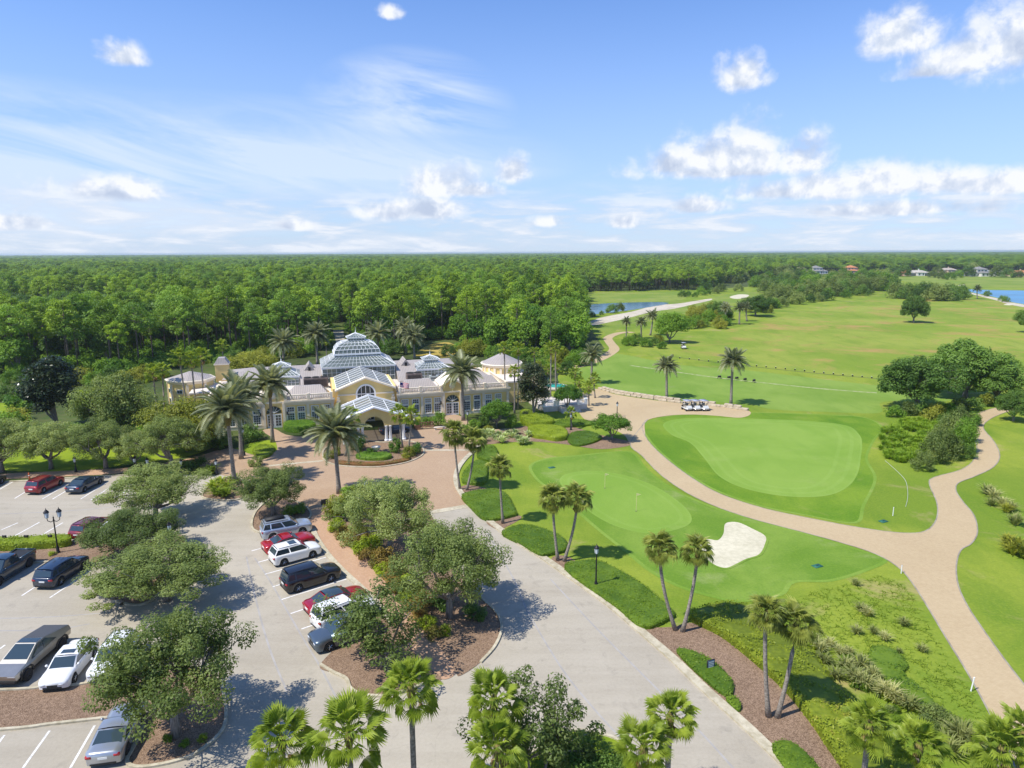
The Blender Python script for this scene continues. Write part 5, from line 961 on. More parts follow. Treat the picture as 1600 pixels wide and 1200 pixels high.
def skylight(name, x0, x1, y0, y1, ze, za, nx, ny, parent=None):
    # a ridged glass roof: white bars with a pane between each pair
    sk_ = thing if False else None
    fr = MB(); ov = .06
    for k in (-1, 1):
        for i in range(ny+1):
            y = y0+(y1-y0)*i/ny; fr.tube([(k*x1, y, ze+ov), (0, y, za+ov)], .05, 4)
        for t_ in (0, .5, 1): fr.tube([(k*x1*(1-t_), y0, ze+(za-ze)*t_+ov), (k*x1*(1-t_), y1, ze+(za-ze)*t_+ov)], .06, 4)
    root = fr.build(name, m_white, club)
    for k in (-1, 1):
        for i in range(ny):
            for j in range(2):
                ya, yb = y0+(y1-y0)*i/ny, y0+(y1-y0)*(i+1)/ny; ta, tb = j/2, (j+1)/2; P_ = lambda t_, y: (k*x1*(1-t_), y, ze+(za-ze)*t_)
                mb = MB(); mb.quad(P_(ta, ya), P_(ta, yb), P_(tb, yb), P_(tb, ya)); mb.build('glass_pane', m_sky_glass, root)
    return root
skylight('hall_skylight', -4.7, 4.7, .6, 12.6, 5.56, 7.28, 2, 6)
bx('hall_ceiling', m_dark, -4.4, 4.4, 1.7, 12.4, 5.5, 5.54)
# --- gabled porch over the drive
arc = arch_pts(0, 1.45, 2.55, 12)
mb = MB(); mb.xprism([(-4.7, 2.55), (-1.45, 2.55)]+arc[::-1]+[(4.7, 2.55), (4.7, 3.65), (0, 5.30), (-4.7, 3.65)] if False else [(-4.7, 2.5), (-1.45, 2.5), (-1.45, 2.55)]+arc[::-1][1:-1]+[(1.45, 2.55), (1.45, 2.5), (4.7, 2.5), (4.7, 3.65), (0, 5.30), (-4.7, 3.65)], -14.0, -13.55); porch = mb.build('porch_gable', m_stuc, club)
mb = MB()
for k in (-1, 1): mb.xprism([(0, 5.33), (0, 5.56), (k*5.1, 3.74), (k*5.1, 3.50)], -14.3, -13.4); mb.xprism([(0, 5.33), (0, 5.56), (k*5.1, 3.74), (k*5.1, 3.50)], -5.0, -4.6)
mb.build('rake_trim', m_white, porch)
for k in (-1, 1): bx('side_beam', m_trim, k*4.55-.2, k*4.55+.2, -13.5, -5.0, 2.7, 3.5); 
skylight('porch_skylight', -4.75, 4.75, -13.3, -5.0, 3.62, 5.30, 2, 5)
mb = MB(); mb.xprism([(-4.7, 2.6), (4.7, 2.6), (4.7, 3.6), (0, 5.26), (-4.7, 3.6)], -4.95, -4.65); mb.build('porch_rear_gable', m_stuc, club)
for k in (-1, 1):
    for xx, yy in ((1.75, -13.78), (2.35, -13.78), (4.35, -13.78), (4.35, -13.1), (4.35, -9.2), (4.35, -5.2)):
        mb = MB(); mb.box(k*xx-.30, k*xx+.30, yy-.30, yy+.30, 0, .35); mb.lathe([(.24, .35), (.23, .5), (.19, 2.2), (.26, 2.35), (.28, 2.5)], 12, k*xx, yy); mb.build('column', m_white, club, True)
bx('porch_link', m_stuc, -3.0, 3.0, -4.6, -.3, 2.6, 3.4); bx('link_roof', m_flat, -3.2, 3.2, -4.6, -.3, 3.41, 3.55)
for k in (-1, 1): bx('column', m_trim, k*2.7-.22, k*2.7+.22, -2.4, -1.96, 0, 2.6)
d = bx('door', m_white, -1.3, 1.3, -.30, -.21, 0, 2.6)
for i in range(4):
    for q in range(3): bx('pane', m_win, -1.2+i*.62, -.70+i*.62, -.325, -.30, .3+q*.75, .95+q*.75, parent=d)
# --- glasshouses on the roof
def bars(mb, A, B_, C_, D_, nu, nv, r=.027, off=.03):
    # a grid of bars on the quad A B C D (A-B bottom, D-C top)
    A, B_, C_, D_ = map(Vector, (A, B_, C_, D_)); n = (B_-A).cross(D_-A).normalized()*off
    for i in range(nu+1): t_ = i/nu; mb.tube([A.lerp(B_, t_)+n, D_.lerp(C_, t_)+n], r, 4, False)
    for j in range(nv+1): t_ = j/nv; mb.tube([A.lerp(D_, t_)+n, B_.lerp(C_, t_)+n], r, 4, False)
def glasshouse(cx, cy, hx, hy, z0, ze, ux, uy, zu, name, big):
    gl, fr = MB(), MB(); st = .8 if big else .7
    def face(a, b, c, d, nu, nv, r=.027): gl.quad(a, b, c, d); bars(fr, a, b, c, d, nu, nv, r)
    def tier(x0, y0, za, x1, y1, zb, st_, nv, r=.027):
        c0 = [(cx-x0, cy-y0, za), (cx+x0, cy-y0, za), (cx+x0, cy+y0, za), (cx-x0, cy+y0, za)]; c1 = [(cx-x1, cy-y1, zb), (cx+x1, cy-y1, zb), (cx+x1, cy+y1, zb), (cx-x1, cy+y1, zb)]
        for i in range(4): j = (i+1) % 4; L_ = 2*(x0 if i % 2 == 0 else y0); face(c0[i], c0[j], c1[j], c1[i], max(2, round(L_/st_)), nv, r)
    def band(x, y, z, t_=.14):
        fr.box(cx-x-t_, cx+x+t_, cy-y-t_, cy-y+t_, z-t_, z+t_); fr.box(cx-x-t_, cx+x+t_, cy+y-t_, cy+y+t_, z-t_, z+t_); fr.box(cx-x-t_, cx-x+t_, cy-y+t_, cy+y-t_, z-t_, z+t_); fr.box(cx+x-t_, cx+x+t_, cy-y+t_, cy+y-t_, z-t_, z+t_)
    tier(hx, hy, z0, hx, hy, ze, st, 3); band(hx, hy, ze, .16)
    tier(hx+.2, hy+.2, ze+.15, ux, uy, zu, st, 3)
    if big:
        tier(ux, uy, zu, ux, uy, zu+.45, st, 1); band(ux, uy, zu+.45, .15); z = zu+.55; prev = (ux, uy, z)
        for k in range(1, 5):                        # curved upper roof
            a = PI/2*k/4*.86; x1, y1, z1 = ux-(ux-1.75)*(1-math.cos(a))/(1-math.cos(PI/2*.86)), uy-(uy-1.25)*(1-math.cos(a))/(1-math.cos(PI/2*.86)), z+2.15*math.sin(a)/math.sin(PI/2*.86)
            tier(prev[0], prev[1], prev[2], x1, y1, z1, st, 1, .04); prev = (x1, y1, z1)
        lx, ly, lz = 1.55, 1.1, prev[2]; hl = .55
    else: lx, ly, lz = ux, uy, zu; hl = .45
    tier(lx, ly, lz, lx, ly, lz+hl, .55, 1); band(lx, ly, lz+hl, .12); tier(lx+.3, ly+.3, lz+hl+.1, .12, .12, lz+hl+(.85 if big else .75), .6, 1)
    zt = lz+hl+(.85 if big else .75); fr.lathe([(.10, zt-.1), (.14, zt+.12), (.05, zt+.25), (.09, zt+.4), (.025, zt+.55), (.015, zt+1.15)], 8, cx, cy)
    root = fr.build(name, m_white, club); gl.build('glazing', m_gh, root); return root
big = glasshouse(0, 19.2, 6.6, 5.4, 4.35, 7.1, 4.25, 3.2, 8.75, 'glass_dome', True)
for sx in (-1, 1):
    for x in (2.2, 5.0): bx('inner_wall', m_stuc, sx*x-.8 if x > 3 else sx*x-.5, sx*x+.8 if x > 3 else sx*x+.5, 15.2, 16.2, 4.35, 6.6)
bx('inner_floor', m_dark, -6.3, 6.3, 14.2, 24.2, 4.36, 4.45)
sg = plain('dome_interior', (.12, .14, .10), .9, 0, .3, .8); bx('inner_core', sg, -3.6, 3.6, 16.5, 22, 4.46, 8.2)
for sx in (-1, 1):
    glasshouse(sx*13.8, 16.2, 3.0, 3.0, 4.35, 6.0, 1.35, 1.35, 7.15, 'small_glasshouse', False); bx('inner_wall', m_stuc, sx*13.8-1.0, sx*13.8+1.0, 15.5, 17.5, 4.36, 5.9)
    a, b = sorted((sx*6.9, sx*10.6)); mb = MB(); mb.add([(a, 11.0, 4.45), (b, 11.0, 4.45), (b, 15.6, 7.0), (a, 15.6, 7.0), (b, 20, 4.45), (a, 20, 4.45)], [(0, 1, 2, 3), (3, 2, 4, 5), (1, 4, 2), (0, 3, 5)]); mb.build('slope_roof', m_roof, club)
    c = sx*8.9; mb = MB(); mb.xprism([(c-1.5, 6.0), (c+1.5, 6.0), (c, 7.9)], 15.0, 19.5); dm = mb.build('dormer', m_roof, club); bx('dormer_vent', m_dark, c-.2, c+.2, 14.9, 15.0, 6.2, 7.3, parent=dm)
    a, b = sorted((sx*16.9, sx*24.5)); mb = MB(); mb.add([(a, 12.0, 4.45), (b, 12.0, 4.45), (b, 20.0, 4.45), (a, 20.0, 4.45), (a+2, 15.8, 5.3), (b-2, 15.8, 5.3)], [(0, 1, 5, 4), (1, 2, 5), (2, 3, 4, 5), (3, 0, 4)]); mb.build('rear_roof', m_roof, club)
# --- rear block, round pavilions, chimney block
bx('rear_wall', m_stuc, -24.5, 24.5, 22.02, 34, -.5, 4.4); mb = MB(); mb.add([(-24.9, 22.1, 4.45), (24.9, 22.1, 4.45), (24.9, 34.3, 4.45), (-24.9, 34.3, 4.45), (-20, 28, 5.7), (20, 28, 5.7)], [(0, 1, 5, 4), (1, 2, 5), (2, 3, 4, 5), (3, 0, 4)]); mb.build('rear_hip_roof', m_roof, club)
def pavilion(name, cx, cy, r, n, zt, za):
    mb = MB(); mb.lathe([(r, -.6), (r, zt)], n, cx, cy); root = mb.build('pavilion_wall', m_stuc, club)
    mb = MB(); mb.lathe([(r+.06, zt-.55), (r+.28, zt-.3), (r+.42, zt), (r+.30, zt+.12), (r-.1, zt+.14)], n, cx, cy); mb.build('cornice', m_trim, root)
    mb = MB(); mb.lathe([(r+.1, zt+.15), (.15, za)], n, cx, cy); mb.build('cone_roof', m_roof, root)
    for k in range(n):
        a = 2*PI*(k+.5)/n
        if n <= 10 or k % 2 == 0:
            rr = r*math.cos(PI/n)+.03
            for z0, z1 in ((1.2, 2.5), (3.4, 4.2)):
                if z1 > zt-.7: continue
                o = MB().box(-.55, .55, -.05, .05, z0, z1).build('window', m_white, root); o.matrix_local = Matrix.Translation((cx+rr*math.cos(a), cy+rr*math.sin(a), 0)) @ Matrix.Rotation(a+PI/2, 4, 'Z'); MB().box(-.45, -.03, -.09, -.05, z0+.1, z1-.1).box(.03, .45, -.09, -.05, z0+.1, z1-.1).build('pane', m_win, o)
        o = MB().box(-.22, .22, -.12, .06, -.5, zt-.6).build('pilaster', m_trim, root); a = 2*PI*k/n; o.matrix_local = Matrix.Translation((cx+r*math.cos(a), cy+r*math.sin(a), 0)) @ Matrix.Rotation(a+PI/2, 4, 'Z')
pavilion('right', 28.7, 17.5, 3.9, 20, 5.9, 7.9); pavilion('left', -29.8, 19.5, 3.9, 8, 5.6, 6.9)
bx('link_wall', m_stuc, -29, -25.02, 12, 21, -.5, 4.0); bx('link_deck', m_flat, -29.1, -25.32, 11.9, 21.1, 4.01, 4.25); bx('link_wall', m_stuc, 25.02, 33.0, 6, 20, -.5, 3.9); bx('link_deck', m_flat, 25.32, 33.2, 5.8, 20.2, 3.91, 4.2)
tw = bx('chimney_block', m_stuc, -26.2, -23.8, 24.6, 27.0, -.5, 7.0); bx('block_trim', m_trim, -26.35, -23.65, 24.45, 27.15, 7.0, 7.2, parent=tw); MB().box(-26.3, -23.7, 24.5, 27.1, 7.2, 8.3, .7, .3).build('block_cap', m_roof, tw)
# things standing on the roof
m_hvac = plain('brown_unit', (.18, .14, .12), .6, .2, .2, 2); m_hvt = plain('pale_unit', (.42, .46, .43), .5, .2, .12, 2)
def unit_(label, x, y, w_, d_, h_, mat, rows):
    t = thing('rooftop_unit', label, 'air conditioner', (*B(x, y), 4.33), BA, 'rooftop units'); MB().box(-w_/2, w_/2, -d_/2, d_/2, .18, h_).build('casing', mat, t, False, .04)
    MB().box(-w_/2-.1, w_/2+.1, -d_/2-.1, d_/2+.1, 0, .17).build('curb', m_hvt, t)
    for i in range(rows):
        o = MB().lathe([(d_*.34, 0), (d_*.34, .12), (d_*.28, .13), (d_*.1, .06)], 14).build('fan', m_dark, t, True); o.location = (-w_/2+w_*(i+.5)/rows, 0, h_)
    mb = MB(); [mb.box(-w_/2+.15+i*.16, -w_/2+.23+i*.16, -d_/2-.03, -d_/2, .4, h_-.25) for i in range(int((w_-.3)/.16))]; mb.build('grille', m_dark, t)
unit_('long brown rooftop unit left of the hall skylight', -7.9, 9.8, 4.2, 1.8, 1.9, m_hvac, 3); unit_('pale green rooftop unit before the long brown one', -9.2, 7.2, 2.4, 1.4, 1.0, m_hvt, 1); unit_('dark boxy rooftop unit right of the hall skylight', 9.6, 9.6, 2.8, 2.0, 1.8, m_hvac, 2); unit_('small pale rooftop unit near the right small glasshouse', 13.4, 10.2, 1.6, 1.3, 1.0, m_hvt, 1); unit_('low pale rooftop unit near the right wing corner', 19.6, 8.6, 2.0, 1.2, .8, m_hvt, 1)
# flag leaning from the wing corner
fl = thing('flag', 'striped red and white flag with blue corner at the right wing corner', 'flag', (*B(5.6, -.5), 4.4), BA)
MB().tube([(0, 0, -1.6), (.0, -.5, 2.3)], [.05, .03], 8).lathe([(.02, 2.3), (.07, 2.36), (.02, 2.44)], 8, 0, -.5).build('pole', m_white, fl, True)
for k in range(9):
    mb = MB(); c0 = .0; 
    def fp(u, v): return (.06+u*1.5, -.45+.12*math.sin(u*5+v), 2.15-.9*v-.35*u)
    for i in range(6): u0, u1 = i/6*1.0, (i+1)/6; mb.quad(fp(u0, k/9), fp(u1, k/9), fp(u1, (k+1)/9), fp(u0, (k+1)/9))
    mb.build('stripe', plain('flag_red' if k % 2 == 0 else 'flag_white', (.62, .03, .05) if k % 2 == 0 else (.8, .8, .8), .8, 0, 0), fl)
mb = MB(); [mb.quad(*[(p[0], p[1]-.012, p[2]) for p in (fp(i/6, 0), fp((i+1)/6, 0), fp((i+1)/6, .5), fp(i/6, .5))]) for i in range(2)]; mb.build('canton', plain('flag_blue', (.02, .04, .2), .8, 0, 0), fl)
# ================================================================== cars
m_tyre = plain('tyre_rubber', (.018, .018, .018), .85, 0, .1, 8); m_rim = plain('alloy_rim', (.55, .56, .58), .3, .9, 0); m_rimd = plain('dark_rim', (.05, .05, .055), .4, .7, 0)
m_cglass = plain('car_glass', (.035, .055, .065), .04, 0, 0, 1, .9); m_black = plain('black_plastic', (.02, .02, .02), .6, 0, 0); m_hl = plain('headlight_glass', (.72, .76, .80), .1, .2, 0, 1, .8); m_tl = plain('tail_light', (.42, .015, .02), .15, 0, 0, 1, .8); m_plate = plain('licence_plate', (.75, .76, .74), .5, 0, 0)
def paint(name, c, metal=.25, rough=.28): return plain('paint_'+name, c, rough, metal, 0, 1, .5, 0, .8)
TYRE = {}
def wheel_mesh(r, wd, dark):
    k = (round(r, 2), dark)
    if k not in TYRE:
        a = MB().lathe([(r*.62, -wd/2), (r*.93, -wd/2), (r, -wd*.36), (r, wd*.36), (r*.93, wd/2), (r*.62, wd/2)], 20).mesh('tyre', m_tyre, True)
        b = MB().lathe([(r*.64, -wd*.42), (r*.62, wd*.40), (r*.52, wd*.34), (r*.16, wd*.42)], 20)
        for q in range(5): an = 2*PI*q/5; b.tube([(0, 0, wd*.46), (r*.56*math.cos(an), r*.56*math.sin(an), wd*.44)], r*.085, 4)
        TYRE[k] = (a, b.mesh('rim', m_rimd if dark else m_rim))
    return TYRE[k]
KIND = {  # length, width, height, wheelbase, wheel radius, cabin: rear base, rear top, front top, front base; shoulder rear, mid, front; nose height; deck drop
    'suv': (4.85, 1.95, 1.76, 2.85, .38, -.487, -.435, .085, .255, 1.10, 1.08, 1.06, .92), 'crossover': (4.5, 1.86, 1.66, 2.66, .36, -.485, -.40, .085, .265, 1.06, 1.03, 1.00, .84),
    'sedan': (4.9, 1.86, 1.45, 2.88, .34, -.40, -.20, .085, .25, 1.00, .95, .92, .72), 'coupe': (4.75, 1.92, 1.37, 2.72, .35, -.40, -.15, .04, .20, 1.00, .94, .94, .74), 'wagon': (4.9, 1.92, 1.70, 2.88, .37, -.487, -.41, .085, .255, 1.08, 1.05, 1.03, .88), 'pickup': (5.8, 2.0, 1.90, 3.65, .41, -.14, -.115, .11, .24, 1.16, 1.12, 1.12, 1.02)}
def car(label, kind, col, rear, front, flip=False, dark_rim=False, name='parked_car', cat='car', group='cars on the parking lot', local=None, roofc=None, sunroof=False, cargo=False):
    L_, Wd, Ht, wb, wr, rb, rt, ft, fb, s0, s1, s2, nose = KIND[kind]; w2 = Wd/2
    if local: cx, cy, hd = local
    else:
        a, b = np.array(G(*rear)), np.array(G(*front)); h = (b-a)/np.linalg.norm(b-a); p = np.array((-h[1], h[0])); p = p if (p[1]-p[0]) > 0 else -p; c = (a+b)/2+p*(w2-.06); cx, cy, hd = c[0], c[1], math.atan2(h[1], h[0])
    t = thing(name, label, cat, (cx, cy, .013), hd, group); pm_ = col
    xs = sorted(set([round(-L_/2+L_*i/30, 3) for i in range(31)])); v, f, ns = [], [], 11; axl = (-wb/2-.02*L_*0, wb/2)
    for x in xs:
        u = x/L_; e = abs(u)*2
        rd = 1-.16*max(0, (e-.86)/.14)**2
        if u < -.3: sh = s0
        elif u < .2: sh = s0+(s1-s0)*(u+.3)/.5
        else: sh = s1+(s2-s1)*(u-.2)/.12 if u < .32 else s2-(s2-nose)*((u-.32)/.18)**1.6
        if u < -.46: sh -= (.10 if kind in ('sedan', 'coupe') else .03)*((-.46-u)/.04)
        zb = .22+.10*max(0, (e-.9)/.1)
        for xa in axl:
            dx = x-xa; R2 = wr+.07
            if abs(dx) < R2: zb = max(zb, math.sqrt(R2*R2-dx*dx)+wr*.92)
        zb = min(zb, sh-.18); cr = sh+.035*(1 if u > .2 or kind in ('sedan', 'coupe') else .5); w_ = w2*rd; mid = max(zb+.02, .62)
        half = [(w_*.965, zb), (w_, min(mid, sh-.14)), (w_*.985, sh-.10), (w_*.93, sh-.01), (w_*.6, cr-.005), (0, cr)]
        v += [(x, -y, z) for y, z in half]+[(x, y, z) for y, z in half[-2::-1]]
    n = len(xs)
    for i in range(n-1):
        for j in range(ns-1): f.append((i*ns+j, i*ns+j+1, (i+1)*ns+j+1, (i+1)*ns+j))
    f.append(tuple(range(ns))[::-1]); f.append(tuple((n-1)*ns+j for j in range(ns)))
    mb = MB(); mb.v, mb.f = v, f
    zs = s1-.04; wt, wb_ = w2*.80, w2*.955
    B0 = [(rb*L_, wb_*.94 if rb < -.4 else wb_), (fb*L_, wb_*.97)]; T0 = [(rt*L_, wt), (ft*L_, wt*.97)]; zr = Ht-.05
    cb = [(B0[0][0], -B0[0][1], zs), (B0[1][0], -B0[1][1], zs), (B0[1][0], B0[1][1], zs), (B0[0][0], B0[0][1], zs)]; ct = [(T0[0][0], -T0[0][1], zr), (T0[1][0], -T0[1][1], zr), (T0[1][0], T0[1][1], zr), (T0[0][0], T0[0][1], zr)]
    mb.add(cb+ct, [(0, 1, 5, 4), (1, 2, 6, 5), (2, 3, 7, 6), (3, 0, 4, 7)])
    if kind == 'pickup':                                   # open bed behind the cab
        mb.box(-L_*.495, rb*L_+.02, -w2*.95, -w2*.82, 1.10, 1.30); mb.box(-L_*.495, rb*L_+.02, w2*.82, w2*.95, 1.10, 1.30); mb.box(-L_*.498, -L_*.48, -w2*.82, w2*.82, 1.10, 1.30)
    mb.build('body', pm_, t, True)
    MB().box(-L_*.46, L_*.46, -w2*.86, w2*.86, .24, .72).build('underbody', m_black, t)
    if kind == 'pickup': MB().box(-L_*.478, rb*L_-.01, -w2*.80, w2*.80, 1.10, 1.20).build('bed_floor', m_black, t)
    # roof with a gentle crown
    mb = MB(); nx, ny = 8, 6
    for i in range(nx+1):
        for j in range(ny+1):
            u, q = i/nx, j/ny*2-1; x = T0[0][0]+(T0[1][0]-T0[0][0])*u; y = wt*q*(1-.03*u); mb.v.append((x+(.04 if i == 0 else 0)-(.04 if i == nx else 0), y, zr+.06*(1-q*q)*1.0+.03*math.sin(PI*u)))
    for i in range(nx):
        for j in range(ny): k = i*(ny+1)+j; mb.f.append((k, k+ny+1, k+ny+2, k+1))
    rf = mb.build('roof', roofc or pm_, t, True)
    if sunroof: MB().box(T0[0][0]+(.55*(T0[1][0]-T0[0][0])), T0[0][0]+.86*(T0[1][0]-T0[0][0]), -wt*.55, wt*.55, zr+.04, zr+.098).build('sunroof', m_cglass, rf)
    if kind in ('suv', 'wagon', 'crossover'):
        for k in (-1, 1): MB().tube([(T0[0][0]+.1, k*wt*.9, zr+.07), (T0[1][0]-.25, k*wt*.9, zr+.07)], .022, 6).build('roof_rail', m_black, rf)
    if cargo: MB().box(T0[0][0]+.15, T0[1][0]-.5, -wt*.45, wt*.5, zr+.10, zr+.34).build('roof_box', m_black, rf, True, .08)
    def lerp(a, b, s): return tuple(a[i]+(b[i]-a[i])*s for i in range(3))
    def pane(nm, a, b, c, d, mu=.07, mv=.10, off=.014, u0=0.0, u1=1.0):
        lo0, lo1 = lerp(a, b, u0+mu), lerp(a, b, u1-mu); hi0, hi1 = lerp(d, c, u0+mu), lerp(d, c, u1-mu); q = [lerp(lo0, hi0, mv), lerp(lo1, hi1, mv), lerp(lo1, hi1, 1-mv*.6), lerp(lo0, hi0, 1-mv*.6)]
        nrm = (Vector(b)-Vector(a)).cross(Vector(d)-Vector(a)).normalized()*off; mb = MB(); mb.quad(*[tuple(Vector(p)+nrm) for p in q]); mb.build(nm, m_cglass, t)
    pane('windshield', cb[1], cb[2], ct[2], ct[1], .05, .10); pane('rear_window', cb[3], cb[0], ct[0], ct[3], .07, .22 if kind in ('suv', 'crossover', 'wagon') else .12)
    for (a, b, c, d, fl) in ((cb[0], cb[1], ct[1], ct[0], 0), (cb[2], cb[3], ct[3], ct[2], 1)):
        sp_ = [(.0, .22), (.22, .60), (.60, 1.0)] if kind in ('suv', 'wagon') else ([(.0, .45), (.45, 1.0)] if kind != 'pickup' else [(.0, .45), (.45, 1.0)])
        for (u0, u1) in sp_:
            if fl: u0, u1 = 1-u1, 1-u0
            pane('side_window', a, b, c, d, .018, .16, .012, u0, u1)
    tm, rm = wheel_mesh(wr, .24, dark_rim)
    for xa in axl:
        for k in (-1, 1):
            o = link('wheel', tm, t); o.matrix_local = Matrix.Translation((xa, k*(w2-.11), wr-.01)) @ Matrix.Rotation(-k*PI/2, 4, 'X'); link('rim', rm, o)
    for k in (-1, 1):
        MB().box(L_*.462, L_*.505, k*w2*.62-.19, k*w2*.62+.19, nose-.22, nose-.07).build('headlight', m_hl, t, True, .03)
        MB().box(-L_*.502, -L_*.470, k*w2*.74-.17, k*w2*.74+.17, s0-.30, s0-.10).build('tail_light', m_tl, t, True, .03)
        MB().box(fb*L_-.42, fb*L_-.24, k*(w2+.06)-.09, k*(w2+.06)+.09, s1+.02, s1+.17).build('mirror', pm_, t, True, .04)
    MB().box(L_*.482, L_*.504, -w2*.36, w2*.36, nose-.36, nose-.14).build('grille', m_black, t, False, .02); MB().box(L_*.47, L_*.503, -w2*.62, w2*.62, .30, .42).build('air_intake', m_black, t); MB().box(-L_*.504, -L_*.48, -w2*.7, w2*.7, .30, .40).build('rear_valance', m_black, t)
    MB().box(-L_*.505, -L_*.495, -.24, .24, s0-.38 if kind != 'sedan' else .62, s0-.25 if kind != 'sedan' else .76).build('licence_plate', m_plate, t)
    return t
car('maroon red utility car in the upper row, left of the blue sedan', 'crossover', paint('wine', (.26, .012, .020)), (70, 770), (94, 759))
car('dark blue sedan in the upper row', 'sedan', paint('navy', (.020, .040, .075)), (133, 769), (156.5, 756.5))
car('dark car cut by the left edge in the upper row', 'sedan', paint('charcoal', (.03, .03, .035)), (-22, 768), (3, 756))
car('maroon car half hidden by the island oak', 'crossover', paint('maroon', (.20, .012, .020)), (143, 842), (172, 826))
car('white car hidden under the island oak beside the maroon one', 'sedan', paint('white', (.78, .78, .76), 0, .35), (184, 842), (211, 826))
car('black car in the deepest tree shade right of the hidden white car', 'suv', paint('ink', (.012, .012, .014)), (228, 842), (256, 825))
car('dark blue wagon with grey lower doors parked by the island hedge', 'wagon', paint('blueblack', (.014, .026, .050)), (95, 915), (132, 889.5))
car('steel blue pickup truck cut by the left edge', 'pickup', paint('steelblue', (.020, .045, .072)), (46, 886), (1, 915), name='pickup_truck', cat='truck', dark_rim=True)
car('white sedan with sunroof beside the angular silver truck', 'sedan', paint('pearl', (.80, .80, .78), 0, .3), (146, 1029.5), (119, 1064), sunroof=True)
car('white car mostly behind the big low oak', 'crossover', paint('white', (.78, .78, .76), 0, .35), (213, 1022), (189, 1055))
car('silver grey fastback coupe in the lowest row beside the oak bed', 'coupe', paint('silver', (.42, .44, .46), .6), (199, 1180), (225, 1127), dark_rim=True)
car('silver blue car with roof box at the top of the right row', 'suv', paint('iceblue', (.44, .50, .58), .5), (427.5, 844), (472.5, 835), cargo=True)
car('bright red low coupe between the silver blue and white cars', 'coupe', paint('red', (.42, .010, .018)), (434, 866.5), (478, 855))
car('white hatchback in the right row between red coupe and black car', 'crossover', paint('pearl', (.80, .80, .78), 0, .3), (445.5, 884), (488, 872), sunroof=True)
car('black large family car in the middle of the right row', 'suv', paint('ink', (.012, .012, .014)), (467.5, 925.5), (517, 910))
car('crimson sedan with dark glass roof in the right row', 'sedan', paint('crimson', (.36, .008, .028)), (509, 963), (556, 946.5), roofc=m_cglass)
car('white car with dark rear window under the thin oak', 'suv', paint('pearl', (.80, .80, .78), 0, .3), (523, 985), (570, 966))
car('grey blue car parked nose out at the end of the right row', 'suv', paint('bluegrey', (.10, .135, .17), .5), (568, 1000), (522, 1016))
car('dark car standing under the porch', 'sedan', paint('navy', (.020, .040, .075)), None, None, local=(*B(3.6, -9.2), BA+.15), group='cars at the porch')
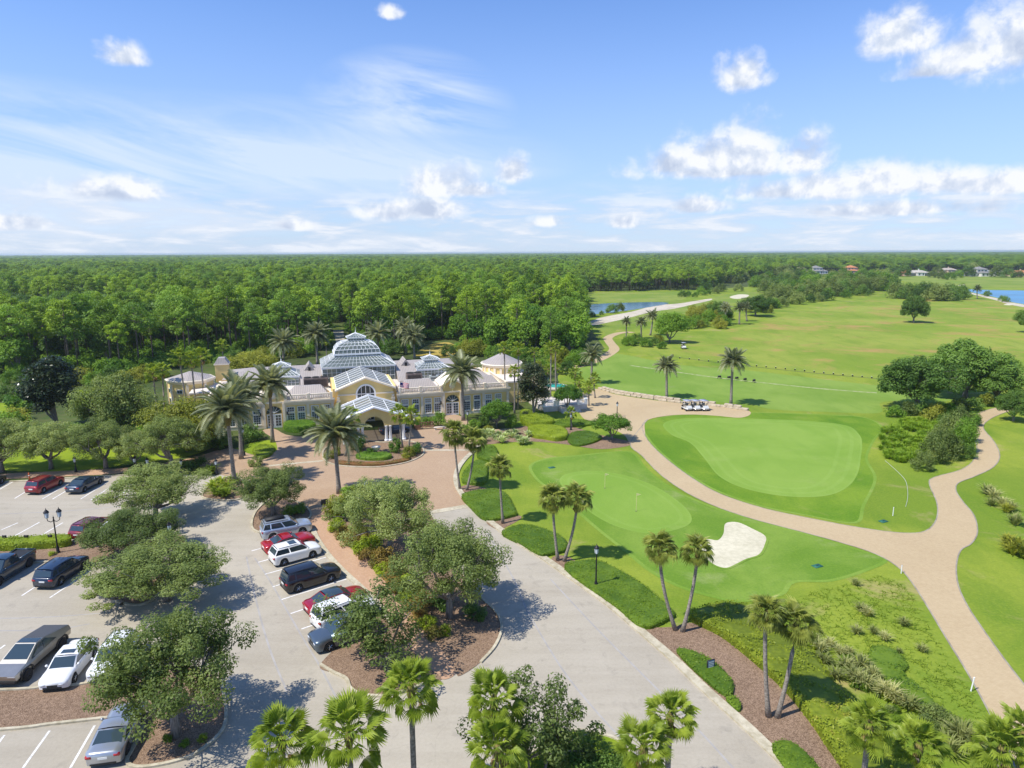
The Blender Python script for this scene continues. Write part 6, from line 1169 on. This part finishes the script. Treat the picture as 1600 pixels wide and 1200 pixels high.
# the angular steel truck
def wedge_truck(label, rear, front):
    a, b = np.array(G(*rear)), np.array(G(*front)); h = (b-a)/np.linalg.norm(b-a); p = np.array((-h[1], h[0])); p = p if (p[1]-p[0]) > 0 else -p; c = (a+b)/2+p*.95
    t = thing('pickup_truck', label, 'truck', (c[0], c[1], .013), math.atan2(h[1], h[0]), 'cars on the parking lot'); st = plain('brushed_steel', (.44, .42, .38), .36, .85, .06, 2)
    def prof(w_, dz=0): return w_
    mb = MB(); lo, hi = 1.0, .78
    side = [(-2.84, .62, .96), (2.78, .58, .92), (2.88, .92, .94), (1.72, 1.14, .94), (.30, 1.79, .70), (-.25, 1.77, .72), (-2.82, 1.30, .90), (-2.86, .98, 1.0), (2.84, .98, .97)]
    L_ = [(-2.84, -.95, .60), (-2.86, -1.0, 1.0), (-2.80, -.90, 1.32), (-.30, -.72, 1.78), (.30, -.70, 1.80), (1.75, -.90, 1.16), (2.88, -.88, .94), (2.82, -.95, .58), (0, -1.01, 1.02), (1.6, -1.0, .98)]
    R2 = [(x, -y, z) for x, y, z in L_]; n = len(L_); mb.v = L_+R2
    mb.f = [(3, 4, 4+n, 3+n), (4, 5, 5+n, 4+n), (5, 6, 6+n, 5+n), (6, 7, 7+n, 6+n), (2, 3, 3+n, 2+n), (1, 2, 2+n, 1+n), (0, 1, 1+n, 0+n)]
    for o, rv in ((0, 0), (n, 1)):
        for q in [(0, 7, 9, 8), (0, 8, 1), (1, 8, 2), (2, 8, 3), (3, 8, 4), (4, 8, 9, 5), (5, 9, 6), (6, 9, 7)]:
            q = tuple(i+o for i in q); mb.f.append(q[::-1] if rv else q)
    mb.build('body', st, t)
    MB().box(-2.7, 2.7, -.86, .86, .34, .62).build('underbody', m_black, t)
    def gq(nm, pts, mat=m_cglass): mb = MB(); mb.quad(*pts); return mb.build(nm, mat, t)
    def ll(p, q, s): return tuple(p[i]+(q[i]-p[i])*s for i in range(3))
    up = .014; a4, b4, a5, b5 = (.30, -.70, 1.80), (.30, .70, 1.80), (1.75, -.90, 1.16), (1.75, .90, 1.16)
    gq('windshield', [tuple(np.array(p)+(.006, 0, up)) for p in (ll(ll(a4, a5, .06), ll(b4, b5, .06), .04), ll(ll(a4, a5, .80), ll(b4, b5, .80), .04), ll(ll(a4, a5, .80), ll(b4, b5, .80), .96), ll(ll(a4, a5, .06), ll(b4, b5, .06), .96))])
    gq('glass_roof', [(-.30, -.66, 1.795), (.28, -.64, 1.815), (.28, .64, 1.815), (-.30, .66, 1.795)]); gq('bed_cover', [(-2.74, -.84, 1.345), (-.42, -.70, 1.772), (-.42, .70, 1.772), (-2.74, .84, 1.345)], plain('bed_cover', (.10, .10, .10), .5, .3, 0))
    for k in (-1, 1):
        for pts in ([(1.28, .95, 1.15), (.34, .76, 1.70), (.0, .755, 1.715), (.05, .955, 1.19)], [(-.03, .955, 1.19), (-.08, .757, 1.715), (-.45, .775, 1.70), (-1.35, .95, 1.22)]): gq('side_window', [(x, k*(y+.015), z) for x, y, z in pts])
        MB().box(2.2, 2.885, k*.66-.24, k*.66+.24, .86, .90).build('light_bar', m_hl, t); MB().box(-2.875, -2.8, k*.6-.34, k*.6+.34, 1.10, 1.15).build('tail_light', m_tl, t)
    tm, rm = wheel_mesh(.43, .28, True)
    for xa in (-1.80, 1.85):
        for k in (-1, 1):
            o = link('wheel', tm, t); o.matrix_local = Matrix.Translation((xa, k*.92, .42)) @ Matrix.Rotation(-k*PI/2, 4, 'X'); link('rim', rm, o)
            mb = MB(); w_ = k*1.015; tr = [(-.66, .42), (-.60, .78), (-.36, .98), (.36, .98), (.60, .78), (.66, .42), (.52, .42), (.46, .72), (.30, .86), (-.30, .86), (-.46, .72), (-.52, .42)]; mb.xprism([(xa+x, z) for x, z in tr], min(w_, w_-.12*k), max(w_, w_-.12*k)); mb.build('wheel_arch', m_black, t)
    MB().box(2.80, 2.9, -.85, .85, .42, .56).build('bumper', m_black, t)
wedge_truck('angular brushed steel pickup with sloping wedge roof in the near left row', (97, 1015), (46, 1061))
# golf carts
def golf_cart(label, px_, hd):
    t = thing('golf_cart', label, 'golf cart', (*G(*px_), 0), hd, 'golf carts'); wp = paint('cartwhite', (.62, .62, .58), 0, .4)
    MB().box(-1.15, 1.1, -.55, .55, .28, .55).build('chassis', wp, t, True, .06); MB().add([(.62, -.52, .55), (1.15, -.48, .55), (1.15, .48, .55), (.62, .52, .55), (.62, -.50, .98), (.80, -.46, .95), (.80, .46, .95), (.62, .50, .98)], [(0, 1, 5, 4), (1, 2, 6, 5), (2, 3, 7, 6), (3, 0, 4, 7), (4, 5, 6, 7)]).build('cowl', wp, t)
    MB().box(-.45, .10, -.52, .52, .55, .80).build('seat', plain('cart_seat', (.36, .33, .28), .7), t, True, .05); MB().box(-.52, -.38, -.52, .52, .85, 1.25).build('backrest', plain('cart_seat', (.36, .33, .28)), t, True, .04); MB().box(-1.1, -.62, -.48, .48, .55, .80).build('bag_well', m_black, t)
    MB().box(-.95, .75, -.60, .60, 1.78, 1.86).build('canopy', plain('cart_canopy', (.30, .33, .40), .5), t, True, .05)
    for x, x2, y in ((.66, .52, .5), (.66, .52, -.5), (-.55, -.72, .5), (-.55, -.72, -.5)): MB().tube([(x, y, .55), (x2, y, 1.80)], .025, 6).build('post', m_black, t)
    MB().tube([(.58, .25, .9), (.40, .25, 1.05)], .03, 6).build('steering_column', m_black, t)
    tm, rm = wheel_mesh(.23, .2, False)
    for xa in (-.72, .78):
        for k in (-1, 1): o = link('wheel', tm, t); o.matrix_local = Matrix.Translation((xa, k*.52, .23)) @ Matrix.Rotation(-k*PI/2, 4, 'X'); link('rim', rm, o)
    for y in (-.22, .22): MB().lathe([(.11, .6), (.12, 1.3), (.09, 1.35)], 8, -.85, y).build('golf_bag', plain('golf_bag', (.05, .06, .09)), t, True)
for i, x in enumerate((1073, 1086, 1099)): golf_cart(['left golf cart of the three by the stone wall', 'middle golf cart of the three by the stone wall', 'right golf cart of the three by the stone wall'][i], (x, 641), -PI/2+.25)
golf_cart('single golf cart parked out on the range grass', (1068, 545), -PI/2)
# ================================================================== small things
m_iron = plain('black_iron', (.02, .02, .022), .5, .3, 0); m_lant = plain('lantern_glass', (.62, .70, .74), .2, 0, 0)
def lantern(t, x, z, s=1.0, parts=True):
    lt = MB().lathe([(.08*s, z), (.14*s, z+.06*s), (.19*s, z+.50*s), (.17*s, z+.52*s)], 8, x, 0).build('lantern', m_lant, t); mb = MB(); mb.lathe([(.23*s, z+.50*s), (.21*s, z+.58*s), (.10*s, z+.72*s), (.03*s, z+.80*s), (.02*s, z+.92*s)], 8, x, 0)
    for q in range(4): an = PI/4+PI/2*q; mb.tube([(x+.14*s*math.cos(an), .14*s*math.sin(an), z+.06*s), (x+.19*s*math.cos(an), .19*s*math.sin(an), z+.5*s)], .014, 4)
    mb.build('lantern_cap', m_iron, lt)
def lamp_post(label, foot, ht, heads=1, rot=0.0, group='lantern lamp posts'):
    t = thing('lamp_post', label, 'street lamp', (*foot, 0), rot, group)
    MB().lathe([(.20, 0), (.20, .12), (.15, .18), (.13, .55), (.10, .62), (.07, .75), (.06, ht*.6), (.05, ht-1.0), (.07, ht-.95), (.04, ht-.85)] if ht > 2 else [(.09, 0), (.05, .2), (.04, ht-.6)], 10).build('post', m_iron, t, True)
    if heads == 1: lantern(t, 0, ht-.88)
    else:
        for k in (-1, 1):
            MB().tube([(0, 0, ht-1.25), (k*.25, 0, ht-1.35), (k*.5, 0, ht-1.2), (k*.52, 0, ht-.95)], .035, 6).build('arm', m_iron, t); lantern(t, k*.52, ht-.95, 1.1)
        MB().lathe([(.06, ht-1.3), (.09, ht-1.2), (.03, ht-1.0), (.01, ht-.7)], 8).build('finial', m_iron, t, True)
lamp_post('double lantern lamp post on the left hedge island', G(91, 864), hgt((91, 864), (88, 794)), 2, .3)
lamp_post('single lantern post on the verge left of the sand bunker', G(931, 919), hgt((931, 919), (931, 850)))
lamp_post('lantern post on the cart plaza behind the dome tree', G(964, 652), hgt((964, 652), (964, 627)))
lamp_post('lantern post by the hedge strip near the terrace', G(892, 672), hgt((892, 672), (892, 644)))
lamp_post('lantern post beside the right date palm at the door', G(731, 670), hgt((731, 670), (730, 640)))
lamp_post('lantern post on the near edge of the plaza behind the oak', G(572, 790), hgt((572, 790), (571, 745)))
lamp_post('lantern post hidden in the big low oak', G(322, 1080), 3.9); lamp_post('lantern post beside the lane under the island oak', G(270, 876), 3.9)
lamp_post('lantern post between the left date palms', G(382, 712), hgt((382, 712), (380, 667)))
for x, y in ((119, 738), (212, 738), (232, 740), (284, 742), (339, 742)): lamp_post('short lantern post along the brick walk under the lawn oaks', G(x, y), hgt((x, y), (x, y-26)), 1, 0, 'short lantern posts on the brick walk')
def board(name, label, foot, hpost, w_, h_, mat, face, rot=0.0, cat='sign', group=None):
    t = thing(name, label, cat, (*foot, 0), rot, group); MB().tube([(0, 0, 0), (0, 0, hpost)], .035, 6).build('post', m_iron, t)
    MB().box(-w_/2, w_/2, -.04, .04, hpost-.05, hpost+h_).build('panel', mat, t, True, .02); MB().box(-w_/2+.06, w_/2-.06, -.055, -.041, hpost+.01, hpost+h_-.06).build('face', face, t); return t
for i, x in enumerate((9, 43, 80)): board('small_sign', ['left small black post sign behind the hedge', 'middle small black post sign behind the hedge', 'small black post sign nearest the double lamp'][i], G(x, 853-i*.4), .75, .42, .36, m_iron, m_black, group='small black post signs behind the hedge')
board('small_sign', 'dark square sign on a post at the entry plaza edge', G(508, 800), .9, .75, .6, m_iron, m_black, .3)
sg_ = board('lawn_sign', 'small blue lawn sign in a dark frame beside the road', G(1110, 1048), .22, .62, .62, m_iron, plain('sign_blue', (.10, .20, .32), .5, 0, 0), .35)
for q in range(4): MB().box(-.2, .2, -.062, -.057, .30+q*.12, .345+q*.12).build('text_line', m_plate, sg_)
t = thing('bollard', 'orange safety post beside the upper brick walk', 'bollard', (*G(46.5, 751), 0), 0); MB().lathe([(.2, 0), (.2, .06), (.09, .1)], 12).build('base', m_black, t, True); MB().lathe([(.085, .1), (.075, 1.0), (.04, 1.05)], 12).build('post', plain('orange_plastic', (.62, .13, .03), .6), t, True); MB().lathe([(.09, .62), (.088, .72)], 12).build('reflective_band', m_plate, t, True)
def stake(label, foot, h_, lean=0.0): t = thing('white_stake', label, 'stake', (*G(*foot), 0), 0, 'white stakes'); MB().tube([(0, 0, 0), (lean, 0, h_)], .04, 6).build('stake_shaft', m_white, t); MB().tube([(lean*.9, 0, h_*.92), (lean, 0, h_)], .05, 6).build('stake_cap', m_white, t)
stake('white stake at the inner corner of the path fork', (1408, 896), .8); stake('white stake beside the lower end of the path', (1517, 1080), 1.0, .1); stake('white stake on the grass before the big green', (1395, 806), 1.0)
rp = MB(); pts_ = [G(*p) for p in [(1383, 720), (1400, 735), (1414, 750), (1418, 765), (1418, 780), (1415, 792)]]; rp.tube([(*p, .03) for p in spline(pts_, False)], .025, 5); tag(rp.build('white_rope', plain('rope_grey', (.45, .46, .40))), 'white boundary rope lying on the grass beside the big green', 'rope')
def pin(label, foot, ht): t = thing('golf_flag', label, 'golf flag', (*G(*foot), 0), 0, 'pins on the chipping green'); MB().tube([(0, 0, 0), (0, 0, ht)], .025, 6).build('pin', plain('pin_yellow', (.7, .62, .3)), t); MB().add([(.02, 0, ht), (.50, .03, ht-.14), (.02, 0, ht-.30)], [(0, 1, 2)]).build('pennant', plain('pennant', (.78, .72, .35)), t); MB().lathe([(.11, .03), (.10, .034)], 12).build('cup', m_black, t)
pin('left yellow pin on the chipping green', (945, 763), 1.9); pin('right yellow pin on the chipping green', (994, 799), 2.1)
for (x, y), lb in (((1277, 885), 'green irrigation lid on the fringe right of the bunker'), ((862, 731), 'dark valve lid on the fringe above the chipping green'), ((1380, 815), 'grey irrigation box near the path')): t = thing('valve_box', lb, 'valve box', (*G(x, y), .02), .4, 'irrigation lids'); MB().box(-.45, .45, -.3, .3, 0, .05).build('lid', plain('green_lid', (.02, .13, .09)), t, True, .02); MB().box(-.12, .12, -.04, .04, .05, .07).build('handle', m_black, t)
for i, x in enumerate(range(1062, 1375, 15)):
    y = 560+(x-1062)*.104; t = thing('range_basket', 'dark ball basket on the rope line of the driving range', 'basket', (*G(x, y), 0), 0, 'baskets along the range rope'); MB().lathe([(.12, 0), (.18, .28), (.19, .30)], 8).build('bucket', m_black, t); MB().tube([(-.18, 0, .3), (0, 0, .5), (.18, 0, .3)], .015, 5).build('handle', m_white, t)
for i, (x, y) in enumerate([(1124, 592), (1139, 593), (1151, 594), (1164, 596), (1178, 598)]): t = thing('bag_stand', 'black golf bag stand on the worn tee strip', 'bag stand', (*G(x, y), 0), .2*i, 'bag stands on the tee'); MB().box(-.35, .35, -.2, .2, .35, .75).build('tray', m_black, t, True, .04); [MB().tube([(k*.32, q*.18, .4), (k*.42, q*.25, 0)], .03, 5).build('leg', m_iron, t) for k in (-1, 1) for q in (-1, 1)]
# stone wall: separate blocks in two courses
sw = thing('stone_wall', 'low dry wall of pale limestone blocks behind the golf carts', 'wall', (0, 0, 0)); m_stone = plain('limestone', (.50, .42, .30), .9, 0, .25, 1.5, .2, .6); R3 = random.Random(3)
ln = spline([G(*p) for p in [(936, 608), (962, 615), (1000, 621), (1042, 627), (1080, 631), (1110, 634), (1140, 638), (1163, 641)]], False, 12); acc = 0.0; seg = []
for a, b in zip(ln, ln[1:]): seg.append((a, math.dist(a, b), math.atan2(b[1]-a[1], b[0]-a[0])))
STN = []
for q in range(5):
    bm = bmesh.new(); bmesh.ops.create_cube(bm, size=1.0)
    for v_ in bm.verts: v_.co += Vector((R3.uniform(-.08, .08), R3.uniform(-.08, .08), R3.uniform(-.06, .06)))
    bmesh.ops.bevel(bm, geom=bm.edges[:], offset=.09, segments=1, affect='EDGES'); me = bpy.data.meshes.new('stone'); bm.to_mesh(me); bm.free(); me.materials.append(m_stone); STN.append(me)
for course, (z0, hh) in enumerate(((0, .42), (.40, .38))):
    d_ = course*.5; tot = sum(s[1] for s in seg)
    while d_ < tot-.6:
        wl = R3.uniform(.8, 1.7); q = d_+wl/2; acc = 0
        for a, l_, an in seg:
            if acc+l_ >= q: break
            acc += l_
        x, y = a[0]+math.cos(an)*(q-acc), a[1]+math.sin(an)*(q-acc)
        if not (course and R3.random() < .18): o = link('stone', R3.choice(STN), sw, (x+R3.uniform(-.06, .06), y+course*.22+R3.uniform(-.1, .1), z0+hh/2), an+R3.uniform(-.06, .06), (wl*.97, R3.uniform(.55, .8), hh))
        d_ += wl
# terrace with stairs, balustrade piers and the small pool
tr = thing('terrace', 'pale terrace with stairs and white piers beside the magnolia', 'terrace', (*B(35, -3.0), 0), BA); m_terr = plain('terrace_stone', (.60, .54, .47), .8, 0, .1, 1)
MB().box(-4.5, 4.0, 0, 8, 0, .9).build('platform', m_terr, tr)
for q in range(5): MB().box(-1.5, 2.2, -.4*(q+1), -.4*q-.002, 0, .9-.17*(q+1)+.002).build('step', m_terr, tr)
for x in (-4.3, -2.2, -1.6, 2.3, 3.8): MB().box(x-.22, x+.22, -.05, .4, .9, 1.9).box(x-.3, x+.3, -.12, .47, 1.9, 2.0).build('pier', m_white, tr)
for x0, x1 in ((-4.0, -2.5), (2.6, 3.5)): MB().box(x0, x1, .08, .28, 1.65, 1.8).box(x0, x1, .08, .28, .9, 1.02).build('rail', m_white, tr); mb = MB(); [mb.lathe([(.05, 1.02), (.08, 1.15), (.04, 1.45), (.06, 1.65)], 6, x0+.15+.25*i, .18) for i in range(int((x1-x0)/.25))]; tag(mb.build('balusters', m_white, tr, True), kind='stuff')
po = thing('round_pool', 'small round teal pool on the terrace behind the palms', 'pool', (*G(868, 608), 0), 0); MB().lathe([(2.5, 0), (2.5, .75), (2.25, .78), (2.2, .6)], 28).build('rim', m_terr, po, True); MB().lathe([(2.24, .70), (2.2, .702)], 28).build('water_surface', m_pool, po)
# entry furniture
t = thing('brick_pier', 'short brick pier with pale cap right of the porch palms', 'pier', (*B(7.4, -6.6), 0), BA); MB().box(-.35, .35, -.35, .35, 0, 1.15).build('shaft', plain('pier_brick', (.36, .18, .11), .9, 0, .2, 4), t, False, .02); MB().box(-.45, .45, -.45, .45, 1.15, 1.3).build('cap', m_trim, t)
t = thing('wooden_bench', 'brown slatted bench on the plaza right of the porch', 'bench', (*B(8.8, -8.3), 0), BA); m_wood = plain('bench_wood', (.23, .12, .065), .8, 0, .2, 3)
for q in range(6): MB().box(-1.1+q*.4, -.9+q*.4, .18, .24, .45, 1.0).build('back_slat', m_wood, t)
MB().box(-1.2, 1.2, .16, .26, 1.0, 1.1).build('top_rail', m_wood, t); [MB().box(-1.2, 1.2, -.3+q*.16, -.17+q*.16, .42, .47).build('seat_slat', m_wood, t) for q in range(3)]; [MB().box(x-.05, x+.05, -.3, .25, 0, .42).build('leg', m_wood, t) for x in (-1.1, 1.1)]
t = thing('stone_bench', 'low stone bench on the plaza left of the slender palms', 'bench', (*B(10.7, -9.4), 0), BA+.1); MB().box(-1.0, 1.0, -.25, .25, .38, .48).build('seat', m_terr, t, True, .03); [MB().box(x-.12, x+.12, -.2, .2, 0, .38).build('leg', m_terr, t) for x in (-.7, .7)]
t = thing('wooden_planter', 'square brown wooden planter by the slatted bench', 'planter', (*B(7.3, -8.2), 0), BA); MB().box(-.4, .4, -.4, .4, 0, .8, -.05, -.05).build('box', m_wood, t); link('leaves', BUSH['green'][0], t, (0, 0, .6), 0, .5)
t = thing('stone_urn', 'pale stone urn in the round bed before the porch', 'urn', (*G(588, 710), 0), 0); MB().lathe([(.45, 0), (.45, .15), (.2, .25), (.16, .5), (.5, .8), (.62, 1.1), (.66, 1.15), (.5, 1.12)], 16).build('bowl', m_trim, t, True); MB().lathe([(.55, 0), (.55, .1), (.4, .12)], 4).build('plinth', m_trim, t)
# ================================================================== far houses
def house(label, px_, w_, d_, h_, roofc, wallc, two=False, rot=0.0, roofn='roof'):
    g = G(*px_); t = thing('house', label, 'house', (*g, 0), rot, 'far houses'); rm_ = plain('house_roof_'+roofn, roofc, .8, 0, .15, .3); wm = plain('house_wall_%d' % int(wallc[0]*100), wallc, .9, 0, .05, .3)
    def block(x0, x1, y0, y1, z0, h): 
        MB().box(x0, x1, y0, y1, z0, z0+h).build('wall', wm, t); i = min(x1-x0, y1-y0)*.46; r = MB().add([(x0-.6, y0-.6, z0+h), (x1+.6, y0-.6, z0+h), (x1+.6, y1+.6, z0+h), (x0-.6, y1+.6, z0+h), (x0+i, (y0+y1)/2, z0+h+i*.5), (x1-i, (y0+y1)/2, z0+h+i*.5)], [(0, 1, 5, 4), (1, 2, 5), (2, 3, 4, 5), (3, 0, 4), (3, 2, 1, 0)]).build('roof', rm_, t)
        n = max(2, int((x1-x0)/3.6))
        for q in range(n): cx = x0+(x1-x0)*(q+.5)/n; o = MB().box(cx-.9, cx+.9, y0-.06, y0-.005, z0+.7, z0+h-.6).build('window', m_white, t); MB().box(cx-.75, cx+.75, y0-.10, y0-.062, z0+.85, z0+h-.75).build('pane', m_win, o)
    block(-w_/2, w_/2, 0, d_, 0, h_); block(-w_*.22, w_*.16, -4, 3, 0, h_*1.12)
    if two: block(-w_*.28, w_*.22, 1, d_-1, h_+.9, h_*.9)
    else: MB().box(w_*.22, w_*.48, -5, -.02, 0, h_*.8).build('screen_porch', plain('screen_mesh', (.10, .11, .11), .8), t)
    MB().box(w_*.1, w_*.14, d_*.6, d_*.68, h_, h_+4.2).build('chimney', wm, t)
ter, gre, whi, bei, pin_ = (.50, .21, .09), (.24, .23, .22), (.72, .70, .66), (.60, .52, .42), (.55, .36, .28)
for a in [('far house with pinkish grey roofs at the left end of the row', (1254, 429), 20, 13, 3.4, (.38, .27, .22), (.60, .42, .32), True, 0, 'pink'), ('large grey roofed two storey house second from left', (1279, 428), 24, 14, 3.4, gre, whi, True, .1, 'grey'), ('far house with bright terracotta roofs behind the scrub', (1333, 428), 24, 14, 3.6, ter, pin_, True, 0, 'terra'), ('terracotta roofed house left of the dark garden trees', (1415, 431), 18, 12, 3.4, ter, bei, False, 0, 'terra'), ('pale gabled house with grey porch beside the terracotta one', (1437, 431), 22, 12, 3.4, (.46, .42, .36), whi, False, 0, 'pale'), ('low beige house among the garden trees', (1484, 426), 20, 12, 3.2, (.40, .34, .28), bei, False, 0, 'beige'), ('grey roofed white two storey house nearest the lake', (1536, 432), 24, 14, 3.6, gre, whi, True, .1, 'grey'), ('wide grey roofed low house right of the two storey one', (1558, 431), 26, 13, 3.2, (.34, .33, .32), whi, False, 0, 'lightgrey'), ('terracotta roofed house cut by the right edge', (1598, 432), 22, 13, 3.4, ter, bei, False, 0, 'terra'), ('pale far house deep in the wood left of the row', (1139, 419), 26, 14, 4, (.40, .34, .30), bei, True, 0, 'beige'), ('brown roofed far house beside the pale one in the wood', (1117, 420), 24, 13, 4, (.30, .2, .16), bei, False, 0, 'brown')]: house(*a)
# ================================================================== the air
hb = MB().box(-21000, 21000, -21000, 21000, -1.0, 31.0); hm = bpy.data.materials.new('air'); hm.use_nodes = True; ht_ = NT(hm.node_tree); ht_.n.remove(ht_.n['Principled BSDF'])
pv = ht_.node('ShaderNodeVolumePrincipled'); pv.inputs['Color'].default_value = (.80, .88, 1, 1); pv.inputs['Density'].default_value = .0001; pv.inputs['Anisotropy'].default_value = .3; ht_.l.new(pv.outputs[0], ht_.n['Material Output'].inputs['Volume'])
tag(hb.build('haze', hm), kind='stuff')
